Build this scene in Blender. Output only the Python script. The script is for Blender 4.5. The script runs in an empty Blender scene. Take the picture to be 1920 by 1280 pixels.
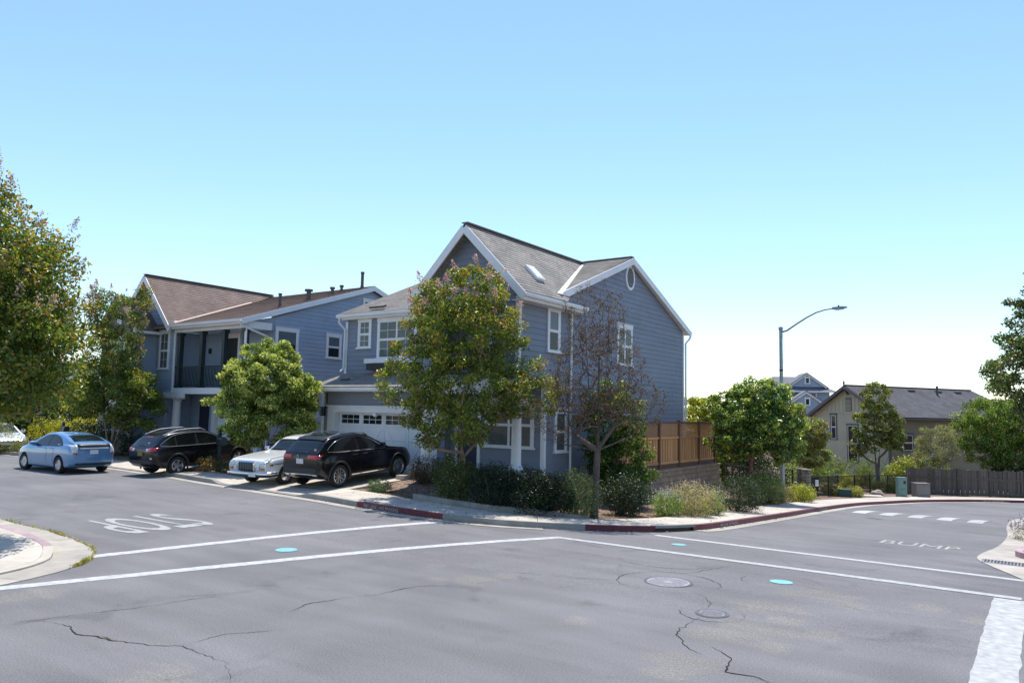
import bpy, bmesh, math, random
import numpy as np
from mathutils import Vector, Matrix

# ------------------------------------------------------------------ camera, sky, sun, exposure
# World frame: +X runs along the house fronts (to the right), +Y runs away from the left street, +Z up, metres.
SC = bpy.context.scene
COL = SC.collection
YAW = math.radians(35.0)          # the camera looks 35 deg to the left of +Y
PITCH = math.atan(132 / 1416.0)
ROLL = 0.0202
FPX = 1416.0                      # focal length in pixels of a 1920 px wide frame
CAM = Vector((0, 0, 2.6))
_yaw = Matrix.Rotation(YAW, 3, 'Z')
_F = _yaw @ Vector((0, math.cos(PITCH), math.sin(PITCH)))
_U0 = _yaw @ Vector((0, -math.sin(PITCH), math.cos(PITCH)))
_R0 = _yaw @ Vector((1, 0, 0))
_R = _R0 * math.cos(ROLL) + _U0 * math.sin(ROLL)
_U = _U0 * math.cos(ROLL) - _R0 * math.sin(ROLL)
cam_d = bpy.data.cameras.new('camera')
cam_d.sensor_width = 36.0
cam_d.lens = 36.0 * FPX / 1920.0
cam_d.clip_start = 0.1
cam_d.clip_end = 3000.0
cam = bpy.data.objects.new('camera', cam_d)
COL.objects.link(cam)
m3 = Matrix((_R, _U, -_F)).transposed()
cam.matrix_world = Matrix.Translation(CAM) @ m3.to_4x4()
SC.camera = cam

SUN_EL = math.radians(68.0)
_s2 = _yaw @ Vector((0.10, 0.995, 0)).normalized()      # horizontal direction towards the sun
SUN_DIR = Vector((_s2.x * math.cos(SUN_EL), _s2.y * math.cos(SUN_EL), math.sin(SUN_EL)))
world = bpy.data.worlds.new('World')
SC.world = world
world.use_nodes = True
wn = world.node_tree.nodes
wl = world.node_tree.links
bg = wn['Background']
sky = wn.new('ShaderNodeTexSky')
sky.sky_type = 'NISHITA'
sky.sun_disc = False
sky.sun_elevation = SUN_EL
sky.sun_rotation = math.atan2(SUN_DIR.x, SUN_DIR.y)
sky.air_density = 1.35
sky.dust_density = 0.1
sky.ozone_density = 5.0
sky.altitude = 900.0
wl.new(sky.outputs['Color'], bg.inputs['Color'])
bg.inputs['Strength'].default_value = 0.15
sun_d = bpy.data.lights.new('sun', 'SUN')
sun_d.energy = 4.4
sun_d.angle = math.radians(0.53)
sun_d.color = (1.0, 0.955, 0.88)
sun = bpy.data.objects.new('sun', sun_d)
COL.objects.link(sun)
sun.rotation_euler = SUN_DIR.to_track_quat('Z', 'Y').to_euler()
SC.view_settings.view_transform = 'Standard'
SC.view_settings.look = 'None'
SC.view_settings.exposure = 0.5
SC.view_settings.gamma = 1.0
SC.view_settings.use_curve_mapping = False
SC.cycles.max_bounces = 8
SC.cycles.transparent_max_bounces = 12
SC.cycles.sample_clamp_indirect = 6.0
SC.cycles.use_denoising = True

# ------------------------------------------------------------------ helpers
RNG = random.Random(7)

def ray(px, py):
    return _F + _R * ((px - 960) / FPX) + _U * ((640 - py) / FPX)

_fwd = _yaw @ Vector((0, 1, 0))

def at(px, py, depth):
    """world point on the sight line of a photo pixel, `depth` metres in front of the camera"""
    d = ray(px, py)
    return CAM + d * (depth / d.dot(_fwd))

def smooth01(a, b, x):
    x = np.clip((np.asarray(x, dtype=float) - a) / (b - a), 0, 1)
    return x * x * (3 - 2 * x)

def fall(s):
    s = np.asarray(s, dtype=float)
    h = np.zeros_like(s)
    h = np.where(s >= 9, -.06 * (s - 9) ** 2 / 16, h)
    h = np.where(s >= 17, -.06 * (s - 13), h)
    q = s - 44
    h = np.where(s >= 44, -1.86 - .06 * q + .03 * q * q / 8, h)
    h = np.where(s >= 48, -2.04 - .03 * (s - 48), h)
    h = np.where(s >= 70, -2.7, h)
    return h

def G(t, s):
    """street level: flat by the houses, falling away down the right-hand street"""
    sh = 25 * smooth01(34, 46, s)
    r = fall(s) * smooth01(0, 7, np.asarray(t, dtype=float) + 17 + sh)
    return float(r) if np.ndim(r) == 0 else r

def gnd(px, py, dz=0.0):
    d = ray(px, py)
    k = 3.0
    while k < 140:
        P = CAM + d * k
        if P.z < G(P.x, P.y) + dz:
            return P
        k += 0.04
    return P

def tag(o, label=None, cat=None, group=None, kind=None):
    if label: o['label'] = label
    if cat: o['category'] = cat
    if group: o['group'] = group
    if kind: o['kind'] = kind
    return o

class Thing:
    """an Empty at the thing's base; parts are parented to it"""
    def __init__(self, name, label, cat, base=(0, 0, 0), rz=0.0, group=None):
        o = bpy.data.objects.new(name, None)
        o.empty_display_size = 0.3
        COL.objects.link(o)
        o.location = base
        o.rotation_euler = (0, 0, rz)
        self.o = o
        self.base = Vector(base)
        self.rz = rz
        tag(o, label, cat, group)

class MB:
    """collects faces, then links them as one mesh object"""
    def __init__(self):
        self.v = []
        self.f = []
        self.uv = None
    def add(self, vs, fs):
        n = len(self.v)
        self.v += [tuple(p) for p in vs]
        self.f += [tuple(i + n for i in f) for f in fs]
        return self
    def box(self, x0, x1, y0, y1, z0, z1):
        return self.add([(x0, y0, z0), (x1, y0, z0), (x1, y1, z0), (x0, y1, z0), (x0, y0, z1), (x1, y0, z1), (x1, y1, z1), (x0, y1, z1)],
                        [(0, 3, 2, 1), (4, 5, 6, 7), (0, 1, 5, 4), (1, 2, 6, 5), (2, 3, 7, 6), (3, 0, 4, 7)])
    def prism(self, poly, vec):
        """3D polygon extruded by vec"""
        n = len(poly)
        a = [Vector(p) for p in poly]
        b = [p + Vector(vec) for p in a]
        fs = [tuple(range(n)), tuple(range(2 * n - 1, n - 1, -1))]
        fs += [(i, i + n, (i + 1) % n + n, (i + 1) % n) for i in range(n)]
        return self.add(a + b, fs)
    def beam(self, p0, p1, w, h, up=(0, 0, 1)):
        """bar from p0 to p1; w sideways, h along up, centred"""
        p0, p1 = Vector(p0), Vector(p1)
        d = (p1 - p0).normalized()
        u = Vector(up)
        u = (u - d * u.dot(d)).normalized()
        s = d.cross(u) * (w / 2)
        u = u * (h / 2)
        vs = []
        for p in (p0, p1):
            vs += [p - s - u, p + s - u, p + s + u, p - s + u]
        return self.add(vs, [(0, 1, 2, 3), (7, 6, 5, 4), (0, 4, 5, 1), (1, 5, 6, 2), (2, 6, 7, 3), (3, 7, 4, 0)])
    def tube(self, path, radii, n=8, cap=True):
        path = [Vector(p) for p in path]
        if not isinstance(radii, (list, tuple)): radii = [radii] * len(path)
        d0 = (path[1] - path[0]).normalized()
        a = Vector((1, 0, 0)) if abs(d0.x) < 0.8 else Vector((0, 1, 0))
        a = (a - d0 * a.dot(d0)).normalized()
        rings = []
        for i, p in enumerate(path):
            d = (path[min(i + 1, len(path) - 1)] - path[max(i - 1, 0)]).normalized()
            a = (a - d * a.dot(d))
            a = a.normalized() if a.length > 1e-6 else d.orthogonal().normalized()
            b = d.cross(a)
            rings.append([p + (a * math.cos(2 * math.pi * k / n) + b * math.sin(2 * math.pi * k / n)) * radii[i] for k in range(n)])
        vs = [q for r_ in rings for q in r_]
        fs = []
        for i in range(len(path) - 1):
            for k in range(n):
                k2 = (k + 1) % n
                fs.append((i * n + k, i * n + k2, (i + 1) * n + k2, (i + 1) * n + k))
        if cap:
            fs.append(tuple(range(n - 1, -1, -1)))
            m = (len(path) - 1) * n
            fs.append(tuple(range(m, m + n)))
        return self.add(vs, fs)
    def lathe(self, prof, c, n=24, axis='z'):
        """profile of (r, h) turned round an axis through c"""
        vs, fs = [], []
        c = Vector(c)
        for r_, h in prof:
            for k in range(n):
                a = 2 * math.pi * k / n
                if axis == 'z': p = Vector((r_ * math.cos(a), r_ * math.sin(a), h))
                elif axis == 'y': p = Vector((r_ * math.cos(a), h, r_ * math.sin(a)))
                else: p = Vector((h, r_ * math.cos(a), r_ * math.sin(a)))
                vs.append(c + p)
        for i in range(len(prof) - 1):
            for k in range(n):
                k2 = (k + 1) % n
                fs.append((i * n + k, i * n + k2, (i + 1) * n + k2, (i + 1) * n + k))
        return self.add(vs, fs)
    def mesh(self, name, off=None):
        me = bpy.data.meshes.new(name)
        vs = self.v
        if off is not None:
            ox, oy, oz = off
            vs = [(x - ox, y - oy, z - oz) for x, y, z in vs]
        me.from_pydata(vs, [], self.f)
        return me
    def build(self, name, mat, parent=None, smooth=None, off=None, fix=True):
        """parent: Thing (verts are given in world axes, shifted by its base), Object, or None"""
        if isinstance(parent, Thing):
            off = parent.base if (off is None and parent.rz == 0.0) else off
            po = parent.o
        else:
            po = parent
            if off is None and po is not None:
                off = root_base(po)
        me = self.mesh(name, off)
        if fix:
            bm = bmesh.new()
            bm.from_mesh(me)
            bmesh.ops.recalc_face_normals(bm, faces=bm.faces)
            bm.to_mesh(me)
            bm.free()
        return link(name, me, mat, po, smooth)

def root_base(o):
    v = Vector((0, 0, 0))
    while o is not None:
        if o.type == 'EMPTY' and abs(o.rotation_euler.z) > 1e-9:
            return None
        v = v + Vector(o.location)
        o = o.parent
    return v

def link(name, me, mat, parent=None, smooth=None):
    o = bpy.data.objects.new(name, me)
    COL.objects.link(o)
    if mat is not None and len(me.materials) == 0:
        me.materials.append(mat)
    if parent is not None:
        o.parent = parent.o if isinstance(parent, Thing) else parent
    if smooth is not None:
        for p in me.polygons: p.use_smooth = True
        me.set_sharp_from_angle(angle=math.radians(smooth))
    return o

def struct(o):
    o['kind'] = 'structure'
    return o

def catmull(pts, step=0.5):
    P = [Vector((p[0], p[1], 0)) for p in pts]
    P = [P[0] * 2 - P[1]] + P + [P[-1] * 2 - P[-2]]
    out = []
    for i in range(1, len(P) - 2):
        a, b, c, d = P[i - 1], P[i], P[i + 1], P[i + 2]
        n = max(2, int((c - b).length / step))
        for k in range(n):
            u = k / n
            out.append(0.5 * ((2 * b) + (c - a) * u + (2 * a - 5 * b + 4 * c - d) * u * u + (3 * b - a - 3 * c + d) * u ** 3))
    out.append(P[-2])
    return out

# ------------------------------------------------------------------ materials
def nodes(m):
    return m.node_tree.nodes, m.node_tree.links

def mat(name, col, rough=0.6, metal=0.0, var=0.0, vscale=3.0, bump=0.0, bscale=40.0, spec=0.5, coat=0.0, dirt=0.0):
    m = bpy.data.materials.new(name)
    m.use_nodes = True
    N, L = nodes(m)
    b = N['Principled BSDF']
    b.inputs['Base Color'].default_value = (*col, 1)
    b.inputs['Roughness'].default_value = rough
    b.inputs['Metallic'].default_value = metal
    b.inputs['Specular IOR Level'].default_value = spec
    b.inputs['Coat Weight'].default_value = coat
    b.inputs['Coat Roughness'].default_value = 0.03
    tc = None
    if var or bump or dirt:
        tc = N.new('ShaderNodeTexCoord')
        geo = N.new('ShaderNodeNewGeometry')
    if var:
        n1 = N.new('ShaderNodeTexNoise'); n1.inputs['Scale'].default_value = vscale; n1.inputs['Detail'].default_value = 6
        L.new(geo.outputs['Position'], n1.inputs['Vector'])
        r = N.new('ShaderNodeMapRange')
        r.inputs['From Min'].default_value = 0.3; r.inputs['From Max'].default_value = 0.7
        r.inputs['To Min'].default_value = 1 - var; r.inputs['To Max'].default_value = 1 + var
        L.new(n1.outputs['Fac'], r.inputs['Value'])
        oi = N.new('ShaderNodeObjectInfo')
        r2 = N.new('ShaderNodeMapRange')
        r2.inputs['To Min'].default_value = 1 - var * .7; r2.inputs['To Max'].default_value = 1 + var * .7
        L.new(oi.outputs['Random'], r2.inputs['Value'])
        mu = N.new('ShaderNodeMath'); mu.operation = 'MULTIPLY'
        L.new(r.outputs['Result'], mu.inputs[0]); L.new(r2.outputs['Result'], mu.inputs[1])
        mx = N.new('ShaderNodeVectorMath'); mx.operation = 'SCALE'
        mx.inputs[0].default_value = col
        L.new(mu.outputs[0], mx.inputs['Scale'])
        L.new(mx.outputs['Vector'], b.inputs['Base Color'])
    if bump:
        n2 = N.new('ShaderNodeTexNoise'); n2.inputs['Scale'].default_value = bscale; n2.inputs['Detail'].default_value = 5
        L.new(geo.outputs['Position'], n2.inputs['Vector'])
        bp = N.new('ShaderNodeBump'); bp.inputs['Strength'].default_value = bump; bp.inputs['Distance'].default_value = 0.02
        L.new(n2.outputs['Fac'], bp.inputs['Height'])
        L.new(bp.outputs['Normal'], b.inputs['Normal'])
    return m

def grain(name, col, axis_scale, var=0.25, rough=0.75):
    """timber: noise stretched along the board"""
    m = mat(name, col, rough)
    N, L = nodes(m)
    b = N['Principled BSDF']
    geo = N.new('ShaderNodeNewGeometry')
    mp = N.new('ShaderNodeMapping'); mp.inputs['Scale'].default_value = axis_scale
    L.new(geo.outputs['Position'], mp.inputs['Vector'])
    n1 = N.new('ShaderNodeTexNoise'); n1.inputs['Scale'].default_value = 1.0; n1.inputs['Detail'].default_value = 7
    L.new(mp.outputs['Vector'], n1.inputs['Vector'])
    oi = N.new('ShaderNodeObjectInfo')
    ad = N.new('ShaderNodeMath'); ad.operation = 'ADD'
    L.new(n1.outputs['Fac'], ad.inputs[0]); L.new(oi.outputs['Random'], ad.inputs[1])
    r = N.new('ShaderNodeMapRange')
    r.inputs['From Min'].default_value = 0.3; r.inputs['From Max'].default_value = 1.7
    r.inputs['To Min'].default_value = 1 - var; r.inputs['To Max'].default_value = 1 + var
    L.new(ad.outputs[0], r.inputs['Value'])
    mx = N.new('ShaderNodeVectorMath'); mx.operation = 'SCALE'
    mx.inputs[0].default_value = col
    L.new(r.outputs['Result'], mx.inputs['Scale'])
    L.new(mx.outputs['Vector'], b.inputs['Base Color'])
    bp = N.new('ShaderNodeBump'); bp.inputs['Strength'].default_value = 0.3; bp.inputs['Distance'].default_value = 0.01
    L.new(n1.outputs['Fac'], bp.inputs['Height'])
    L.new(bp.outputs['Normal'], b.inputs['Normal'])
    return m

def shingle(name, c1, c2):
    m = bpy.data.materials.new(name)
    m.use_nodes = True
    N, L = nodes(m)
    b = N['Principled BSDF']
    b.inputs['Roughness'].default_value = 0.9
    b.inputs['Specular IOR Level'].default_value = 0.25
    uv = N.new('ShaderNodeUVMap'); uv.uv_map = 'plan'
    br = N.new('ShaderNodeTexBrick')
    br.inputs['Color1'].default_value = (*c1, 1); br.inputs['Color2'].default_value = (*c2, 1)
    br.inputs['Mortar'].default_value = tuple(x * .55 for x in c1) + (1,)
    br.inputs['Scale'].default_value = 1.0
    br.inputs['Brick Width'].default_value = 0.30; br.inputs['Row Height'].default_value = 0.145
    br.inputs['Mortar Size'].default_value = 0.006; br.inputs['Bias'].default_value = 0.0
    L.new(uv.outputs['UV'], br.inputs['Vector'])
    n = N.new('ShaderNodeTexNoise'); n.inputs['Scale'].default_value = 1.1; n.inputs['Detail'].default_value = 8
    geo = N.new('ShaderNodeNewGeometry'); L.new(geo.outputs['Position'], n.inputs['Vector'])
    r = N.new('ShaderNodeMapRange'); r.inputs['From Min'].default_value = .3; r.inputs['From Max'].default_value = .7
    r.inputs['To Min'].default_value = .8; r.inputs['To Max'].default_value = 1.2
    L.new(n.outputs['Fac'], r.inputs['Value'])
    mx = N.new('ShaderNodeVectorMath'); mx.operation = 'SCALE'
    L.new(br.outputs['Color'], mx.inputs[0]); L.new(r.outputs['Result'], mx.inputs['Scale'])
    L.new(mx.outputs['Vector'], b.inputs['Base Color'])
    n2 = N.new('ShaderNodeTexNoise'); n2.inputs['Scale'].default_value = 90
    L.new(geo.outputs['Position'], n2.inputs['Vector'])
    bp = N.new('ShaderNodeBump'); bp.inputs['Strength'].default_value = 0.4; bp.inputs['Distance'].default_value = 0.01
    L.new(n2.outputs['Fac'], bp.inputs['Height']); L.new(bp.outputs['Normal'], b.inputs['Normal'])
    return m

def leafmat(name, rough=0.36, trans=0.42):
    """colour per leaf from the mesh attribute 'tint'"""
    m = bpy.data.materials.new(name)
    m.use_nodes = True
    N, L = nodes(m)
    b = N['Principled BSDF']
    out = N['Material Output']
    a = N.new('ShaderNodeAttribute'); a.attribute_name = 'tint'
    L.new(a.outputs['Color'], b.inputs['Base Color'])
    b.inputs['Roughness'].default_value = rough
    b.inputs['Specular IOR Level'].default_value = 0.45
    tr = N.new('ShaderNodeBsdfTranslucent')
    g = N.new('ShaderNodeVectorMath'); g.operation = 'MULTIPLY'
    g.inputs[1].default_value = (1.5, 1.45, 0.55)
    L.new(a.outputs['Color'], g.inputs[0]); L.new(g.outputs['Vector'], tr.inputs['Color'])
    mix = N.new('ShaderNodeMixShader'); mix.inputs['Fac'].default_value = trans
    L.new(b.outputs['BSDF'], mix.inputs[1]); L.new(tr.outputs['BSDF'], mix.inputs[2])
    L.new(mix.outputs['Shader'], out.inputs['Surface'])
    return m

def glassmat(name, tint=(.68, .74, .77), clear=0.72, dark=(.02, .025, .03)):
    """window glass: partly see-through, partly dark, with a sharp reflection"""
    m = bpy.data.materials.new(name)
    m.use_nodes = True
    N, L = nodes(m)
    out = N['Material Output']
    b = N['Principled BSDF']
    b.inputs['Base Color'].default_value = (*dark, 1)
    b.inputs['Roughness'].default_value = 0.03
    b.inputs['Specular IOR Level'].default_value = 0.9
    tr = N.new('ShaderNodeBsdfTransparent'); tr.inputs['Color'].default_value = (*tint, 1)
    lw = N.new('ShaderNodeLayerWeight'); lw.inputs['Blend'].default_value = 0.25
    r = N.new('ShaderNodeMapRange'); r.inputs['To Min'].default_value = 1 - clear; r.inputs['To Max'].default_value = 1.0
    L.new(lw.outputs['Facing'], r.inputs['Value'])
    mix = N.new('ShaderNodeMixShader')
    L.new(r.outputs['Result'], mix.inputs['Fac'])
    L.new(tr.outputs['BSDF'], mix.inputs[1]); L.new(b.outputs['BSDF'], mix.inputs[2])
    L.new(mix.outputs['Shader'], out.inputs['Surface'])
    return m

M = {}
M['white'] = mat('white_paint', (.72, .73, .74), .5, var=.05, vscale=1.5)
M['siding'] = mat('slate_blue_siding', (.182, .210, .268), .6, var=.07, vscale=1.2, bump=.12, bscale=25)
M['siding_flat'] = mat('slate_blue_panel', (.185, .205, .255), .65, var=.05, vscale=1.0)
M['siding2'] = mat('light_blue_siding', (.285, .352, .440), .6, var=.07, vscale=1.2, bump=.12, bscale=25)
M['olive'] = mat('olive_siding', (.17, .17, .125), .65, var=.08, bump=.1)
M['tan'] = mat('tan_siding', (.43, .39, .27), .7, var=.06, vscale=1.5, bump=.1)
M['tan_dark'] = mat('tan_dark_siding', (.27, .215, .14), .7, var=.06, bump=.1)
M['tan_trim'] = mat('brown_grey_trim', (.10, .095, .10), .6, var=.08)
M['roof_grey'] = shingle('grey_shingles', (.245, .225, .205), (.34, .31, .28))
M['roof_brown'] = shingle('brown_shingles', (.19, .138, .115), (.24, .176, .148))
M['roof_dark'] = shingle('charcoal_shingles', (.10, .098, .105), (.13, .127, .135))
M['flash_pink'] = mat('copper_toned_flashing', (.50, .36, .30), .5)
M['green_dark'] = mat('dark_green_paint', (.012, .026, .03), .4)
M['green_box'] = mat('dark_green_cabinet', (.016, .065, .055), .5, var=.1)
M['green_pale'] = mat('pale_green_cabinet', (.16, .26, .22), .55, var=.12)
M['black'] = mat('black_paint', (.012, .012, .014), .45)
M['interior'] = mat('dim_interior', (.03, .03, .034), .9)
M['curtain'] = mat('cream_curtain', (.55, .52, .46), .9, var=.12, vscale=12)
M['blind'] = mat('white_blind', (.62, .66, .70), .8, var=.05)
M['glass'] = glassmat('window_glass')
M['garage_glass'] = glassmat('garage_glass', clear=.15)
M['car_glass'] = glassmat('car_glass', tint=(.30, .36, .36), clear=.45, dark=(.012, .016, .018))
M['navy'] = mat('navy_door', (.02, .025, .05), .4)
M['steel'] = mat('galvanised_steel', (.30, .32, .34), .45, metal=.6, var=.12, vscale=5)
M['vent'] = mat('roof_vent_paint', (.10, .07, .065), .6)
M['concrete'] = mat('concrete', (.46, .41, .35), .85, var=.13, vscale=2.2, bump=.25, bscale=60)
M['concrete_grey'] = mat('grey_concrete', (.25, .24, .22), .85, var=.2, vscale=2.5, bump=.3, bscale=50)
M['gutter_pan'] = mat('gutter_concrete', (.36, .325, .28), .85, var=.16, vscale=2.5, bump=.25, bscale=60)
M['kerb_red'] = mat('red_kerb_paint', (.125, .020, .032), .6, var=.28, vscale=7, bump=.15)
M['kerb_purple'] = mat('faded_red_kerb_paint', (.36, .25, .265), .7, var=.2, vscale=6)
M['paint'] = mat('white_road_paint', (.38, .38, .372), .8, var=.22, vscale=9, bump=.08, bscale=90)
M['paint_worn'] = mat('worn_road_paint', (.30, .30, .287), .75, var=.3, vscale=14, bump=.2, bscale=90)
M['blue_dot'] = mat('cyan_marking_paint', (.17, .42, .47), .6, var=.12, vscale=8)
M['crack'] = mat('crack_dark', (.012, .012, .013), 1.0)  # flat near-black of the open cracks
M['crack_weed'] = mat('dry_weed_in_crack', (.20, .16, .045), .95, var=.3, vscale=20)
M['iron'] = mat('cast_iron', (.20, .19, .20), .6, metal=.25, var=.3, vscale=30, bump=.6, bscale=60)
M['redwood'] = grain('redwood', (.50, .265, .11), (14, 14, .9), .3)
M['redwood_dark'] = grain('redwood_post', (.16, .075, .045), (14, 14, 1.2), .3)
M['greywood'] = grain('weathered_wood', (.105, .085, .072), (14, 14, .9), .42)
M['block'] = mat('tan_wall_block', (.27, .205, .145), .9, var=.16, vscale=4, bump=.5, bscale=45)
M['stone'] = mat('grey_brown_stone', (.20, .17, .145), .9, var=.35, vscale=6, bump=.7, bscale=20)
M['rock'] = mat('pale_boulder', (.36, .30, .25), .9, var=.3, vscale=5, bump=.7, bscale=14)
M['bark'] = mat('grey_brown_bark', (.135, .105, .085), .9, var=.3, vscale=9, bump=.6, bscale=26)
M['bark_smooth'] = mat('smooth_tan_bark', (.27, .19, .135), .75, var=.25, vscale=5, bump=.2)
M['bark_twig'] = mat('purple_brown_bark', (.085, .062, .056), .9, var=.3, vscale=9, bump=.5, bscale=26)
M['bark_red'] = mat('red_brown_bark', (.17, .085, .055), .85, var=.25, vscale=7, bump=.4)
M['bark_pale'] = mat('pale_bark', (.45, .41, .36), .8, var=.2, vscale=6, bump=.3)
M['leaf'] = leafmat('leaf')
M['leaf_gloss'] = leafmat('glossy_leaf', rough=.26, trans=.36)
M['leaf_dull'] = leafmat('dull_leaf', rough=.7, trans=.35)
M['petal'] = leafmat('petal', rough=.6, trans=.35)
M['brick'] = mat('red_brown_brick', (.20, .10, .07), .85, var=.2, vscale=8, bump=.3)
M['tyre'] = mat('tyre_rubber', (.014, .014, .015), .85)
M['alloy'] = mat('alloy_wheel', (.55, .56, .58), .3, metal=.9)
M['alloy_dark'] = mat('dark_alloy', (.03, .03, .033), .35, metal=.6)
M['chrome'] = mat('chrome', (.75, .77, .80), .12, metal=1.0)
M['plastic'] = mat('dark_plastic', (.02, .021, .023), .55)
M['red_lens'] = mat('red_lens', (.42, .012, .015), .15, coat=.8)
M['clear_lens'] = mat('clear_lens', (.55, .58, .60), .12, coat=.8)
M['amber_lens'] = mat('amber_lens', (.60, .20, .03), .2, coat=.6)
M['plate'] = mat('licence_plate', (.62, .63, .66), .5, var=.2, vscale=40)
M['car_blue'] = mat('light_blue_car_paint', (.105, .25, .46), .28, metal=.25, coat=1.0)
M['car_black'] = mat('black_car_paint', (.003, .0035, .005), .25, coat=.35, spec=.35)
M['car_white'] = mat('white_car_paint', (.74, .74, .72), .3, coat=1.0)
# ------------------------------------------------------------------ ground, road, kerbs, pavements
E_A = [(-75, 16.6), (-45, 16.3), (-36, 16.1), (-30.4, 15.8), (-26.7, 15.5), (-23.3, 15.05), (-19.5, 14.62), (-17.0, 14.4), (-15.2, 14.2), (-13.6, 14.2),
       (-12.2, 14.3), (-11.0, 14.6), (-10.1, 15.05), (-9.3, 15.6), (-8.4, 16.3), (-7.6, 17.5), (-7.15, 19.1), (-7.0, 20.8), (-7.1, 27.7), (-7.25, 33.6),
       (-7.25, 40), (-6.9, 44.5), (-5.9, 48.4), (-4.1, 51.9), (-1.6, 55.2), (2.5, 58.5), (10, 61.5), (30, 66), (60, 70)]
E_B = [(-75, 9.2), (-30, 8.0), (-18.9, 7.5), (-16.6, 7.45), (-15.2, 7.3), (-14.0, 7.05), (-13.2, 6.65), (-12.65, 6.05), (-12.35, 5.4), (-12.15, 4.6), (-12.0, 3), (-11.9, -5), (-11.9, -40)]
E_C = [(3.5, -40), (2.8, 0), (1.4, 8), (.35, 13), (-.1, 15.6), (-.5, 17.1), (-1.2, 19.4), (-1.28, 21), (-1.05, 24), (-1.0, 28.5), (-1.2, 34), (-1.1, 40), (0, 45), (2.5, 48.5), (6, 51), (14, 54), (30, 58), (60, 62)]

class Path:
    def __init__(self, pts, side, step=0.4):
        self.p = catmull(pts, step)
        n = len(self.p)
        self.n = []
        for i in range(n):
            d = (self.p[min(i + 1, n - 1)] - self.p[max(i - 1, 0)]).normalized()
            self.n.append(Vector((-d.y, d.x, 0)) * side)
        self.s = [0.0]
        for i in range(1, n): self.s.append(self.s[-1] + (self.p[i] - self.p[i - 1]).length)
        self.A = np.array([(p.x, p.y) for p in self.p])
        self.NN = np.array([(p.x, p.y) for p in self.n])
    def arc(self, x, y):
        d = (self.A[:, 0] - x) ** 2 + (self.A[:, 1] - y) ** 2
        return self.s[int(d.argmin())]
    def pt(self, s, off):
        i = int(np.searchsorted(self.s, s)) - 1
        i = max(0, min(len(self.p) - 2, i))
        u = (s - self.s[i]) / (self.s[i + 1] - self.s[i])
        return self.p[i].lerp(self.p[i + 1], u) + self.n[i].lerp(self.n[i + 1], u) * off
    def inside(self, X, Y):
        """signed distance, positive inside the block"""
        P = np.stack([X.ravel(), Y.ravel()], 1)
        out = np.empty(len(P))
        for k in range(0, len(P), 4000):
            q = P[k:k + 4000]
            D = ((q[:, None, :] - self.A[None]) ** 2).sum(2)
            j = D.argmin(1)
            sd = ((q - self.A[j]) * self.NN[j]).sum(1)
            out[k:k + 4000] = np.sign(sd) * np.sqrt(D[np.arange(len(q)), j])
        return out.reshape(X.shape)
    def ss(self, a, b, step=0.35):
        n = max(1, int(math.ceil((b - a) / step)))
        return [a + (b - a) * k / n for k in range(n + 1)]

PA, PB, PC = Path(E_A, 1), Path(E_B, -1), Path(E_C, -1)

def grid_mesh(name, xs, ys, zf):
    X, Y = np.meshgrid(xs, ys)
    Z = zf(X, Y)
    nx, ny = len(xs), len(ys)
    me = bpy.data.meshes.new(name)
    co = np.stack([X.ravel(), Y.ravel(), Z.ravel()], 1)
    i = np.arange(nx * ny).reshape(ny, nx)
    f = np.stack([i[:-1, :-1], i[:-1, 1:], i[1:, 1:], i[1:, :-1]], -1).reshape(-1, 4)
    me.from_pydata(co.tolist(), [], f.tolist())
    for p in me.polygons: p.use_smooth = True
    return me

def pad_z(X, Y):
    """soil level inside the house block"""
    g = G(X, Y) + .12
    pad = smooth01(-12.0, -12.9, X) * smooth01(17.0, 19.3, Y) * np.where(X > -25, smooth01(36.0, 34.4, Y), 1.0)
    return g + pad * (.30 - g)

def soil(X, Y):
    a, b, c = PA.inside(X, Y), PB.inside(X, Y), PC.inside(X, Y)
    g = G(X, Y)
    z = g - .10
    z = z + smooth01(.9, 1.4, a) * (pad_z(X, Y) - z)
    z = z + smooth01(.9, 1.4, b) * (g + .10 - z)
    z = z + smooth01(.9, 1.4, c) * (g + .12 + .10 * smooth01(2, 6, c) - z)
    return z

# soil: mulch and dry earth
m = mat('mulch', (.16, .105, .075), .95, bump=1.0, bscale=30)
N, L = nodes(m)
b = N['Principled BSDF']
geo = N.new('ShaderNodeNewGeometry')
n1 = N.new('ShaderNodeTexVoronoi'); n1.inputs['Scale'].default_value = 16
L.new(geo.outputs['Position'], n1.inputs['Vector'])
cr = N.new('ShaderNodeValToRGB')
cr.color_ramp.elements[0].color = (.07, .045, .035, 1); cr.color_ramp.elements[1].color = (.30, .20, .14, 1)
sx = N.new('ShaderNodeSeparateColor'); L.new(n1.outputs['Color'], sx.inputs['Color'])
L.new(sx.outputs['Red'], cr.inputs['Fac']); L.new(cr.outputs['Color'], b.inputs['Base Color'])
M['mulch'] = m
def lin(a, b_, n): return list(np.linspace(a, b_, n, endpoint=False))
xs = np.array(lin(-500, -60, 10) + lin(-60, -40, 12) + lin(-40, 6, 92) + lin(6, 60, 28) + lin(60, 501, 10))
ys = np.array(lin(-300, -20, 8) + lin(-20, 60, 160) + lin(60, 120, 20) + lin(120, 701, 9))
ground = struct(link('ground', grid_mesh('ground', xs, ys, soil), M['mulch']))

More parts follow.
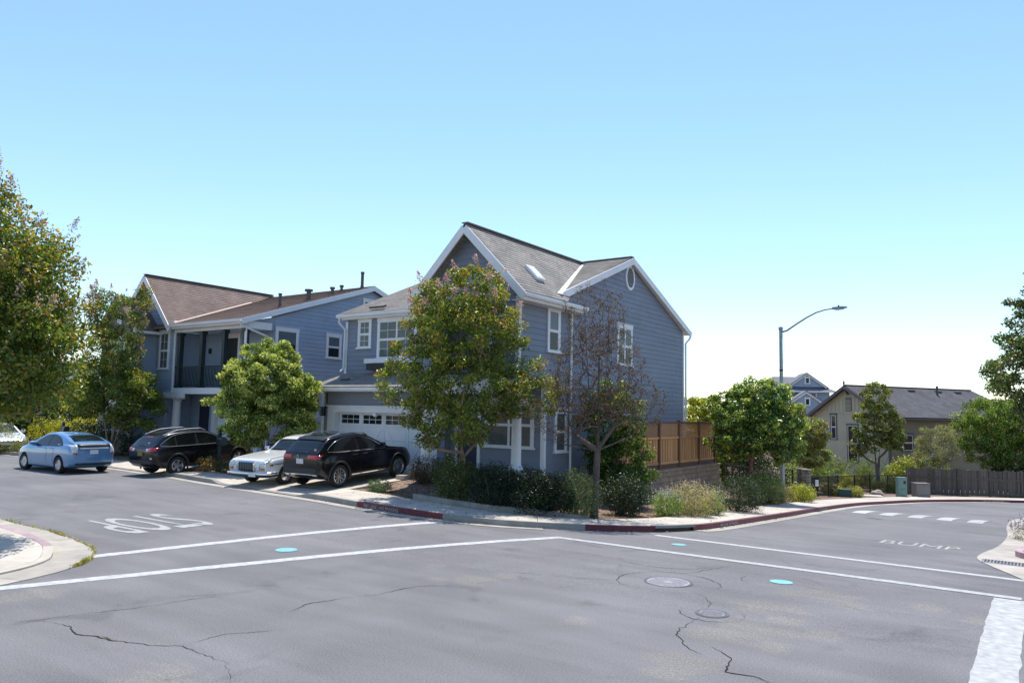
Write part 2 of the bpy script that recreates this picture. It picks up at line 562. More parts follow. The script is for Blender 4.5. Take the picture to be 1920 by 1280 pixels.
# road: sealed asphalt with worn, pale patches where the seal has gone
m = mat('asphalt', (.1, .1, .1), .85)
N, L = nodes(m)
b = N['Principled BSDF']
b.inputs['Specular IOR Level'].default_value = .35
geo = N.new('ShaderNodeNewGeometry')
def noise(scale, detail=6, vec=None, dist=0.0):
    n = N.new('ShaderNodeTexNoise'); n.inputs['Scale'].default_value = scale; n.inputs['Detail'].default_value = detail
    n.inputs['Distortion'].default_value = dist
    L.new(vec if vec else geo.outputs['Position'], n.inputs['Vector'])
    return n.outputs['Fac']
def mrange(v, a, b_, c, d):
    r = N.new('ShaderNodeMapRange'); r.interpolation_type = 'SMOOTHSTEP'
    for k, q in zip(('From Min', 'From Max', 'To Min', 'To Max'), (a, b_, c, d)): r.inputs[k].default_value = q
    L.new(v, r.inputs['Value'])
    return r.outputs['Result']
def mathn(op, a, b_):
    n = N.new('ShaderNodeMath'); n.operation = op
    for k, q in enumerate((a, b_)):
        if isinstance(q, (int, float)): n.inputs[k].default_value = q
        else: L.new(q, n.inputs[k])
    return n.outputs[0]
mp = N.new('ShaderNodeMapping'); mp.inputs['Scale'].default_value = (.35, 2.2, 1)
L.new(geo.outputs['Position'], mp.inputs['Vector'])
big = mrange(noise(.35, 5, None, .6), .3, .7, .88, 1.12)
streak = mrange(noise(1.0, 4, mp.outputs['Vector']), .3, .7, .92, 1.08)
fine = mrange(noise(55, 4), .25, .75, .70, 1.30)
grit = mrange(noise(170, 2), .60, .78, 1.0, 1.9)
oil = mrange(noise(.9, 7, None, 1.2), .58, .72, 1.0, .80)
fine = mathn('MULTIPLY', fine, oil)
tone = mathn('MULTIPLY', mathn('MULTIPLY', big, streak), mathn('MULTIPLY', fine, grit))
spots = [(888, 1088, .45), (820, 1060, .22), (822, 1085, .25), (950, 1080, .25), (1080, 1162, .26), (1543, 1115, .62), (1490, 1112, .35), (1433, 1137, .5), (1397, 1178, .6), (1340, 1190, .45),
         (1475, 1165, .35), (1487, 1143, .3), (1597, 1138, .3), (1537, 1190, .35), (1477, 1187, .3), (1300, 1245, .45), (1255, 1262, .35), (1270, 1238, .4), (1450, 1210, .3), (1840, 1165, .3), (1745, 1140, .35),
         (140, 945, .4), (60, 1115, .45), (285, 1275, .5)]
dist = None
for px, py, r_ in spots:
    P = gnd(px, py)
    v = N.new('ShaderNodeVectorMath'); v.operation = 'DISTANCE'
    v.inputs[1].default_value = (P.x, P.y, P.z)
    L.new(geo.outputs['Position'], v.inputs[0])
    q = mathn('DIVIDE', v.outputs['Value'], r_)
    dist = q if dist is None else mathn('MINIMUM', dist, q)
mp2 = N.new('ShaderNodeMapping'); mp2.inputs['Scale'].default_value = (.9, 3.4, 1); mp2.inputs['Rotation'].default_value = (0, 0, -.5)
L.new(geo.outputs['Position'], mp2.inputs['Vector'])
rag = mathn('ADD', noise(1.6, 8, mp2.outputs['Vector'], .5), mathn('MULTIPLY', noise(38, 3), .35))
worn = mrange(mathn('SUBTRACT', mathn('MULTIPLY', rag, 1.9), dist), .30, .85, 0.0, .50)
worn = mathn('MULTIPLY', worn, mrange(noise(30, 6), .42, .60, .05, 1.0))
mixc = N.new('ShaderNodeMix'); mixc.data_type = 'RGBA'
mixc.inputs['A'].default_value = (.150, .145, .148, 1)
mixc.inputs['B'].default_value = (.245, .230, .172, 1)
L.new(worn, mixc.inputs['Factor'])
sc_ = N.new('ShaderNodeVectorMath'); sc_.operation = 'SCALE'
L.new(mixc.outputs['Result'], sc_.inputs[0]); L.new(tone, sc_.inputs['Scale'])
L.new(sc_.outputs['Vector'], b.inputs['Base Color'])
bp = N.new('ShaderNodeBump'); bp.inputs['Strength'].default_value = .55; bp.inputs['Distance'].default_value = .01
L.new(noise(150, 3), bp.inputs['Height']); L.new(bp.outputs['Normal'], b.inputs['Normal'])
M['asphalt'] = m
xs = np.array(lin(-75, -30, 30) + lin(-30, 10, 80) + lin(10, 61, 25))
ys = np.array(lin(-40, 0, 20) + lin(0, 62, 124) + lin(62, 72, 6))
def street(X, Y):
    z = G(X, Y)
    return z + .05 * np.clip(1 - ((Y - 35.3) / 1.7) ** 2, 0, 1) * smooth01(-7.2, -6.6, X) * smooth01(-1.2, -1.8, X)   # the speed bump
road = struct(link('road', grid_mesh('road', xs, ys, street), M['asphalt']))

def rz(x, y): return float(street(np.array(x, dtype=float), np.array(y, dtype=float)))

def ribbon(pts_l, pts_r, dz):
    """paint sheet draped on the road between two polylines"""
    mb = MB()
    n = len(pts_l)
    vs = []
    for a, c in zip(pts_l, pts_r):
        vs += [(a[0], a[1], rz(a[0], a[1]) + dz), (c[0], c[1], rz(c[0], c[1]) + dz)]
    mb.add(vs, [(2 * i, 2 * i + 1, 2 * i + 3, 2 * i + 2) for i in range(n - 1)])
    return mb

def paint_line(p0, p1, w, name, m_, rag=.006, dz=.0035):
    p0, p1 = Vector(p0), Vector(p1)
    d = p1 - p0
    n = max(2, int(d.length / .2))
    nn = Vector((-d.y, d.x)).normalized() * (w / 2)
    l, r_ = [], []
    for i in range(n + 1):
        c = p0 + d * (i / n)
        c = c + nn.normalized() * RNG.uniform(-rag, rag)
        l.append(c + nn * (1 + RNG.uniform(-.05, .05))); r_.append(c - nn * (1 + RNG.uniform(-.05, .05)))
    return ribbon(l, r_, dz).build(name, m_, road, fix=False)

# crosswalk lines, limit bar, bump bars
paint_line((-12.6, 3.2), (-8.72, 14.5), .26, 'crosswalk_line', M['paint'])
paint_line((-13.40, 6.65), (-11.95, 14.75), .26, 'crosswalk_line', M['paint'])
paint_line((-8.80, 14.42), (-.35, 14.30), .25, 'crosswalk_line', M['paint'], dz=.0065)
paint_line((-7.6, 16.95), (-.30, 16.62), .23, 'crosswalk_line', M['paint'])
paint_line((-.50, 14.1), (-.48, 6.0), .42, 'limit_bar', M['paint'])
for k, (px, py) in enumerate([(1612, 960), (1665, 963), (1717, 967), (1775, 974), (1832, 981)]):
    c = gnd(px, py)
    l, r_ = [], []
    for i in range(9):
        u = i / 8
        yy = 34.0 + 2.6 * u
        xx = -6.3 + 1.02 * k + .25 * u * u
        l.append((xx - .26, yy)); r_.append((xx + .26, yy))
    ribbon(l, r_, .006).build('speed_bump_bar', M['paint'], road, fix=False)

def text_mesh(s, bold=.02):
    cu = bpy.data.curves.new('lettering', 'FONT')
    cu.body = s
    cu.offset = bold
    cu.resolution_u = 4
    o = bpy.data.objects.new('lettering', cu)
    COL.objects.link(o)
    dg = bpy.context.evaluated_depsgraph_get()
    me = bpy.data.meshes.new_from_object(o.evaluated_get(dg))
    bpy.data.objects.remove(o)
    bpy.data.curves.remove(cu)
    return me

def lettering(s, name, fmap, m_, parent, bold=.02, cuts=0):
    """text whose box (0..1, 0..1) is mapped to world points by fmap"""
    me = text_mesh(s, bold)
    if cuts:
        bm = bmesh.new(); bm.from_mesh(me)
        bmesh.ops.triangulate(bm, faces=bm.faces)
        bmesh.ops.subdivide_edges(bm, edges=bm.edges, cuts=cuts, use_grid_fill=True)
        bm.to_mesh(me); bm.free()
    co = np.array([v.co[:] for v in me.vertices])
    lo, hi = co.min(0), co.max(0)
    off = root_base(parent.o if isinstance(parent, Thing) else parent)
    for v in me.vertices:
        u, w = (v.co.x - lo[0]) / (hi[0] - lo[0]), (v.co.y - lo[1]) / (hi[1] - lo[1])
        v.co = Vector(fmap(u, w)) - off
    me.materials.clear()
    return link(name, me, m_, parent)

# STOP faces the drivers coming from the left, so it is upside down from here
lettering('STOP', 'stop_marking', lambda u, w: ((-17.5 + 2.45 * w), (10.3 - 1.95 * u), rz(-17.5 + 2.45 * w, 10.3 - 1.95 * u) + .006), M['paint'], road, bold=.010, cuts=1)
lettering('BUMP', 'bump_marking', lambda u, w: ((-3.5 + 1.75 * u), (21.35 + .95 * w), rz(-3.5 + 1.75 * u, 21.35 + .95 * w) + .006), M['paint_worn'], road, bold=.0, cuts=1)

# cyan dots, manhole covers
def disc(c, r_, dz, n=28, jag=0.0):
    mb = MB()
    vs = [(c[0], c[1], rz(c[0], c[1]) + dz)]
    for k in range(n):
        a = 2 * math.pi * k / n
        q = r_ * (1 + RNG.uniform(-jag, jag))
        x, y = c[0] + q * math.cos(a), c[1] + q * math.sin(a)
        vs.append((x, y, rz(x, y) + dz))
    mb.add(vs, [(0, 1 + k, 1 + (k + 1) % n) for k in range(n)])
    return mb
for px, py, r_ in [(537, 1031, .20), (1465, 1091, .18), (1273, 1021, .16)]:
    P = gnd(px, py)
    disc((P.x, P.y), r_, .007, jag=.03).build('painted_valve_cover', M['blue_dot'], road, fix=False)
M['iron_ring'] = mat('iron_ring', (.07, .07, .085), .6, var=.2, vscale=20)
M['iron_pale'] = mat('worn_iron', (.27, .255, .27), .55, metal=.2, var=.25, vscale=30, bump=.5, bscale=50)
for px, py, r_ in [(1253, 1091, .335), (1335, 1150, .17)]:
    P = gnd(px, py)
    z = rz(P.x, P.y)
    mb = MB(); mb.lathe([(r_ + .05, z + .004), (r_ + .05, z + .008), (r_ + .006, z + .008), (r_ + .006, z + .002)], (P.x, P.y, 0), 40)
    ring = mb.build('manhole_ring', M['iron_ring'], road)
    mb = MB(); mb.lathe([(r_, z - .01), (r_, z + .009), (0.001, z + .009)], (P.x, P.y, 0), 40)
    for i in range(-6, 7):
        for j in range(-6, 7):
            x, y = i * r_ / 6.5, j * r_ / 6.5
            if math.hypot(x, y) < r_ * .9 and not (r_ > .3 and math.hypot(x, y) < .06):
                q = r_ / 6.5 * .33
                mb.box(P.x + x - q, P.x + x + q, P.y + y - q, P.y + y + q, z + .009, z + .013)
    mb.build('manhole_cover', M['iron_pale'], road)

# cracks
def crack(pxs, w0=.012, w1=.022, weed=False, world=None):
    pts = world or [gnd(x, y) for x, y in pxs]
    pts = [Vector((p[0], p[1], 0)) for p in pts]
    fine_ = [pts[0]]
    for a, c in zip(pts[:-1], pts[1:]):
        n = max(2, int((c - a).length / .05))
        nn = Vector((-(c - a).y, (c - a).x, 0)).normalized()
        j = 0.0
        for k in range(1, n + 1):
            j = j * .6 + RNG.uniform(-.022, .022)
            fine_.append(a.lerp(c, k / n) + nn * (j if k < n else 0))
    l, r_ = [], []
    n = len(fine_)
    w = w0
    for i, p in enumerate(fine_):
        d = (fine_[min(i + 1, n - 1)] - fine_[max(i - 1, 0)]).normalized()
        nn = Vector((-d.y, d.x, 0))
        w = min(w1, max(w0 * .3, w + RNG.uniform(-.004, .004)))
        ww = w * min(1, .2 + i / 12, .2 + (n - 1 - i) / 12) * .5
        l.append(p + nn * ww); r_.append(p - nn * ww)
    ribbon(l, r_, .005 if not weed else .009).build('crack' if not weed else 'weed_strip', M['crack_weed'] if weed else M['crack'], road, fix=False)
crack([(-40, 1174), (0, 1171), (80, 1163), (130, 1155), (180, 1149), (253, 1141), (310, 1132), (360, 1123), (433, 1117)], .006, .014)
crack([(80, 1166), (130, 1174), (135, 1183), (150, 1191), (183, 1193), (217, 1202), (247, 1206), (290, 1210), (342, 1212), (363, 1222), (397, 1230), (400, 1235), (428, 1243), (423, 1252), (432, 1267), (437, 1285)], .008, .020)
crack([(165, 1192), (183, 1193.5), (205, 1198), (222, 1203)], .02, .035, weed=True)
crack([(76, 1165), (84, 1166)], .03, .05, weed=True)
crack([(342, 1212), (393, 1196), (433, 1188), (500, 1183), (540, 1177)], .005, .012)
crack([(428, 1243), (467, 1238), (500, 1238)], .005, .011)
crack([(200, 1208), (180, 1214), (150, 1224)], .004, .010)
crack([(540, 1148), (580, 1132), (640, 1122), (707, 1115), (780, 1099), (853, 1098), (940, 1090)], .006, .016)
crack([(827, 1062), (967, 1073), (1067, 1083), (1160, 1088)], .005, .013)
crack([(433, 1100), (520, 1098), (640, 1108)], .003, .009)
crack([(1298, 1109), (1323, 1120), (1332, 1130), (1329, 1140)], .016, .036)
crack([(1313, 1158), (1297, 1167), (1287, 1177), (1273, 1178), (1267, 1190), (1280, 1208), (1293, 1217), (1317, 1227)], .016, .038)
crack([(1333, 1213), (1360, 1227), (1372, 1237), (1362, 1250), (1360, 1260), (1393, 1267), (1423, 1273), (1450, 1284)], .016, .042)
crack([(1360, 1260), (1310, 1267), (1270, 1266)], .005, .012)
crack([(1160, 1058), (1163, 1062)], .01, .02)
crack([(1380, 1060), (1330, 1068), (1280, 1075), (1240, 1072), (1160, 1061)], .004, .011)
for px, py, r_, a0, a1 in [(1253, 1091, .80, 0, 6.0), (1335, 1150, .42, 2.2, 7.6), (1465, 1091, .62, .3, 5.2), (1253, 1050, .9, 3.6, 6.2)]:
    P = gnd(px, py)
    crack(None, .006, .014, world=[(P.x + r_ * math.cos(a), P.y + r_ * math.sin(a)) for a in np.linspace(a0, a1, 26)])

# gutter pans, kerbs, pavement slabs
def strip_solid(path, a, b_, d0, d1, z0, z1, bottom=-.12, step=.35):
    """bar following a path: z0 at offset d0, z1 at offset d1 (functions of arc, added to street level)"""
    mb = MB()
    ss = path.ss(a, b_, step)
    vs = []
    for s in ss:
        p, q = path.pt(s, d0), path.pt(s, d1)
        gp, gq = G(p.x, p.y), G(q.x, q.y)
        vs += [(p.x, p.y, gp + bottom), (p.x, p.y, gp + z0(s)), (q.x, q.y, gq + z1(s)), (q.x, q.y, gq + bottom)]
    n = len(ss)
    fs = []
    for i in range(n - 1):
        for k in range(4):
            fs.append((4 * i + k, 4 * i + (k + 1) % 4, 4 * i + 4 + (k + 1) % 4, 4 * i + 4 + k))
    fs += [(0, 1, 2, 3), (4 * n - 1, 4 * n - 2, 4 * n - 3, 4 * n - 4)]
    return mb.add(vs, fs)

DRIVES = [(PA.arc(-31.6, 15.8), PA.arc(-26.6, 15.5)), (PA.arc(-23.0, 15.0), PA.arc(-17.9, 14.5))]
def low(s):
    """1 in front of a driveway, ramped at its ends"""
    k = 0.0
    for a, b_ in DRIVES:
        k = max(k, float(smooth01(a - .25, a + .35, s) * smooth01(b_ + .25, b_ - .35, s)))
    return k
kerb_root = struct(bpy.data.objects.new('kerb', None)); COL.objects.link(kerb_root)
walk_root = struct(bpy.data.objects.new('sidewalk', None)); COL.objects.link(walk_root)
KH = .14
def kh(s): return KH - (KH - .035) * low(s)
def c0(s): return .012
aA = lambda x, y: PA.arc(x, y)
LA = PA.s[-1]
def pan(path, a, b_, w, name='gutter_pan'):
    n = max(1, round((b_ - a) / 3.0))
    for k in range(n):
        s0, s1 = a + (b_ - a) * k / n, a + (b_ - a) * (k + 1) / n - .012
        strip_solid(path, s0, s1, 0.0, w, lambda s: .012, lambda s: .006, -.06).build(name, M['gutter_pan'], kerb_root)
pan(PA, aA(-50, 16.3), aA(-9.5, 15.4), .36)
pan(PA, aA(-7.15, 19.1), aA(-1.6, 55.2), .40)
def kerb(path, a, b_, d0, m_, hf=None, seg=3.0):
    n = max(1, round((b_ - a) / seg))
    for k in range(n):
        s0, s1 = a + (b_ - a) * k / n, a + (b_ - a) * (k + 1) / n - .008
        strip_solid(path, s0, s1, d0, d0 + .15, hf or kh, hf or kh, -.12, .2).build('kerb_stone', m_, kerb_root)
a_red0, a_red1 = aA(-15.35, 14.2), aA(-12.3, 14.3)
a_in0, a_in1 = aA(-7.55, 17.6), aA(-7.12, 19.2)
kerb(PA, aA(-50, 16.3), a_red0, .36, M['concrete_grey'])
kerb(PA, a_red0, a_red1, .36, M['kerb_red'])
kerb(PA, a_red1, aA(-8.7, 16.05), .36, M['concrete_grey'])
kerb(PA, aA(-8.7, 16.05), a_in0, .36, M['kerb_red'])
kerb(PA, a_in1, LA - 30, .40, M['kerb_red'])
# drain inlet in the kerb: lintel over a dark throat
strip_solid(PA, a_in0, a_in1, .34, .55, lambda s: .16, lambda s: .15, .095).build('inlet_lintel', M['concrete_grey'], kerb_root)
strip_solid(PA, a_in0 + .02, a_in1 - .02, .46, .56, lambda s: .10, lambda s: .10, -.1).build('inlet_throat', M['black'], kerb_root)
def kerb_text(s, a, length, h=.085, z0=.03, path=PA, off=.352, m_=None):
    def fm(u, w):
        p = path.pt(a + u * length, off)
        return (p.x, p.y, G(p.x, p.y) + z0 + h * w)
    lettering(s, 'kerb_lettering', fm, m_ or M['paint_worn'], kerb_root, bold=.012, cuts=1)
kerb_text('FIRE LANE - NO PARKING', a_red0 + .3, 1.25, h=.095, z0=.022)
for a in (aA(-7.0, 20.6), aA(-7.25, 33.3), aA(-2.6, 54.0)):
    kerb_text('FIRE LANE  NO PARKING', a, 1.5, h=.08, z0=.03, off=.392)

def slabs(path, a, b_, d0, d1, m_, length=1.5, ramp=True, name='paving_slab', parent=None, zt=KH):
    n = max(1, round((b_ - a) / length))
    for k in range(n):
        s0, s1 = a + (b_ - a) * k / n + .006, a + (b_ - a) * (k + 1) / n - .006
        z0 = (lambda s: (zt - .004) - (zt - .045) * low(s)) if ramp else (lambda s: zt - .004)
        strip_solid(path, s0, s1, d0, d1, z0, lambda s: zt + .012, -.06).build(name, m_, parent or walk_root)
slabs(PA, aA(-50, 16.3), aA(-7.1, 27.7), .515, 1.95, M['concrete'])
slabs(PA, aA(-7.1, 27.7), aA(2, 58.2), .555, 2.1, M['concrete'])
# low concrete edging in front of the planting bed
n = 6
a0, a1 = aA(-14.9, 14.2), aA(-8.3, 16.4)
for k in range(n):
    s0, s1 = a0 + (a1 - a0) * k / n, a0 + (a1 - a0) * (k + 1) / n - .012
    strip_solid(PA, s0, s1, 1.97, 2.12, lambda s: .30 - .1 * (s > a1 - 2) * (s - a1 + 2) / 2, lambda s: .30 - .1 * (s > a1 - 2) * (s - a1 + 2) / 2, -.1).build('bed_edging', M['concrete_grey'], walk_root)

# driveways
def drive(x0, x1, y0, y1, z0, z1, nx, ny):
    for i in range(nx):
        for j in range(ny):
            a, c = x0 + (x1 - x0) * i / nx + .006, x0 + (x1 - x0) * (i + 1) / nx - .006
            u0, u1 = j / ny, (j + 1) / ny
            p, q = y0 + (y1 - y0) * u0 + .006, y0 + (y1 - y0) * u1 - .006
            zp, zq = z0 + (z1 - z0) * u0, z0 + (z1 - z0) * u1
            def e0(x): return max(p, PA.pt(PA.arc(x, 16.5), 1.96).y) if j == 0 else p
            mb = MB()
            xs_ = np.linspace(a, c, 5)
            vs = []
            for x in xs_:
                ya = e0(x)
                vs += [(x, ya, -.1), (x, ya, zp), (x, q, zq), (x, q, -.1)]
            fs = [(4 * i_ + k, 4 * i_ + (k + 1) % 4, 4 * i_ + 4 + (k + 1) % 4, 4 * i_ + 4 + k) for i_ in range(4) for k in range(4)] + [(0, 1, 2, 3), (19, 18, 17, 16)]
            mb.add(vs, fs).build('driveway_slab', M['concrete'], drive_root)
drive_root = struct(bpy.data.objects.new('driveway', None)); COL.objects.link(drive_root)
def drive_z(y): return .152 + .25 * min(1, max(0, (y - 16.2) / 4.5))
drive(-23.3, -17.45, 16.2, 20.75, .152, .405, 2, 3)
drive(-31.8, -26.0, 16.9, 21.6, .160, .405, 2, 3)

# near-left corner: apron, faded kerb, pavement
a0, a1 = PB.arc(-30, 8), PB.arc(-11.9, -8)
n = 24
for k in range(n):
    s0, s1 = a0 + (a1 - a0) * k / n + .005, a0 + (a1 - a0) * (k + 1) / n - .005
    strip_solid(PB, s0, s1, 0, .62, lambda s: .012, lambda s: .010, -.06, .2).build('gutter_pan', M['gutter_pan'], kerb_root)
q0, q1 = PB.arc(-17.2, 7.5), PB.arc(-13.9, 7.0)
kerb(PB, a0, q0, .62, M['concrete'], lambda s: .13)
kerb(PB, q0, q1, .62, M['kerb_purple'], lambda s: .13, 1.6)
def dip(s): return .13 - .09 * float(smooth01(q1 + .1, q1 + 1.1, s) * smooth01(q1 + 3.6, q1 + 2.6, s))
kerb(PB, q1, a1, .62, M['concrete'], dip, 1.5)
n = 22
for k in range(n):
    s0, s1 = a0 + (a1 - a0) * k / n + .006, a0 + (a1 - a0) * (k + 1) / n - .006
    strip_solid(PB, s0, s1, .775, 2.3, lambda s: dip(s), lambda s: .135, -.06, .25).build('paving_slab', M['concrete'], walk_root)
    strip_solid(PB, s0, s1, 2.312, 3.6, lambda s: .135, lambda s: .14, -.06, .25).build('paving_slab', M['concrete'], walk_root)

# right-hand kerb, apron and drain grate
a0, a1 = PC.arc(2.3, 3.5), PC.arc(14, 54)
g0, g1 = PC.arc(-.3, 16.3), PC.arc(-1.2, 20.9)
def cw(s): return .62 + .40 * float(smooth01(g0 - .3, g0 + 2.2, s) * smooth01(g1 + .6, g1 - .6, s))
ss = PC.ss(a0, a1, .3)
for k in range(0, len(ss) - 1, 6):
    seg = ss[k:k + 7]
    mb = MB(); vs = []
    for s in seg:
        p, q = PC.pt(s, 0), PC.pt(s, cw(s) + .02)
        vs += [(p.x, p.y, G(p.x, p.y) + .012), (q.x, q.y, G(q.x, q.y) + .008)]
    mb.add(vs, [(2 * i, 2 * i + 1, 2 * i + 3, 2 * i + 2) for i in range(len(seg) - 1)])
    mb.build('gutter_pan', M['gutter_pan'], kerb_root)
for k in range(0, len(ss) - 1, 8):
    seg = ss[k:k + 9]
    mb = MB(); vs = []
    for s in seg:
        p, q = PC.pt(s, cw(s)), PC.pt(s, cw(s) + .16)
        vs += [(p.x, p.y, G(p.x, p.y) - .1), (p.x, p.y, G(p.x, p.y) + .14), (q.x, q.y, G(q.x, q.y) + .14), (q.x, q.y, G(q.x, q.y) - .1)]
    n = len(seg)
    fs = [(4 * i + j, 4 * i + (j + 1) % 4, 4 * i + 4 + (j + 1) % 4, 4 * i + 4 + j) for i in range(n - 1) for j in range(4)] + [(0, 1, 2, 3), (4 * n - 1, 4 * n - 2, 4 * n - 3, 4 * n - 4)]
    mb.add(vs, fs).build('kerb_stone', M['kerb_purple'], kerb_root)
slabs(PC, PC.arc(2.3, 3.5), PC.arc(-1.0, 28.5), 1.20, 2.5, M['concrete'], ramp=False)
# grate: frame and bars
P = gnd(1882, 1057)
gc = Vector((P.x, P.y, G(P.x, P.y) + .016))
mb = MB(); mb.box(gc.x - .40, gc.x + .40, gc.y - .22, gc.y + .22, gc.z - .004, gc.z + .002)
mb.build('grate_pit', M['black'], kerb_root)
mb = MB()
for x in (-.40, .385): mb.box(gc.x + x, gc.x + x + .02, gc.y - .23, gc.y + .23, gc.z, gc.z + .014)
for y in (-.23, .215): mb.box(gc.x - .38, gc.x + .385, gc.y + y, gc.y + y + .02, gc.z, gc.z + .014)
mb.build('grate_frame', M['iron'], kerb_root)
for k in range(13):
    mb = MB(); mb.box(gc.x - .375 + k * .0605, gc.x - .345 + k * .0605, gc.y - .21, gc.y + .21, gc.z + .003, gc.z + .012)
    mb.build('grate_bar', M['iron'], kerb_root)
# ------------------------------------------------------------------ house kit
M['cap_grey'] = mat('grey_ridge_shingle', (.25, .23, .21), .9, var=.15, vscale=6, bump=.3)
M['cap_brown'] = mat('brown_ridge_shingle', (.19, .125, .10), .9, var=.15, vscale=6, bump=.3)
M['cap_dark'] = mat('charcoal_ridge_shingle', (.10, .098, .105), .9, var=.15, vscale=6, bump=.3)
class Face:
    """a vertical wall plane: F looks to -Y at y=c, R looks to +X at x=c, D is any plane through a point with unit directions"""
    def __init__(self, kind, c, org=None, ud=None):
        self.k, self.c, self.org = kind, c, org
        if kind == 'D':
            self.ud = Vector(ud).normalized()
            self.nd = Vector((self.ud.y, -self.ud.x, 0))
    def __call__(self, u, v, n=0.0):
        if self.k == 'F': return Vector((u, self.c - n, v))
        if self.k == 'R': return Vector((self.c + n, u, v))
        p = Vector(self.org) + self.ud * u + self.nd * n
        return Vector((p.x, p.y, v))

def fbox(mb, F, u0, u1, v0, v1, n0, n1):
    vs = [F(u, v, n) for n in (n0, n1) for u, v in ((u0, v0), (u1, v0), (u1, v1), (u0, v1))]
    return mb.add(vs, [(0, 1, 2, 3), (7, 6, 5, 4), (0, 4, 5, 1), (1, 5, 6, 2), (2, 6, 7, 3), (3, 7, 4, 0)])

def fpoly(mb, F, poly, n0, n1):
    a = [F(u, v, n0) for u, v in poly]
    d = F(0, 0, n1) - F(0, 0, n0)
    return mb.prism(a, d)

def urange(poly, v):
    us = []
    n = len(poly)
    for i in range(n):
        (a, b), (c, d) = poly[i], poly[(i + 1) % n]
        if (b - v) * (d - v) <= 0 and abs(b - d) > 1e-9:
            us.append(a + (c - a) * (v - b) / (d - b))
        elif abs(b - v) < 1e-9: us.append(a)
    return (min(us), max(us)) if us else None

def wall(house, F, poly, m_, name='wall', thick=.16, expo=.19, board=True, phase=0.0, lap=.023):
    """a wall part; its lap boards are sub-parts"""
    w = fpoly(MB(), F, poly, -thick, 0).build(name, m_, house)
    if not board: return w
    v0, v1 = min(p[1] for p in poly), max(p[1] for p in poly)
    v = math.floor((v0 - phase) / expo) * expo + phase
    while v < v1 - .01:
        a, b = max(v, v0), min(v + expo, v1)
        v += expo
        if b - a < .02: continue
        ra, rb = urange(poly, a + 1e-4), urange(poly, b - 1e-4)
        if not ra or not rb: continue
        cuts_ = [0.0]
        ln = max(ra[1] - ra[0], .01)
        x = RNG.uniform(1.2, 4.2)
        while x < ln - .8:
            cuts_.append(x / ln); x += RNG.uniform(3.2, 4.4)
        cuts_.append(1.0)
        for q0, q1 in zip(cuts_[:-1], cuts_[1:]):
            g = .004 / ln if q1 < 1 else 0
            ja = lap + RNG.uniform(-.003, .003)
            A0, A1 = ra[0] + (ra[1] - ra[0]) * q0, ra[0] + (ra[1] - ra[0]) * (q1 - g)
            B0, B1 = rb[0] + (rb[1] - rb[0]) * q0, rb[0] + (rb[1] - rb[0]) * (q1 - g)
            vs = [F(A0, a, 0), F(A1, a, 0), F(A1, a, ja), F(A0, a, ja), F(B0, b, 0), F(B1, b, 0), F(B1, b, .004), F(B0, b, .004)]
            MB().add(vs, [(0, 1, 2, 3), (3, 2, 6, 7), (4, 7, 6, 5), (0, 3, 7, 4), (1, 5, 6, 2), (0, 4, 5, 1)]).build('siding_board', m_, w)
    return w

def window(house, F, u0, u1, v0, v1, sashes=1, hung=True, curtain='curtain', trim='white', muntins=(0, 0), tw=.10, frame='white'):
    """outer trim box u0..u1, v0..v1"""
    mb = MB()
    fbox(mb, F, u0, u0 + tw, v0 + .02, v1 - .13, .0, .055)
    fbox(mb, F, u1 - tw, u1, v0 + .02, v1 - .13, .0, .055)
    fbox(mb, F, u0 - .02, u1 + .02, v1 - .13, v1, .0, .065)
    fbox(mb, F, u0 - .035, u1 + .035, v1, v1 + .025, .0, .085)
    w = mb.build('window', M[trim], house)
    mb = MB(); fbox(mb, F, u0 - .05, u1 + .05, v0 - .04, v0 + .02, .0, .095)
    mb.build('sill', M[trim], w)
    a, b, c, d = u0 + tw, u1 - tw, v0 + .02, v1 - .13
    mb = MB(); fbox(mb, F, a, b, c, d, .021, .024)
    mb.build('interior', M['interior'], w)
    if curtain:
        mb = MB()
        nn = max(6, int((b - a) / .035))
        top = c + (d - c) * (.0 if curtain == 'curtain' else RNG.uniform(.3, .55))
        vs = []
        for i in range(nn + 1):
            u = a + (b - a) * i / nn
            o = .0265 + .003 * (i % 2) if curtain == 'curtain' else .027
            vs += [F(u, top, o), F(u, d, o)]
        mb.add(vs, [(2 * i, 2 * i + 2, 2 * i + 3, 2 * i + 1) for i in range(nn)])
        mb.build('curtain' if curtain == 'curtain' else 'blind', M[curtain], w)
    n = sashes
    for k in range(n):
        p, q = a + (b - a) * k / n, a + (b - a) * (k + 1) / n
        parts = [(c, (c + d) / 2, .036), ((c + d) / 2, d, .042)] if hung else [(c, d, .038)]
        for (e, f_, o) in parts:
            mb = MB()
            s = .045
            fbox(mb, F, p, p + s, e, f_, .025, o + .008); fbox(mb, F, q - s, q, e, f_, .025, o + .008)
            fbox(mb, F, p + s, q - s, e, e + s, .025, o + .008); fbox(mb, F, p + s, q - s, f_ - s, f_, .025, o + .008)
            mb.build('sash', M[frame], w)
            mb = MB(); vs = [F(p + s, e + s, o), F(q - s, e + s, o), F(q - s, f_ - s, o), F(p + s, f_ - s, o)]
            mb.add(vs, [(0, 1, 2, 3)]).build('pane', M['glass'], w, fix=False)
            mu, mv = muntins
            if mu or mv:
                mb = MB()
                for i in range(1, mu + 1):
                    x = p + s + (q - p - 2 * s) * i / (mu + 1)
                    fbox(mb, F, x - .009, x + .009, e + s, f_ - s, o + .001, o + .010)
                for i in range(1, mv + 1):
                    y = e + s + (f_ - e - 2 * s) * i / (mv + 1)
                    fbox(mb, F, p + s, q - s, y - .009, y + .009, o + .0015, o + .0095)
                mb.build('muntin', M[frame], w)
    return w

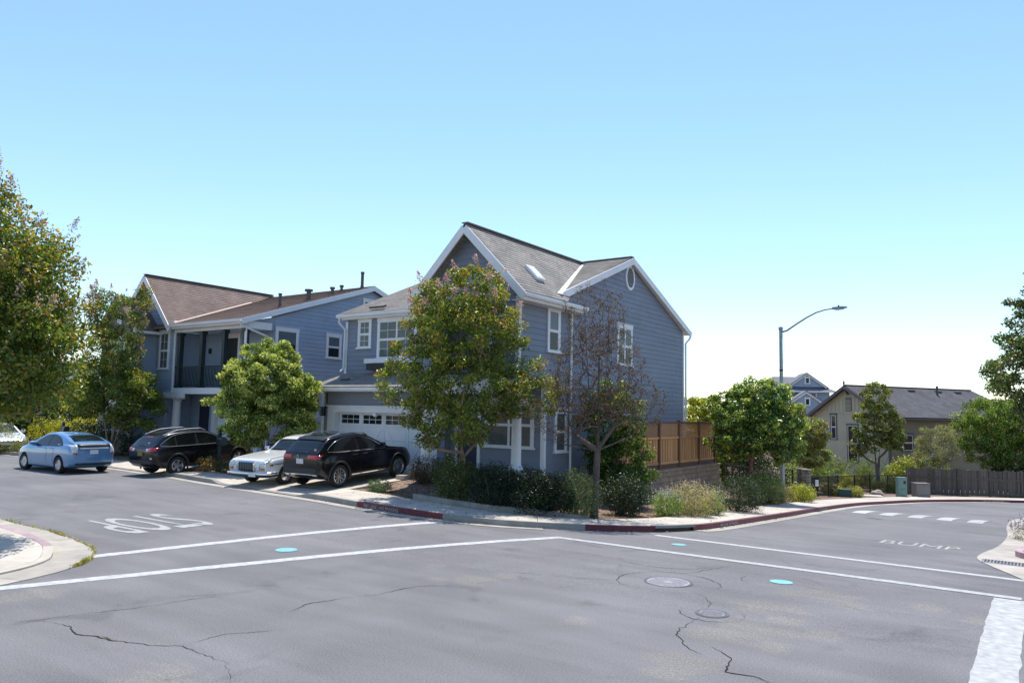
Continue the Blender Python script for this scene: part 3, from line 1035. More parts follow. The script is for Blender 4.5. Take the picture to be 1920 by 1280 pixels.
def roof_plane(house, poly, udir, m_, name='roof', thick=.14, expo=.145):
    """planar convex roof polygon: a slab plus stepped shingle courses"""
    P = [Vector(p) for p in poly]
    u = Vector(udir).normalized()
    n = (P[1] - P[0]).cross(P[2] - P[0]).normalized()
    if n.z < 0: n = -n
    v = n.cross(u)
    if v.z < 0: v = -v
    o = P[0]
    q = [((p - o).dot(u), (p - o).dot(v)) for p in P]
    slab = MB().prism([p - n * .02 for p in P], -n * thick).build(name, m_, house)
    mb = MB(); uvs = []
    v0, v1 = min(a[1] for a in q), max(a[1] for a in q)
    k = 0
    x = v0
    while x < v1 - .01:
        a, b = x, min(x + expo, v1)
        ra, rb = urange(q, a + 1e-5), urange(q, b - 1e-5)
        x += expo; k += 1
        if not ra or not rb: continue
        h = .014
        def W(uu, vv, nn): return o + u * uu + v * vv + n * nn
        vs = [W(ra[0], a, h), W(ra[1], a, h), W(rb[1], b, .002), W(rb[0], b, .002), W(ra[0], a, -.01), W(ra[1], a, -.01)]
        mb.add(vs, [(0, 1, 2, 3), (4, 5, 1, 0)])
        uvs += [(ra[0], a), (ra[1], a), (rb[1], b), (rb[0], b), (ra[0], a), (ra[1], a), (ra[1], a), (ra[0], a)]
    c = mb.build('shingle_courses', m_, slab, fix=False)
    lay = c.data.uv_layers.new(name='plan')
    for i, w in enumerate(uvs): lay.data[i].uv = w
    lay2 = slab.data.uv_layers.new(name='plan')
    for lp in slab.data.loops:
        co = slab.data.vertices[lp.vertex_index].co
        lay2.data[lp.index].uv = (co.dot(u), co.dot(v))
    c['kind'] = 'stuff'
    return slab

def bar(house, p0, p1, w, h, name, m_, up=(0, 0, 1)):
    return MB().beam(p0, p1, w, h, up).build(name, m_, house)

def gutter(house, p0, p1, out, name='gutter'):
    """half-box eaves gutter with a lip"""
    p0, p1, out = Vector(p0), Vector(p1), Vector(out).normalized()
    prof = [(0, 0), (.10, 0), (.125, .05), (.125, .13), (.105, .13), (.105, .03), (.0, .02), (0, .12), (-.02, .12), (-.02, 0)]
    vs = [p + out * a + Vector((0, 0, b)) for p in (p0, p1) for a, b in prof]
    n = len(prof)
    fs = [(i, (i + 1) % n, n + (i + 1) % n, n + i) for i in range(n)] + [tuple(range(n)), tuple(range(2 * n - 1, n - 1, -1))]
    return MB().add(vs, fs).build(name, M['white'], house)

def pipe(house, pts, r_, name, m_, n=8):
    return MB().tube(pts, r_, n).build(name, m_, house, smooth=40)

def column(house, x, y, z0, z1, r_, ped=0.0):
    """round column with base and capital"""
    mb = MB()
    mb.lathe([(r_ * 1.35, z0 + ped), (r_ * 1.35, z0 + ped + .05), (r_ * 1.2, z0 + ped + .09), (r_ * 1.05, z0 + ped + .13), (r_, z0 + ped + .18), (r_ * .98, z0 + (z1 - z0) * .4),
              (r_ * .88, z1 - .22), (r_ * .95, z1 - .2), (r_ * .95, z1 - .17), (r_ * .88, z1 - .15), (r_ * 1.15, z1 - .08), (r_ * 1.15, z1 - .05)], (x, y, 0), 28)
    q = r_ * 1.3
    mb.box(x - q, x + q, y - q, y + q, z1 - .05, z1)
    c = mb.build('column', M['white'], house, smooth=35)
    if ped:
        mb = MB(); q = r_ * 1.55
        mb.box(x - q, x + q, y - q, y + q, z0, z0 + ped - .03)
        mb.box(x - q - .03, x + q + .03, y - q - .03, y + q + .03, z0 + ped - .03, z0 + ped)
        mb.build('pedestal', M['white'], c)
    return c

def garage_door(house, F, u0, u1, v0, v1, n0):
    mb = MB(); fbox(mb, F, u0, u1, v0, v1, n0 - .05, n0)
    d = mb.build('garage_door', M['white'], house)
    w = (u1 - u0) / 4
    H = v1 - v0
    vt = v0 + H * .74
    for k in range(4):
        a, b = u0 + k * w, u0 + (k + 1) * w
        mb = MB()
        s = .085
        fbox(mb, F, a + .004, a + s, v0, v1, n0, n0 + .022); fbox(mb, F, b - s, b - .004, v0, v1, n0, n0 + .022)
        fbox(mb, F, a + s, b - s, v0, v0 + .13, n0, n0 + .020); fbox(mb, F, a + s, b - s, vt, vt + .09, n0, n0 + .020); fbox(mb, F, a + s, b - s, v1 - .06, v1, n0, n0 + .020)
        mb.build('panel_frame', M['white'], d)
        p0, p1 = ((a + s, v0 + .13), (b - s, vt)) if k % 2 else ((b - s, v0 + .13), (a + s, vt))
        q0, q1 = F(*p0, n0 + .008), F(*p1, n0 + .008)
        MB().beam(q0, q1, .016, .085, (0, 0, 1)).build('brace', M['white'], d)
        x0, x1, y0, y1 = a + s + .02, b - s - .02, vt + .105, v1 - .075
        for i in range(3):
            for j in range(2):
                mb = MB()
                fbox(mb, F, x0 + (x1 - x0) * i / 3 + .014, x0 + (x1 - x0) * (i + 1) / 3 - .014, y0 + (y1 - y0) * j / 2 + .012, y0 + (y1 - y0) * (j + 1) / 2 - .012, n0, n0 + .004)
                mb.build('pane', M['garage_glass'], d)
    for j in range(1, 4):
        mb = MB(); y = v0 + H * j / 4
        fbox(mb, F, u0, u1, y - .004, y + .004, n0 + .0005, n0 + .0015)
        mb.build('panel_joint', M['tan_trim'], d)
    return d

# ------------------------------------------------------------------ the slate-blue corner house
TR, TL, SF, SG, SU, SR = -13.30, -23.60, 19.35, 20.60, 21.75, 32.65     # right wall, left wall, gable front, garage front, upper-left wall, rear
RT, RZ = -15.25, 8.72                                                   # front gable ridge
GW = 1.97
MS, MZ = 27.05, 8.83                                                    # main ridge
EZ = 6.42
FZ = .58                                                                # porch floor
h1 = Thing('corner_house', 'slate-blue two-storey corner house with grey shingle roof and round gable vent', 'house', (-18.5, 26, .3))
FF, FG, FU, FP, FR_ = Face('F', SF), Face('F', SG), Face('F', SU), Face('F', 20.9), Face('R', TR)
# right wall with its gable
wall(h1, FR_, [(20.9, -1.6), (SR, -1.6), (SR, EZ - .02), (MS, MZ - .25), (21.4, EZ + .05), (20.9, EZ - .15)], M['siding'])
wall(h1, FR_, [(SF, 3.4), (20.9, 3.4), (20.9, EZ - .15), (SF, EZ - .15)], M['siding'])
# gable front round the recessed balcony
L_, R_ = RT - GW, RT + GW
wall(h1, FF, [(L_, 3.4), (R_, 3.4), (R_, 3.78), (L_, 3.78)], M['siding'])
wall(h1, FF, [(L_, 3.78), (L_ + .35, 3.78), (L_ + .35, 6.05), (L_, 6.05)], M['siding'])
wall(h1, FF, [(R_ - .55, 3.78), (R_, 3.78), (R_, 6.05), (R_ - .55, 6.05)], M['siding'])
wall(h1, FF, [(L_, 6.05), (R_, 6.05), (R_, 6.55), (RT, RZ - .18), (L_, 6.55)], M['siding'])
wall(h1, Face('F', 20.7), [(L_, 3.4), (R_ - .2, 3.4), (R_ - .2, 6.3), (L_, 6.3)], M['siding'], name='balcony_wall')
MB().box(L_, R_ - .2, SF + .01, 20.7, 3.4, 3.7).build('balcony_floor', M['white'], h1)
wd = MB(); fbox(wd, Face('F', 20.7), -16.1, -14.6, 3.75, 5.95, .0, .06)
wd = wd.build('balcony_door', M['white'], h1)
for a, b in ((-15.98, -15.4), (-15.3, -14.72)):
    mb = MB(); fbox(mb, Face('F', 20.7), a, b, 3.95, 5.83, .06, .066); mb.build('pane', M['glass'], wd)
mb = MB(); mb.beam((L_ + .35, SF + .05, 4.72), (R_ - .55, SF + .05, 4.72), .07, .06); mb.beam((L_ + .35, SF + .05, 3.9), (R_ - .55, SF + .05, 3.9), .06, .06)
rl = mb.build('balcony_railing', M['green_dark'], h1)
for k in range(24):
    x = L_ + .42 + k * (2 * GW - 1.04) / 23
    MB().box(x - .018, x + .018, SF + .03, SF + .07, 3.93, 4.69).build('baluster', M['green_dark'], rl)
bar(h1, (L_ - .02, SF - .03, 3.52), (R_ + .02, SF - .03, 3.52), .05, .24, 'band_board', M['white'])
bar(h1, (TR + .03, SF - .03, 3.52), (TR + .03, 20.9, 3.52), .05, .24, 'band_board', M['white'])
# corner boards
for x, y, z0, z1 in ((TR, SF, 3.64, 6.25), (TL, SU, 4.0, 6.2)):
    MB().box(x - .11, x + .026, y - .026, y + .11, z0, z1).build('corner_board', M['white'], h1)
MB().box(TR - .11, TR + .03, 20.9 - .03, 21.0, .0, 3.4).build('corner_board', M['white'], h1)
MB().box(TR - .1, TR + .026, SR - .1, SR + .03, -1.2, EZ).build('corner_board', M['white'], h1)
MB().box(TL - .03, TL + .09, SG - .03, SG + .09, .3, 3.3).build('corner_board', M['white'], h1)
# garage front
wall(h1, Face('R', L_ - .002), [(SG + .165, -.2), (20.88, -.2), (20.88, 3.4), (SG + .165, 3.4)], M['siding'], board=False)
wall(h1, Face('R', L_ - .002), [(SF + .165, 3.7), (20.7, 3.7), (20.7, 6.2), (SF + .165, 6.2)], M['siding'], board=False)
wall(h1, Face('R', L_ + .16), [(SF + .165, 3.7), (20.7, 3.7), (20.7, 6.2), (SF + .165, 6.2)], M['siding'])
wall(h1, FG, [(TL, -.2), (-23.3, -.2), (-23.3, 2.7), (TL, 2.7)], M['siding'])
wall(h1, FG, [(TL, 2.7), (L_, 2.7), (L_, 3.45), (TL, 3.45)], M['siding_flat'], board=False)
wall(h1, FG, [(-17.55, -.2), (L_, -.2), (L_, 2.7), (-17.55, 2.7)], M['siding'])
mb = MB()
fbox(mb, FG, -23.3, -22.84, .3, 2.46, -.28, .03); fbox(mb, FG, -17.98, -17.55, .3, 2.46, -.28, .03)
fbox(mb, FG, -23.3, -17.55, 2.46, 2.68, -.28, .035); fbox(mb, FG, -23.36, -17.5, 2.68, 2.73, .0, .07)
fbox(mb, FG, -22.98, -22.86, .3, 2.46, .03, .05)
mb.build('garage_surround', M['white'], h1)
garage_door(h1, FG, -22.82, -18.0, .40, 2.455, -.20)
# upper-left wall and the skirt roof over the garage
wall(h1, FU, [(TL, 3.7), (L_, 3.7), (L_, 6.35), (TL, 6.35)], M['siding'])
MB().box(TL, TL + .15, SG + .17, SU, -.3, 3.6).build('side_wall', M['siding'], h1)
MB().box(TL + .003, TL + .15, SU + .17, SR, -.3, 6.3).build('side_wall', M['siding'], h1)
MB().box(TL + .2, TR - .2, SR - .16, SR - .02, -.5, 6.3).build('rear_wall', M['siding'], h1)
roof_plane(h1, [(TL - .35, 20.15, 3.44), (L_ + .3, 20.15, 3.44), (L_ + .3, SU, 4.05), (TL - .02, SU, 4.05)], (1, 0, 0), M['roof_grey'], name='skirt_roof')
gutter(h1, (TL - .35, 20.14, 3.28), (L_ - .02, 20.14, 3.28), (0, -1, 0))
bar(h1, (TL - .3, 20.36, 3.28), (L_ - .02, 20.36, 3.28), .4, .05, 'soffit', M['white'])
# main roof
roof_plane(h1, [(RT - .6, 21.08, EZ), (TR + .18, 21.08, EZ), (TR + .18, MS, MZ), (RT - .6, MS, MZ)], (1, 0, 0), M['roof_grey'])
roof_plane(h1, [(TL - .33, 21.45, 6.49), (RT - .55, 21.45, 6.49), (RT - .55, MS, MZ + .004), (TL - .33, MS, MZ + .004)], (1, 0, 0), M['roof_grey'])
roof_plane(h1, [(TR + .18, 33.05, EZ), (TL - .35, 33.05, EZ), (TL - .35, MS, MZ), (TR + .18, MS, MZ)], (-1, 0, 0), M['roof_grey'])
ex = GW + .44
roof_plane(h1, [(RT + ex, 18.95, RZ - ex), (RT + ex, 21.6, RZ - ex), (RT, MS - .2, RZ), (RT, 18.95, RZ)], (0, 1, 0), M['roof_grey'])
roof_plane(h1, [(RT - ex, 21.6, RZ - ex), (RT - ex, 18.95, RZ - ex), (RT, 18.95, RZ), (RT, MS - .2, RZ)], (0, -1, 0), M['roof_grey'])
bar(h1, (RT, 18.94, RZ + .02), (RT, MS - .3, RZ + .02), .26, .03, 'ridge_cap', M['cap_grey'])
bar(h1, (TL - .34, MS, MZ + .02), (TR + .17, MS, MZ + .02), .26, .03, 'ridge_cap', M['cap_grey'])
# barge boards
dn = Vector((1, 0, -1)).normalized()
for sgn in (1, -1):
    bar(h1, (RT, 18.92 + .002 * sgn, RZ - .17), (RT + sgn * (ex + .02), 18.92 + .002 * sgn, RZ - ex - .19), .05, .25, 'barge_board', M['white'], (0, 0, 1))
bar(h1, (TR + .20, 21.0, EZ - .13), (TR + .20, MS, MZ - .16), .05, .24, 'barge_board', M['white'])
bar(h1, (TR + .203, 33.1, EZ - .13), (TR + .203, MS, MZ - .16), .05, .24, 'barge_board', M['white'])
for (p, q) in (((TR + .1, 21.15, EZ - .16), (TR + .1, MS, MZ - .19)), ((TR + .1, 32.95, EZ - .16), (TR + .1, MS, MZ - .19))):
    bar(h1, p, q, .2, .02, 'soffit', M['white'])
# eaves on the right: fascia, gutter, valley flashing
bar(h1, (RT + ex - .05, 18.95, RZ - ex - .15), (RT + ex - .05, 22.75, RZ - ex - .15), .04, .2, 'fascia', M['white'])
gutter(h1, (RT + ex - .02, 18.93, RZ - ex - .17), (RT + ex - .02, 22.8, RZ - ex - .19), (1, 0, 0))
MB().box(TR - .02, RT + ex - .03, 18.96, 22.7, RZ - ex - .27, RZ - ex - .245).build('soffit', M['white'], h1)
def zmain(s): return EZ + (MZ - EZ) * (s - 21.08) / (MS - 21.08)
v0 = Vector((RT + (RZ - zmain(21.35)), 21.35, zmain(21.35) + .035)); v1 = Vector((RT + .12, MS - .35, RZ - .05))
bar(h1, v0, v1, .20, .03, 'valley_flashing', M['white'], (.35, -.2, 1))
# upper-left eaves
bar(h1, (TL - .31, 21.52, EZ - .06), (L_ - .4, 21.52, EZ - .06), .05, .2, 'fascia', M['white'])
gutter(h1, (TL - .34, 21.49, EZ - .08), (RT - ex + .1, 21.49, EZ - .08), (0, -1, 0))
MB().box(TL - .31, L_ - .1, 21.55, SU - .005, EZ - .16, EZ - .13).build('soffit', M['white'], h1)
# downspouts
pipe(h1, [(TL - .18, 21.42, EZ - .06), (TL - .18, 21.42, EZ - .28), (TL - .06, SU - .1, EZ - .55), (TL - .06, SU - .1, 4.25), (TL - .08, SU - .25, 4.12)], .045, 'downspout', M['white'])
pipe(h1, [(TR + .09, 22.45, 6.1), (TR + .09, 22.45, .6)], .045, 'downspout', M['white'])
pipe(h1, [(TR + .2, SR + .38, EZ - .15), (TR + .2, SR + .3, EZ - .3), (TR + .08, SR + .08, EZ - .55), (TR + .08, SR + .08, -.8)], .045, 'downspout', M['white'])
# windows
window(h1, FR_, 20.98, 21.78, 4.62, 6.13, curtain='blind')
window(h1, FR_, 26.0, 27.3, 4.5, 6.1, sashes=2, curtain='blind')
window(h1, FR_, 21.5, 22.3, 1.3, 2.75, curtain='curtain')
window(h1, FU, -22.95, -22.18, 5.08, 6.30, hung=True, muntins=(1, 1), curtain='curtain')
window(h1, FU, -21.83, -19.7, 4.62, 6.24, sashes=2, muntins=(1, 1), curtain='curtain')
# window box under the pair of windows
mb = MB(); mb.box(-22.2, -19.4, SU - .38, SU - .03, 4.42, 4.60)
wb = mb.build('window_box', M['white'], h1)
MB().box(-22.1, -19.5, SU - .34, SU - .06, 4.16, 4.40).build('planter_trough', M['black'], wb)
# porch: floor, back wall, door, columns
MB().box(L_ - .15, R_ + .12, SF - .25, 20.72, -.3, FZ).build('porch_floor', M['concrete_grey'], h1)
wall(h1, FP, [(L_, FZ), (TR, FZ), (TR, 3.4), (L_, 3.4)], M['siding'], name='porch_wall')
MB().box(L_ - .1, R_, SF, 20.9, 3.36, 3.42).build('porch_ceiling', M['white'], h1)
bar(h1, (L_ - .05, SF + .06, 3.28), (R_ + .02, SF + .06, 3.28), .22, .24, 'porch_beam', M['white'])
column(h1, L_ + .12, SF + .1, FZ, 3.17, .16, ped=.26)
column(h1, R_ - .1, SF + .1, FZ, 3.17, .16, ped=.26)
mb = MB(); q = .27; mb.box(L_ + .12 - q, L_ + .12 + q, SF + .1 - q - .12, SF + .1 + q, .2, FZ - .004)
window(h1, FP, -15.68, -13.66, 1.42, 3.02, sashes=2, curtain='curtain')
mb = MB(); fbox(mb, FP, -16.95, -16.83, FZ, 2.85, .0, .06); fbox(mb, FP, -15.98, -15.86, FZ, 2.85, .0, .06); fbox(mb, FP, -16.99, -15.82, 2.85, 3.0, .0, .07)
df = mb.build('front_door', M['white'], h1)
mb = MB(); fbox(mb, FP, -16.83, -15.98, FZ, 2.85, .022, .04); mb.build('door_leaf', M['navy'], df)
mb = MB(); fbox(mb, FP, -15.79, -15.74, 1.75, 1.92, .02, .05); mb.build('doorbell', M['white'], h1)
# steps down to the drive
for k, (x0, z0) in enumerate(((-17.75, .43), (-18.12, .30))):
    MB().box(x0, L_ - .16 - .37 * 0 if k == 0 else -17.76, 18.75, 20.2, -.1, z0).build('step', M['concrete'], h1)
# brick plinth courses under the left column
for j in range(3):
    for i in range(3):
        x = L_ - .155 + i * .2 - (.1 if j % 2 else 0)
        MB().box(max(x, L_ - .17), x + .19, SF - .28, SF - .252, .34 + j * .075, .34 + j * .075 + .065).build('brick', M['brick'], h1)
# oval louvred vent in the side gable
vc = FR_(27.1, 8.02, 0)
mb = MB()
prof = []
n = 40
rings = [(.30, .40, .0), (.30, .40, .05), (.38, .49, .06), (.40, .51, .04), (.40, .51, .0)]
vs = [Vector((TR + d, 27.1 + a * math.cos(2 * math.pi * k / n), 8.02 + b * math.sin(2 * math.pi * k / n))) for a, b, d in rings for k in range(n)]
mb.add(vs, [(i * n + k, i * n + (k + 1) % n, (i + 1) * n + (k + 1) % n, (i + 1) * n + k) for i in range(len(rings) - 1) for k in range(n)])
vt = mb.build('gable_vent', M['white'], h1, smooth=40)
mb = MB(); mb.add([Vector((TR + .022, 27.1 + .31 * math.cos(2 * math.pi * k / n), 8.02 + .41 * math.sin(2 * math.pi * k / n))) for k in range(n)], [tuple(range(n))]).build('vent_back', M['black'], vt)
for k in range(9):
    z = 8.02 - .36 + k * .09
    hw = .31 * math.sqrt(max(0.02, 1 - ((z - 8.02) / .41) ** 2))
    MB().beam((TR + .035, 27.1 - hw, z), (TR + .035, 27.1 + hw, z), .012, .065, (.8, 0, 1)).build('louvre', M['siding_flat'], vt)
# skylight on the gable's right slope, slot vent on the upper-left roof
def slope_pt(x, y, up): return Vector((x, y, RZ - (x - RT))) + Vector((1, 0, 1)).normalized() * up
sk = Vector((RT + 1.55, 20.75, 0)); sk.z = RZ - 1.55
nn = Vector((1, 0, 1)).normalized(); dd = Vector((1, 0, -1)).normalized()
mb = MB(); mb.beam(sk - dd * .34 + nn * .06, sk + dd * .34 + nn * .06, .5, .10, nn)
s_ = mb.build('skylight', M['white'], h1)
MB().beam(sk - dd * .28 + nn * .115, sk + dd * .28 + nn * .115, .4, .015, nn).build('pane', M['blind'], s_)
nn2 = Vector((0, -(MZ - EZ), MS - 21.08)).normalized(); dd2 = Vector((1, 0, 0))
c = Vector((-21.9, 21.75, zmain(21.75))) + nn2 * .05
MB().beam(c - dd2 * .42, c + dd2 * .42, .16, .08, nn2).build('roof_vent', M['vent'], h1)
c = Vector((-22.7, 20.9, 3.44 + (20.9 - 20.15) * .381)) + nn2 * .04
MB().beam(c - dd2 * .2, c + dd2 * .2, .14, .05, nn2).build('roof_vent', M['vent'], h1)
# number plate and lantern by the garage
mb = MB(); fbox(mb, FG, -23.53, -23.36, 2.78, 3.2, .0, .025)
pl = mb.build('number_plate', M['black'], h1)
for k in range(4):
    mb = MB(); y = 3.10 - k * .095
    fbox(mb, FG, -23.475, -23.415, y - .03, y + .035, .025, .029)
    mb.build('numeral', M['paint'], pl)
mb = MB(); fbox(mb, FG, -23.55, -23.42, 2.30, 2.36, .0, .2); fbox(mb, FG, -23.56, -23.38, 2.62, 2.66, .0, .24); fbox(mb, FG, -23.52, -23.44, 2.36, 2.62, .0, .03)
for du in (-23.55, -23.40):
    for dn_ in (.06, .21): fbox(mb, FG, du, du + .015, 2.36, 2.62, dn_, dn_ + .015)
lt = mb.build('wall_lantern', M['black'], h1)
mb = MB(); fbox(mb, FG, -23.53, -23.405, 2.37, 2.61, .075, .2); mb.build('lantern_glass', M['glass'], lt)
mb = MB(); fbox(mb, FG, -20.75, -20.55, 2.36, 2.44, .0, .1); fbox(mb, FG, -20.6, -20.5, 2.32, 2.38, .06, .16)
mb.build('flood_light', M['white'], h1)

# ------------------------------------------------------------------ the light-blue neighbour
h2 = Thing('neighbour_house', 'light-blue two-storey house with brown shingle roof and dark-railed balcony', 'house', (-33, 26, .3))
T2R, S2, M2S, M2Z, E2 = -28.60, 20.40, 27.90, 9.02, 6.42
R2T, R2Z = -36.50, 9.06
F2, F2R, F2B = Face('F', S2), Face('R', T2R), Face('F', 21.9)
G2L, G2R = -38.95, -34.10
wall(h2, F2R, [(21.9, -.3), (35.4, -.3), (35.4, E2), (M2S, M2Z - .25), (21.9, E2 + .28)], M['siding2'])
wall(h2, F2R, [(S2, 6.08), (21.9, 6.08), (21.9, E2 + .28), (S2, E2 - .1)], M['siding2'], board=False)
wall(h2, Face('R', G2R), [(S2 + .165, 3.42), (21.9, 3.42), (21.9, 6.12), (S2 + .165, 6.12)], M['siding2'])
wall(h2, F2, [(G2L, 3.0), (G2R, 3.0), (G2R, 6.5), (R2T, R2Z - .2), (G2L, 6.5)], M['siding2'])
wall(h2, F2, [(G2L, -.2), (-34.6, -.2), (-34.6, 3.0), (G2L, 3.0)], M['siding2'])
wall(h2, F2B, [(G2R, 3.4), (T2R, 3.4), (T2R, 6.4), (G2R, 6.4)], M['siding2'], name='balcony_wall')
wall(h2, Face('R', -34.6), [(S2 + .165, -.2), (21.7, -.2), (21.7, 3.2), (S2 + .165, 3.2)], M['siding2'], board=False)
wall(h2, Face('F', 21.7), [(-34.6, -.2), (-32.75, -.2), (-32.75, 3.2), (-34.6, 3.2)], M['siding2'], name='porch_wall')
wall(h2, Face('F', 21.7), [(-32.75, 2.55), (T2R, 2.55), (T2R, 3.2), (-32.75, 3.2)], M['siding_flat'], board=False)
wall(h2, Face('F', 21.7), [(-29.15, -.2), (T2R, -.2), (T2R, 2.55), (-29.15, 2.55)], M['siding2'])
MB().box(G2R + .02, T2R + .03, S2 - .02, 21.9, 3.14, 3.42).build('balcony_floor', M['white'], h2)
MB().box(G2R + .02, T2R - .02, S2 + .1, 21.9, 6.12, 6.2).build('balcony_ceiling', M['white'], h2)
bar(h2, (G2R, S2 + .02, 6.20), (T2R + .04, S2 + .02, 6.20), .12, .28, 'balcony_beam', M['white'])
bar(h2, (-34.65, S2 - .03, 3.08), (G2R + 1.0, S2 - .03, 3.08), .2, .28, 'porch_beam', M['white'])
for x in (-33.75, -31.95, -30.25, -28.72):
    mb = MB(); mb.box(x - .1, x + .1, S2, S2 + .2, 3.42, 6.06); mb.box(x - .14, x + .14, S2 - .04, S2 + .24, 5.9, 6.06); mb.box(x - .125, x + .125, S2 - .025, S2 + .225, 3.42, 3.6)
    mb.build('balcony_post', M['green_dark'], h2)
mb = MB(); mb.beam((G2R, S2 + .1, 4.42), (T2R, S2 + .1, 4.42), .08, .06); mb.beam((G2R, S2 + .1, 3.52), (T2R, S2 + .1, 3.52), .06, .06)
rl = mb.build('balcony_railing', M['green_dark'], h2)
for k in range(48):
    x = G2R + .06 + k * (T2R - G2R - .1) / 47
    MB().box(x - .016, x + .016, S2 + .085, S2 + .115, 3.55, 4.39).build('baluster', M['green_dark'], rl)
mb = MB(); mb.beam((T2R - .03, S2 + .2, 4.42), (T2R - .03, 21.88, 4.42), .06, .06)
mb.build('balcony_railing', M['green_dark'], h2)
mb = MB(); fbox(mb, F2B, -32.15, -32.0, 3.42, 5.85, .0, .06); fbox(mb, F2B, -31.2, -31.05, 3.42, 5.85, .0, .06); fbox(mb, F2B, -32.15, -31.05, 5.85, 6.1, .0, .06)
df = mb.build('balcony_door', M['white'], h2)
mb = MB(); fbox(mb, F2B, -32.0, -31.2, 3.42, 5.85, .022, .04); mb.build('door_leaf', M['black'], df)
mb = MB(); fbox(mb, F2B, -33.45, -33.32, 5.15, 5.4, .0, .12); mb.build('wall_lantern', M['black'], h2)
column(h2, -33.95, S2 + .2, .3, 2.94, .2)
mb = MB(); fbox(mb, Face('F', 21.7), -33.7, -32.95, .4, 2.75, .02, .05); mb.build('front_door', M['navy'], h2)
mb = MB()
fbox(mb, Face('F', 21.7), -32.75, -32.45, .3, 2.42, -.2, .03); fbox(mb, Face('F', 21.7), -29.45, -29.15, .3, 2.42, -.2, .03); fbox(mb, Face('F', 21.7), -32.75, -29.15, 2.42, 2.6, -.2, .04)
mb.build('garage_surround', M['white'], h2)
garage_door(h2, Face('F', 21.7), -32.44, -29.46, .40, 2.42, -.15)
for x, y, z0, z1 in ((G2R, S2, 3.2, 6.2), (T2R, S2, 3.2, 6.1)):
    MB().box(x - .05, x + .06, y - .03, y + .02, z0, z1).build('corner_board', M['white'], h2)
# bay at the far end with its own small gable
FB = Face('F', 19.3)
wall(h2, FB, [(-38.7, -.2), (-35.7, -.2), (-35.7, 6.3), (-37.2, 7.75), (-38.7, 6.3)], M['olive'], name='bay_wall')
wall(h2, Face('R', -35.7), [(19.3, -.2), (S2, -.2), (S2, 6.3), (19.3, 6.3)], M['siding2'], name='bay_wall')
roof_plane(h2, [(-35.35, 19.0, 6.12), (-35.35, S2, 6.12), (-37.2, S2, 7.95), (-37.2, 19.0, 7.95)], (0, 1, 0), M['roof_brown'], name='bay_roof')
roof_plane(h2, [(-39.05, S2, 6.12), (-39.05, 19.0, 6.12), (-37.2, 19.0, 7.95), (-37.2, S2, 7.95)], (0, -1, 0), M['roof_brown'], name='bay_roof')
gutter(h2, (-35.36, 19.0, 6.0), (-35.36, S2, 6.0), (1, 0, 0))
pipe(h2, [(-35.3, 19.1, 6.0), (-35.4, 19.2, 5.8), (-35.62, 19.25, 5.6), (-35.62, 19.25, .5)], .045, 'downspout', M['white'])
window(h2, FB, -37.9, -36.5, 4.3, 5.9, sashes=2, curtain='curtain')
window(h2, FB, -37.9, -36.5, 1.3, 2.8, sashes=2, curtain='curtain')
mb = MB(); fbox(mb, FB, -37.4, -37.0, 6.5, 7.1, .0, .04); mb.build('gable_vent', M['white'], h2)
MB().box(G2L + .1, T2R - .2, 35.2, 35.35, -.3, 6.3).build('rear_wall', M['siding2'], h2)
MB().box(G2L, G2L + .15, S2 + .2, 35.15, -.3, 6.3).build('side_wall', M['siding2'], h2)
# roofs
roof_plane(h2, [(G2L - .4, S2 - .35, E2), (T2R + .2, S2 - .35, E2), (T2R + .2, M2S, M2Z), (G2L - .4, M2S, M2Z)], (1, 0, 0), M['roof_brown'])
roof_plane(h2, [(T2R + .2, 35.5, E2 + .1), (G2L - .4, 35.5, E2 + .1), (G2L - .4, M2S, M2Z), (T2R + .2, M2S, M2Z)], (-1, 0, 0), M['roof_brown'])
e2 = 2.5
roof_plane(h2, [(R2T + e2, S2 - .4, R2Z - e2 * 1.08), (R2T + e2, S2 + .5, R2Z - e2 * 1.08), (R2T, M2S - .1, R2Z), (R2T, S2 - .4, R2Z)], (0, 1, 0), M['roof_brown'])
roof_plane(h2, [(R2T - e2, S2 + .5, R2Z - e2 * 1.08), (R2T - e2, S2 - .4, R2Z - e2 * 1.08), (R2T, S2 - .4, R2Z), (R2T, M2S - .1, R2Z)], (0, -1, 0), M['roof_brown'])
bar(h2, (R2T, S2 - .41, R2Z + .02), (R2T, M2S - .2, R2Z + .02), .26, .03, 'ridge_cap', M['cap_brown'])
for sgn in (1, -1):
    bar(h2, (R2T, S2 - .42 + .002 * sgn, R2Z - .17), (R2T + sgn * (e2 + .02), S2 - .42 + .002 * sgn, R2Z - e2 * 1.08 - .19), .05, .24, 'barge_board', M['white'])
def z2(s): return E2 + (M2Z - E2) * (s - S2 + .35) / (M2S - S2 + .35)
bar(h2, (T2R + .22, S2 - .4, E2 - .12), (T2R + .22, M2S, M2Z - .15), .05, .24, 'barge_board', M['white'])
bar(h2, (T2R + .223, 35.5, E2 - .02), (T2R + .223, M2S, M2Z - .15), .05, .24, 'barge_board', M['white'])
bar(h2, (T2R + .11, S2 - .2, E2 - .12), (T2R + .11, M2S, M2Z - .18), .2, .02, 'soffit', M['white'])
gutter(h2, (G2R, S2 - .36, E2 - .14), (T2R + .22, S2 - .36, E2 - .14), (0, -1, 0))
bar(h2, (G2R, S2 - .32, E2 - .12), (T2R + .2, S2 - .32, E2 - .12), .04, .2, 'fascia', M['white'])
MB().box(G2R, T2R + .2, S2 - .3, S2 - .06, E2 - .2, E2 - .17).build('soffit', M['white'], h2)
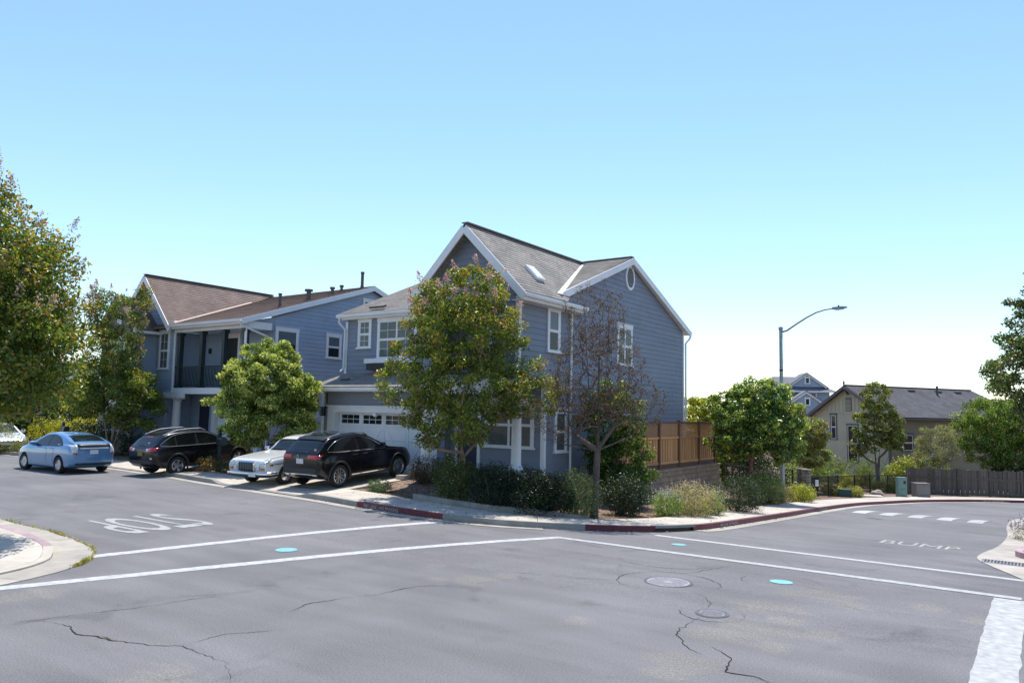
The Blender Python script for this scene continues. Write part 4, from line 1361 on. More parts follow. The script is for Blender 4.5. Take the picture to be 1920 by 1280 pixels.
pipe(h2, [(T2R + .12, S2 - .42, E2 - .1), (T2R + .12, S2 - .36, E2 - .28), (T2R + .1, S2 + .9, E2 - .62), (T2R + .07, S2 + 1.25, E2 - .7), (T2R + .07, S2 + 1.25, .5)], .045, 'downspout', M['white'])
bar(h2, (T2R + .04, S2 + .05, E2 - .2), (T2R + .04, 21.7, E2 - .2), .05, .32, 'band_board', M['white'])
xv = lambda s: R2T + (R2Z - z2(s)) / 1.08
a, b = S2 - .1, 25.8
bar(h2, (xv(a), a, z2(a) + .04), (xv(b), b, z2(b) + .04), .16, .03, 'valley_flashing', M['flash_pink'], (.3, -.2, 1))
window(h2, F2, -35.38, -34.5, 4.34, 6.22, muntins=(1, 1), curtain='curtain')
window(h2, F2R, 21.96, 23.26, 4.75, 6.26, sashes=1, hung=False, curtain='blind')
window(h2, F2R, 24.96, 25.93, 5.06, 6.26, hung=True, curtain='blind')
window(h2, F2R, 27.3, 28.3, 7.5, 8.3, hung=False, curtain=None)
for x, y, r_, hgt, cap in ((-29.6, 22.9, .07, .55, .09), (-29.6, 24.6, .11, .42, .2), (-29.7, 26.2, .08, .25, .13), (-29.9, 27.0, .07, .22, .11), (-28.9, 27.5, .08, .75, .10)):
    P = gnd  # noqa
    z = z2(y)
    mb = MB(); mb.lathe([(r_ * 1.3, z - .1), (r_ * 1.3, z + .06), (r_, z + .12), (r_, z + hgt), (cap, z + hgt), (cap, z + hgt + .1), (.001, z + hgt + .11)], (x, y, 0), 14)
    mb.build('roof_vent', M['vent'], h2, smooth=40)
# service boxes on the side of the house seen past the tree
for y0, z0, w, hgt in ((23.2, .9, .3, .7), (23.9, .7, .45, .9)):
    mb = MB(); fbox(mb, F2R, y0, y0 + w, z0, z0 + hgt, .02, .16); mb.build('meter_box', M['steel'], h2)

# hose reel against the side wall
hr = Thing('hose_reel', 'garden hose reel standing by the side wall window', 'hose reel', (-12.95, 23.1, .3))
mb = MB()
for k in range(5): mb.tube([(-12.95 + .05 * (k - 2), 23.1 + .26 * math.cos(a), .62 + .26 * math.sin(a)) for a in np.linspace(0, 2 * math.pi, 25)], .022, 6, cap=False)
mb.build('hose', M['concrete_grey'], hr, smooth=50)
mb = MB()
for dx in (-.16, .16): mb.beam((-12.95 + dx, 22.9, .3), (-12.95 + dx, 23.1, 1.15), .03, .03, (1, 0, 0)); mb.beam((-12.95 + dx, 23.3, .3), (-12.95 + dx, 23.1, 1.15), .03, .03, (1, 0, 0))
mb.beam((-13.11, 23.1, .62), (-12.79, 23.1, .62), .03, .03)
mb.build('frame', M['steel'], hr)
# ------------------------------------------------------------------ fences, walls, street furniture
def inst(name, me, loc, parent, rot=(0, 0, 0), scale=(1, 1, 1)):
    o = bpy.data.objects.new(name, me)
    COL.objects.link(o)
    po = parent.o if isinstance(parent, Thing) else parent
    b = root_base(po) if po is not None else Vector((0, 0, 0))
    o.parent = po
    o.location = Vector(loc) - (b if b is not None else Vector((0, 0, 0)))
    o.rotation_euler = rot
    o.scale = scale
    return o

def bevel_box(name, sx, sy, sz, m_, w=.01, org=(0, 0, 0)):
    """shared mesh: box with softened edges, standing on z=0 and centred in x, y"""
    me = bpy.data.meshes.new(name)
    bm = bmesh.new()
    bmesh.ops.create_cube(bm, size=1)
    for v in bm.verts: v.co = Vector((v.co.x * sx, v.co.y * sy, (v.co.z + .5) * sz)) + Vector(org)
    if w: bmesh.ops.bevel(bm, geom=bm.edges, offset=w, segments=1, affect='EDGES')
    bm.to_mesh(me); bm.free()
    me.materials.append(m_)
    return me

# block retaining wall beside the corner house
rw = Thing('retaining_wall', 'tan concrete-block retaining wall below the redwood fence', 'wall', (-12.35, 29.5, -.9))
blk = bevel_box('block', .28, .395, .192, M['block'], .012)
cap = bevel_box('cap_block', .34, .395, .085, M['block'], .012)
n = 24
for r_ in range(8):
    for k in range(n):
        y = 24.9 + k * .4 + (.2 if r_ % 2 else 0)
        z = .37 - (r_ + 1) * .2
        if z + .2 < G(-12.2, y) - .05 or y > 34.45: continue
        inst('block', blk, (-12.35 + RNG.uniform(-.008, .008), y, z), rw, (0, 0, RNG.uniform(-.012, .012)))
for k in range(n): inst('cap_block', cap, (-12.34, 24.95 + k * .4, .372), rw, (0, 0, RNG.uniform(-.01, .01)))
for r_ in range(7):
    for k in range(4): inst('block', blk, (-12.7 - k * .4, 34.35, .17 - r_ * .2), rw, (0, 0, math.pi / 2))

# redwood fence with lattice top
rf = Thing('redwood_fence', 'tall redwood board fence with lattice top on the block wall', 'fence', (-12.6, 30, .45))
brd = bevel_box('fence_board', .022, .138, 1.05, M['redwood'], .004)
pst = bevel_box('fence_post', .10, .10, 1.92, M['redwood_dark'], .006)
pcap = bevel_box('post_cap', .14, .14, .05, M['redwood_dark'], .012)
posts = [24.3, 26.3, 28.33, 30.35, 32.62, 34.6]
for y in posts:
    inst('fence_post', pst, (-12.56, y, .42), rf); inst('post_cap', pcap, (-12.56, y, 2.34), rf)
for a, b in zip(posts[:-1], posts[1:]):
    nb = int(round((b - a - .1) / .128))
    for k in range(nb):
        y = a + .05 + (b - a - .1) * (k + .5) / nb
        inst('fence_board', brd, (-12.60 + (.012 if k % 2 else -.012), y, .62), rf)
    for z, w, h, m_ in ((.62, .06, .09, 'redwood'), (1.64, .09, .08, 'redwood'), (2.26, .10, .07, 'redwood_dark')):
        MB().box(-12.6 - w / 2 + .015, -12.6 + w / 2 + .015, a + .055, b - .055, z, z + h).build('rail', M[m_], rf)
    MB().box(-12.62, -12.58, a + .055, b - .055, .42, .60).build('kickboard', M['redwood_dark'], rf)
    mb = MB()
    y0, y1, z0, z1 = a + .06, b - .06, 1.72, 2.26
    sp = .105
    for sgn, xo in ((1, -12.588), (-1, -12.602)):
        c = -(z1 - z0) - .1
        while c < (y1 - y0) + (z1 - z0):
            p = []
            for (yy, zz) in ((c, 0.0), (c + (z1 - z0), z1 - z0)):
                p.append([yy, zz])
            (ya, za), (yb, zb) = p
            if ya < 0: za += -ya; ya = 0
            if yb > y1 - y0: zb -= yb - (y1 - y0); yb = y1 - y0
            if yb > ya + .02:
                if sgn > 0: q0, q1 = (xo, y0 + ya, z0 + za), (xo, y0 + yb, z0 + zb)
                else: q0, q1 = (xo, y1 - ya, z0 + za), (xo, y1 - yb, z0 + zb)
                mb.beam(q0, q1, .009, .026, (0, -.7 * sgn, .7))
            c += sp
    lt = mb.build('lattice', M['redwood'], rf)
    lt['kind'] = 'stuff'

# black iron fence
def iron_fence(label, pts, hgt, sp=.11, post_every=2.0, gate=None):
    b = Vector(pts[0])
    t = Thing('iron_fence', label, 'fence', (b.x, b.y, G(b.x, b.y)))
    pk = bevel_box('picket', .018, .018, hgt - .1, M['black'], 0)
    po = bevel_box('iron_post', .06, .06, hgt + .06, M['black'], .004)
    for a, c in zip(pts[:-1], pts[1:]):
        a, c = Vector(a), Vector(c)
        ln = (c - a).length
        k = max(1, round(ln / post_every))
        for i in range(k + 1):
            p = a.lerp(c, i / k); inst('iron_post', po, (p.x, p.y, G(p.x, p.y) + .06), t)
        k = int(ln / sp)
        for i in range(k):
            p = a.lerp(c, (i + .5) / k); inst('picket', pk, (p.x, p.y, G(p.x, p.y) + .18), t)
        for z in (.22, hgt + .06):
            MB().beam((a.x, a.y, G(a.x, a.y) + z), (c.x, c.y, G(c.x, c.y) + z), .03, .035).build('rail', M['black'], t)
    return t
iron_fence('low black iron picket fence running from the stone pillars to the cabinets', [(-9.95, 40.0), (-10.35, 44.8), (-10.0, 48.2), (-9.0, 52.4), (-7.4, 55.4)], 1.2)
iron_fence('tall black iron picket fence in the shade behind the lamp post', [(-12.3, 35.2), (-11.9, 38.4), (-10.35, 39.6)], 1.5)

# stone pillars
def pillar(x, y, h, label):
    t = Thing('stone_pillar', label, 'pillar', (x, y, G(x, y)), group='stone pillars at the gate')
    z = G(x, y) - .1
    MB().box(x - .13, x + .13, y - .13, y + .13, z, z + h).build('core', M['stone'], t)
    lev = z
    while lev < z + h - .1:
        hh = RNG.uniform(.10, .17)
        for sx, sy in ((-1, -1), (1, -1), (-1, 1), (1, 1)):
            me = bevel_box('stone', RNG.uniform(.16, .185), RNG.uniform(.16, .185), hh - .012, M['stone'], .02)
            inst('stone', me, (x + sx * .092 + RNG.uniform(-.012, .012), y + sy * .092 + RNG.uniform(-.012, .012), lev), t, (0, 0, RNG.uniform(-.1, .1)))
        lev += hh
    inst('cap_stone', bevel_box('cap_stone', .42, .42, .07, M['stone'], .015), (x, y, lev), t)
pillar(-9.62, 39.3, 1.75, 'stacked-stone pillar nearer the kerb beside the sidewalk path')
pillar(-9.98, 39.75, 1.80, 'stacked-stone pillar next to the lamp post, the farther of the pair')

# weathered board fence along the bend
gf = Thing('board_fence', 'weathered grey-brown board fence along the bend of the street', 'fence', (-6.9, 55.8, -2.2))
pts = [(-7.3, 55.6), (-4.6, 57.3), (-1.2, 59.7), (4.5, 62.3), (12, 64.6), (20, 66.5)]
gb = [bevel_box('fence_board', .14, .022, h, M['greywood'], .003) for h in (1.62, 1.66, 1.7)]
gp = bevel_box('fence_post', .11, .11, 1.72, M['greywood'], .004)
for a, c in zip(pts[:-1], pts[1:]):
    a, c = Vector((*a, 0)), Vector((*c, 0))
    ln = (c - a).length
    ang = math.atan2(c.y - a.y, c.x - a.x)
    k = int(ln / .15)
    for i in range(k):
        p = a.lerp(c, (i + .5) / k)
        off = Vector((math.sin(ang), -math.cos(ang), 0)) * (.012 if i % 2 else -.012)
        inst('fence_board', gb[RNG.randrange(3)], (p.x + off.x, p.y + off.y, G(p.x, p.y) + .14), gf, (0, RNG.uniform(-.012, .012), ang))
    k = max(1, round(ln / 2.4))
    for i in range(k):
        p = a.lerp(c, i / k); inst('fence_post', gp, (p.x, p.y, G(p.x, p.y) + .12), gf, (0, 0, ang))
    nn = Vector((math.sin(ang), -math.cos(ang), 0)) * .045
    for z in (.26, 1.22):
        MB().beam((a.x + nn.x, a.y + nn.y, G(a.x, a.y) + z), (c.x + nn.x, c.y + nn.y, G(c.x, c.y) + z), .04, .09).build('rail', M['greywood'], gf)

# street lamp
lb = Vector((-9.75, 35.6, 0)); lb.z = G(lb.x, lb.y)
lamp = Thing('street_lamp', 'tall galvanised street lamp with curved arm beside the stone pillars', 'street lamp', lb)
top = at(1467, 614, lb.dot(_fwd))
MB().tube([lb + Vector((0, 0, .0)), lb + Vector((0, 0, .3)), Vector((lb.x, lb.y, top.z - 2)), Vector((lb.x, lb.y, top.z))], [.105, .10, .082, .075], 14).build('pole', M['steel'], lamp, smooth=40)
MB().lathe([(.17, lb.z), (.17, lb.z + .16), (.12, lb.z + .22)], (lb.x, lb.y, 0), 14).build('base_plate', M['steel'], lamp)
MB().lathe([(.09, top.z - .12), (.10, top.z - .1), (.10, top.z + .02), (.001, top.z + .05)], (lb.x, lb.y, 0), 14).build('pole_cap', M['steel'], lamp)
q = [Vector((lb.x, lb.y, top.z - .22))]
L0 = 2.75
for u, zz in ((.12, .05), (.3, .30), (.5, .56), (.68, .74), (.84, .82), (1.0, .83)):
    q.append(Vector((lb.x + L0 * u * .93, lb.y - L0 * u * .36, top.z - .22 + zz)))
MB().tube(q, [.045, .042, .038, .035, .032, .030, .03], 10).build('arm', M['steel'], lamp, smooth=40)
e = q[-1]; d = (q[-1] - q[-2]).normalized(); d.z = 0; d.normalize()
mb = MB(); mb.beam(e - d * .05, e + d * .42, .22, .10); mb.beam(e + d * .40, e + d * .56, .16, .07)
lh = mb.build('lamp_head', M['steel'], lamp)
MB().beam(e + d * .06 - Vector((0, 0, .065)), e + d * .38 - Vector((0, 0, .065)), .17, .03).build('lens', M['clear_lens'], lh)
MB().lathe([(.035, 0), (.035, .07), (.001, .08)], e + d * .2 + Vector((0, 0, .05)), 10).build('photocell', M['black'], lh)
MB().tube([(lb.x + .09, lb.y - .03, top.z - .3), (lb.x + .16, lb.y - .05, top.z - .9), (lb.x + .10, lb.y - .03, top.z - 1.7)], .006, 5).build('loose_wire', M['black'], lamp)
MB().lathe([(.088, top.z - 2.02), (.09, top.z - 2.0), (.09, top.z - 1.96), (.088, top.z - 1.94)], (lb.x, lb.y, 0), 14).build('band', M['black'], lamp)

# utility cabinets
def cabinet(name, label, x, y, sx, sy, h, m_, rz_, lid=True):
    t = Thing(name, label, 'utility box', (x, y, G(x, y) + .1), rz=rz_)
    me = bevel_box('cabinet_body', sx, sy, h, m_, .015)
    o = bpy.data.objects.new('cabinet_body', me); COL.objects.link(o); o.parent = t.o
    mb = MB(); mb.box(-sx / 2 - .02, sx / 2 + .02, -sy / 2 - .02, sy / 2 + .02, h, h + .035); mb.build('lid', m_, t.o)
    mb = MB(); mb.box(-sx * .42, sx * .42, -sy / 2 - .008, -sy / 2 + .002, h * .1, h * .92); dr = mb.build('door', m_, t.o)
    return t
tc_ = cabinet('tall_cabinet', 'tall pale-green utility cabinet in front of the iron fence', -7.1, 51.5, .52, .36, 1.16, M['green_pale'], .6)
MB().box(.05, .18, -.205, -.189, .82, .98).build('gauge', M['black'], tc_.o)
MB().box(-.2, .2, -.2, -.19, .5, .51).build('door_seam', M['black'], tc_.o)
cabinet('tan_cabinet', 'squat brownish-grey utility cabinet at the end of the board fence', -6.2, 52.7, .85, .6, .84, mat('taupe_cabinet', (.19, .165, .15), .6, var=.1), .6)
cabinet('transformer_box', 'low dark-green transformer box among the yellow shrubs', -9.55, 47.6, .72, .6, .42, M['green_box'], .3)
pad = Thing('box_pad', 'flat pale concrete pad beside the low green transformer box', 'slab', (-8.6, 49.6, G(-8.6, 49.6) + .12), rz=.35)
bb = bpy.data.objects.new('pad', bevel_box('pad', 1.5, .9, .07, M['concrete'], .01)); COL.objects.link(bb); bb.parent = pad.o
# boulder
me = bpy.data.meshes.new('boulder'); bm = bmesh.new(); bmesh.ops.create_icosphere(bm, subdivisions=3, radius=1)
for v in bm.verts:
    k = 1 + .16 * math.sin(3 * v.co.x + 1) * math.cos(4 * v.co.y) + .08 * math.sin(7 * v.co.z + 2 * v.co.x)
    v.co = Vector((v.co.x * .38 * k, v.co.y * .28 * k, v.co.z * .20 * k))
bm.to_mesh(me); bm.free()
rk = link('boulder', me, M['rock'], None, smooth=60); P = gnd(1645, 927, .15); rk.location = (P.x, P.y, P.z + .08)
tag(rk, 'pale boulder among low shrubs in front of the iron fence', 'rock')
# white notice on the iron fence
sg = Thing('notice_sign', 'small white notice on the iron fence by the gate', 'sign', (-10.24, 43.9, G(-10.24, 43.9) + .75), rz=YAW + .3)
MB().box(-.15, .15, -.012, .0, 0, .34).build('sign_panel', M['white'], sg.o)
for z, w in ((.27, .11), (.22, .09), (.17, .11), (.10, .07)): MB().box(-w, w, -.014, -.0125, z, z + .018).build('print_line', M['steel'], sg.o)
# low block behind the fence
lw = tag(MB().box(-11.9, -10.9, 45.6, 46.8, G(-11, 46), G(-11, 46) + .85).build('planter_box', M['concrete_grey'], None), 'grey concrete planter box behind the iron fence by the gate', 'planter')

# mailboxes on posts
def mailbox(label, x, y, z, rz_):
    t = Thing('mailbox', label, 'mailbox', (x, y, z), rz=rz_, group='green mailboxes along the street')
    mb = MB(); mb.box(-.06, .06, -.06, .06, 0, 1.38); mb.box(-.09, .09, -.09, .09, 0, .22); mb.build('post', M['green_dark'], t.o)
    MB().lathe([(.075, 1.38), (.085, 1.42), (.05, 1.47), (.06, 1.52), (.001, 1.58)], (0, 0, 0), 12).build('finial', M['green_dark'], t.o, smooth=50)
    mb = MB()
    n = 12
    prof = [(-.13, 0), (.13, 0)] + [(.13 * math.cos(a), .16 + .13 * math.sin(a)) for a in np.linspace(0, math.pi, n)]
    a = [Vector((x_ + .0, -.34, 1.02 + z_)) for x_, z_ in prof]
    mb.prism(a, (0, .62, 0))
    for v in range(len(mb.v)):
        x_, y_, z_ = mb.v[v]; mb.v[v] = (y_ + .36, x_, z_)
    bx = mb.build('box', M['green_dark'], t.o)
    MB().box(.28, .34, -.12, .12, .96, 1.0).build('bracket', M['green_dark'], t.o)
    MB().box(.1, .14, -.15, -.135, 1.14, 1.34).build('flag', M['green_dark'], bx)
    return t
mailbox('dark green post mailbox between the two driveways beside red flowers', -25.45, 17.25, .15, -.35)
mailbox('dark green post mailbox behind the light-blue hatchback beside the yucca', -39.8, 18.2, .15, -.2)

# ------------------------------------------------------------------ houses farther off
h3 = Thing('tan_house', 'tan house with dark shingle roof and board-and-batten gable beyond the iron fence', 'house', (-8.9, 62.2, -3.0))
C3, M3, L3 = Vector((-9.3, 62.4, 0)), Vector((-.838, .545, 0)), Vector((.545, .838, 0))
W3, LEN3, E3, RZ3 = 7.6, 15.0, 3.05, 5.25
FA = Face('D', 0, C3 + M3 * W3, -M3); FL = Face('D', 0, C3, L3)
wall(h3, FA, [(0, -4), (W3, -4), (W3, E3), (0, E3)], M['tan'], expo=.2)
wall(h3, FA, [(0, E3), (W3, E3), (W3 / 2, RZ3 - .12)], M['tan'], board=False)
for k in range(1, 19):
    u = W3 * k / 19
    hh = (RZ3 - .12 - E3) * (1 - abs(u - W3 / 2) / (W3 / 2))
    mb = MB(); fbox(mb, FA, u - .03, u + .03, E3 + .1, E3 + hh, .0, .03); mb.build('batten', M['tan'], h3)
mb = MB(); fbox(mb, FA, 0, W3, E3 - .02, E3 + .12, .0, .04); mb.build('band_board', M['tan'], h3)
wall(h3, FL, [(0, -4), (LEN3, -4), (LEN3, E3), (0, E3)], M['tan_dark'], expo=.2)
def P3(u, v, w): return C3 + M3 * u + L3 * v + Vector((0, 0, w))
ov = .45
sl = (RZ3 - E3) / (W3 / 2)
roof_plane(h3, [P3(-ov, -ov, E3 - sl * ov), P3(-ov, LEN3 + ov, E3 - sl * ov), P3(W3 / 2, LEN3 + ov - 1.6, RZ3), P3(W3 / 2, -ov, RZ3)], L3, M['roof_dark'])
roof_plane(h3, [P3(W3 + ov, LEN3 + ov, E3 - sl * ov), P3(W3 + ov, -ov, E3 - sl * ov), P3(W3 / 2, -ov, RZ3), P3(W3 / 2, LEN3 + ov - 1.6, RZ3)], -L3, M['roof_dark'])
bar(h3, P3(W3 / 2, -ov, RZ3 + .02), P3(W3 / 2, LEN3 + ov - 1.6, RZ3 + .02), .24, .05, 'ridge_cap', M['cap_dark'])
for u in (-ov, W3 + ov):
    bar(h3, P3(W3 / 2, -ov - .03 - (.003 if u < 0 else 0), RZ3 - .16), P3(u, -ov - .03 - (.003 if u < 0 else 0), E3 - sl * ov - .16), .05, .22, 'barge_board', M['tan_trim'])
bar(h3, P3(-ov, -ov, E3 - sl * ov - .12), P3(-ov, LEN3, E3 - sl * ov - .12), .1, .14, 'gutter', M['tan_trim'])
mb = MB(); mb.beam(P3(W3 / 2, -ov - .02, RZ3 - .25), P3(W3 / 2, .0, RZ3 - .75), .09, .09); mb.beam(P3(W3 / 2, -.05, RZ3 - .2), P3(W3 / 2, -.05, RZ3 - 1.1), .09, .09)
mb.build('gable_bracket', M['black'], h3)
mb = MB(); fbox(mb, FA, W3 / 2 - .3, W3 / 2 + .3, E3 + .15, E3 + 1.2, .0, .045); gv = mb.build('gable_vent', M['tan_trim'], h3)
for k in range(9):
    mb = MB(); fbox(mb, FA, W3 / 2 - .26, W3 / 2 + .26, E3 + .22 + k * .1, E3 + .27 + k * .1, .045, .06); mb.build('louvre', M['tan'], gv)
MB().beam(P3(0, 0, -3.5) + Vector((0, 0, 0)), P3(0, 0, E3), .14, .14, L3).build('corner_board', M['tan_trim'], h3)
for u0, u1, v0, v1 in ((1.9, 2.6, .95, 3.0), (3.6, 4.75, -.75, 2.2), (.35, .95, -2.2, -.8), (2.3, 2.95, -2.6, -1.0)):
    window(h3, FA, u0, u1, v0, v1, trim='tan_trim', curtain=None, hung=True)
window(h3, FL, 1.2, 2.4, .3, 1.6, trim='tan_trim', curtain=None)
for v, w, hgt in ((1.4, .0, .0), (3.4, 0, 0), (6.2, 0, 0), (9.3, 0, 0), (11.6, 0, 0)):
    c = P3(W3 / 2 - .55, v, RZ3 - .55 * sl + .06)
    MB().beam(c - L3 * .35, c + L3 * .35, .22, .09, (0, 0, 1)).build('roof_vent', M['vent'], h3)
for u, v, hgt in ((1.0, 8.6, .75), (2.2, 10.9, .4), (.5, 12.9, .8)):
    c = P3(W3 / 2 - u, v, RZ3 - u * sl)
    MB().tube([c, c + Vector((0, 0, hgt))], .09 if hgt != .8 else .02, 10).build('roof_pipe', M['vent'], h3)
MB().tube([P3(W3 / 2, -ov, RZ3 + .03), P3(W3 / 2, -ov, RZ3 + .12), P3(W3 / 2, -ov, RZ3 + .35)], [.02, .09, .03], 8).build('finial', M['vent'], h3)

c = at(1500, 783, 92)
h4 = Thing('hip_roof_house', 'distant blue-grey house with hip roof and two white-trimmed gables', 'house', (c.x, c.y, -3.5), rz=YAW - .12)
z0 = 3.5
def B4(*a): return MB().box(*a)
w4 = B4(-4.6, 3.5, 0, 8, 0, 5.9 + z0).build('wall', M['siding2'], h4.o)
mb = MB(); mb.add([(-5.1, -.6, 5.85 + z0), (4.1, -.6, 5.85 + z0), (4.1, 8.6, 5.85 + z0), (-5.1, 8.6, 5.85 + z0), (-2.3, 3.8, 7.75 + z0), (1.1, 3.8, 7.75 + z0)], [(0, 1, 5, 4), (1, 2, 5), (2, 3, 4, 5), (3, 0, 4), (0, 3, 2, 1)])
M['roof_far'] = mat('blue_grey_shingles', (.15, .15, .165), .9, var=.1, vscale=1.5, bump=.3, bscale=12)
r4 = mb.build('roof', M['roof_far'], h4.o)
B4(-5.15, 4.15, -.66, -.6, 5.68 + z0, 5.86 + z0).build('fascia', M['white'], h4.o)
mb = MB(); mb.prism([(-1.3, .2, 6.35 + z0), (3.0, .2, 6.35 + z0), (.9, .2, 7.85 + z0)], (0, 3, 0)); g4 = mb.build('gable', M['siding2'], h4.o)
for sg_ in (-1, 1):
    bar(h4.o, (.9, .05 + .003 * sg_, 7.95 + z0), (.9 + sg_ * 2.35, .05 + .003 * sg_, 6.25 + z0), .06, .24, 'barge_board', M['white'])
    mb = MB(); mb.prism([(.9, -.05, 8.1 + z0), (.9 + sg_ * 2.5, -.05, 6.3 + z0), (.9 + sg_ * 2.5, -.05, 6.2 + z0), (.9, -.05, 8.0 + z0)], (0, 3.6, 0)); mb.build('gable_roof', M['roof_far'], h4.o)
F4 = Face('F', .2); window(h4.o, F4, .65, 1.3, 6.75 + z0, 7.6 + z0, hung=False, curtain=None)
F4 = Face('F', 0.0); window(h4.o, F4, .45, 2.0, 4.6 + z0, 5.75 + z0, sashes=2, muntins=(1, 1), curtain=None)
mb = MB(); mb.prism([(-2.2, -2.6, 0), (2.2, -2.6, 0), (2.2, -2.6, 4.1 + z0), (.1, -2.6, 5.55 + z0), (-2.2, -2.6, 4.1 + z0)], (0, 2.6, 0)); mb.build('front_wing', M['siding2'], h4.o)
for sg_ in (-1, 1):
    bar(h4.o, (.1, -2.72 + .003 * sg_, 5.62 + z0), (.1 + sg_ * 2.5, -2.72 + .003 * sg_, 3.9 + z0), .06, .24, 'barge_board', M['white'])
    mb = MB(); mb.prism([(.1, -2.8, 5.82 + z0), (.1 + sg_ * 2.65, -2.8, 4.0 + z0), (.1 + sg_ * 2.65, -2.8, 3.9 + z0), (.1, -2.8, 5.72 + z0)], (0, 2.9, 0)); mb.build('gable_roof', M['roof_far'], h4.o)
F4 = Face('F', -2.6); window(h4.o, F4, -.1, .55, 4.1 + z0, 5.0 + z0, hung=False, curtain=None)
for x, y in ((-1.2, 2.2), (-2.6, 1.6)): MB().beam((x, y, 6.95 + z0), (x + .4, y, 6.95 + z0), .2, .1).build('roof_vent', M['vent'], h4.o)

c = at(120, 752, 66)
h5 = Thing('grey_roof_house', 'grey-roofed house glimpsed between the trees far left', 'house', (c.x, c.y, 0), rz=YAW + .2)
MB().box(-5, 6, 0, 8, 0, 3.6).build('wall', M['siding2'], h5.o)
mb = MB(); mb.add([(-5.6, -.6, 3.5), (6.6, -.6, 3.5), (6.6, 8.6, 3.5), (-5.6, 8.6, 3.5), (-5.6, 4, 6.0), (6.6, 4, 6.0)], [(0, 1, 5, 4), (1, 2, 5), (2, 3, 4, 5), (3, 0, 4), (0, 3, 2, 1)])
mb.build('roof', M['roof_far'], h5.o)
# ------------------------------------------------------------------ vegetation
def leaves(name, pts, size, m_, parent, cols, nrm=None, up=.5, asp=.55, fold=.25, seed=1, droop=0.0):
    """one folded diamond per point; cols = (N,3) colours"""
    rng = np.random.default_rng(seed)
    pts = np.asarray(pts, dtype=np.float64)
    N = len(pts)
    n = rng.normal(size=(N, 3))
    n /= np.linalg.norm(n, axis=1)[:, None]
    n[:, 2] += up
    if nrm is not None: n += nrm
    n /= np.linalg.norm(n, axis=1)[:, None]
    a = rng.normal(size=(N, 3)); a[:, 2] -= droop
    a -= (a * n).sum(1)[:, None] * n
    a /= np.linalg.norm(a, axis=1)[:, None] + 1e-9
    b = np.cross(n, a)
    L = size * rng.uniform(.65, 1.3, N)[:, None]
    W = L * asp
    v = np.empty((N, 4, 3))
    v[:, 0] = pts - a * L * .5
    v[:, 1] = pts + b * W * .5 + n * L * fold * .4
    v[:, 2] = pts + a * L * .5 - n * L * fold * .35
    v[:, 3] = pts - b * W * .5 + n * L * fold * .4
    off = root_base(parent.o if isinstance(parent, Thing) else parent)
    v -= np.array(off[:])
    me = bpy.data.meshes.new(name)
    me.vertices.add(4 * N)
    me.vertices.foreach_set('co', v.reshape(-1).astype(np.float32))
    idx = np.arange(4 * N, dtype=np.int32).reshape(N, 4)
    tri = np.stack([idx[:, [0, 1, 2]], idx[:, [0, 2, 3]]], 1).reshape(-1)
    me.loops.add(6 * N)
    me.loops.foreach_set('vertex_index', tri)
    me.polygons.add(2 * N)
    me.polygons.foreach_set('loop_start', np.arange(0, 6 * N, 3, dtype=np.int32))
    me.polygons.foreach_set('loop_total', np.full(2 * N, 3, dtype=np.int32))
    at_ = me.attributes.new('tint', 'FLOAT_COLOR', 'POINT')
    c = np.ones((N, 4, 4), dtype=np.float32)
    c[:, :, :3] = np.asarray(cols, dtype=np.float32)[:, None, :] * 1.9
    at_.data.foreach_set('color', c.reshape(-1))
    me.update(calc_edges=True)
    return link(name, me, m_, parent)

def palette(rng, N, cols, jitter=.22):
    """cols: list of (weight, rgb)"""
    w = np.array([c[0] for c in cols], dtype=float)
    k = rng.choice(len(cols), N, p=w / w.sum())
    base = np.array([c[1] for c in cols])[k]
    return np.clip(base * (1 + rng.normal(size=(N, 1)) * jitter), .004, .9)

def crown_points(rng, lobes, n, mind, shell=.55):
    """cluster centres inside a union of ellipsoids (x, y, z, rx, ry, rz), kept apart"""
    lob = np.array(lobes, dtype=float)
    vol = lob[:, 3] * lob[:, 4] * lob[:, 5]
    out = []
    tries = 0
    while len(out) < n and tries < n * 60:
        tries += 1
        l = lob[rng.choice(len(lob), p=vol / vol.sum())]
        d = rng.normal(size=3); d /= np.linalg.norm(d)
        r_ = rng.uniform(0, 1) ** (1 / 3.)
        if rng.uniform() < shell: r_ = rng.uniform(.72, 1.0)
        p = l[:3] + d * r_ * l[3:]
        if out and np.min(np.sum((np.array(out) - p) ** 2, 1)) < mind ** 2: continue
        out.append(p)
    return np.array(out)

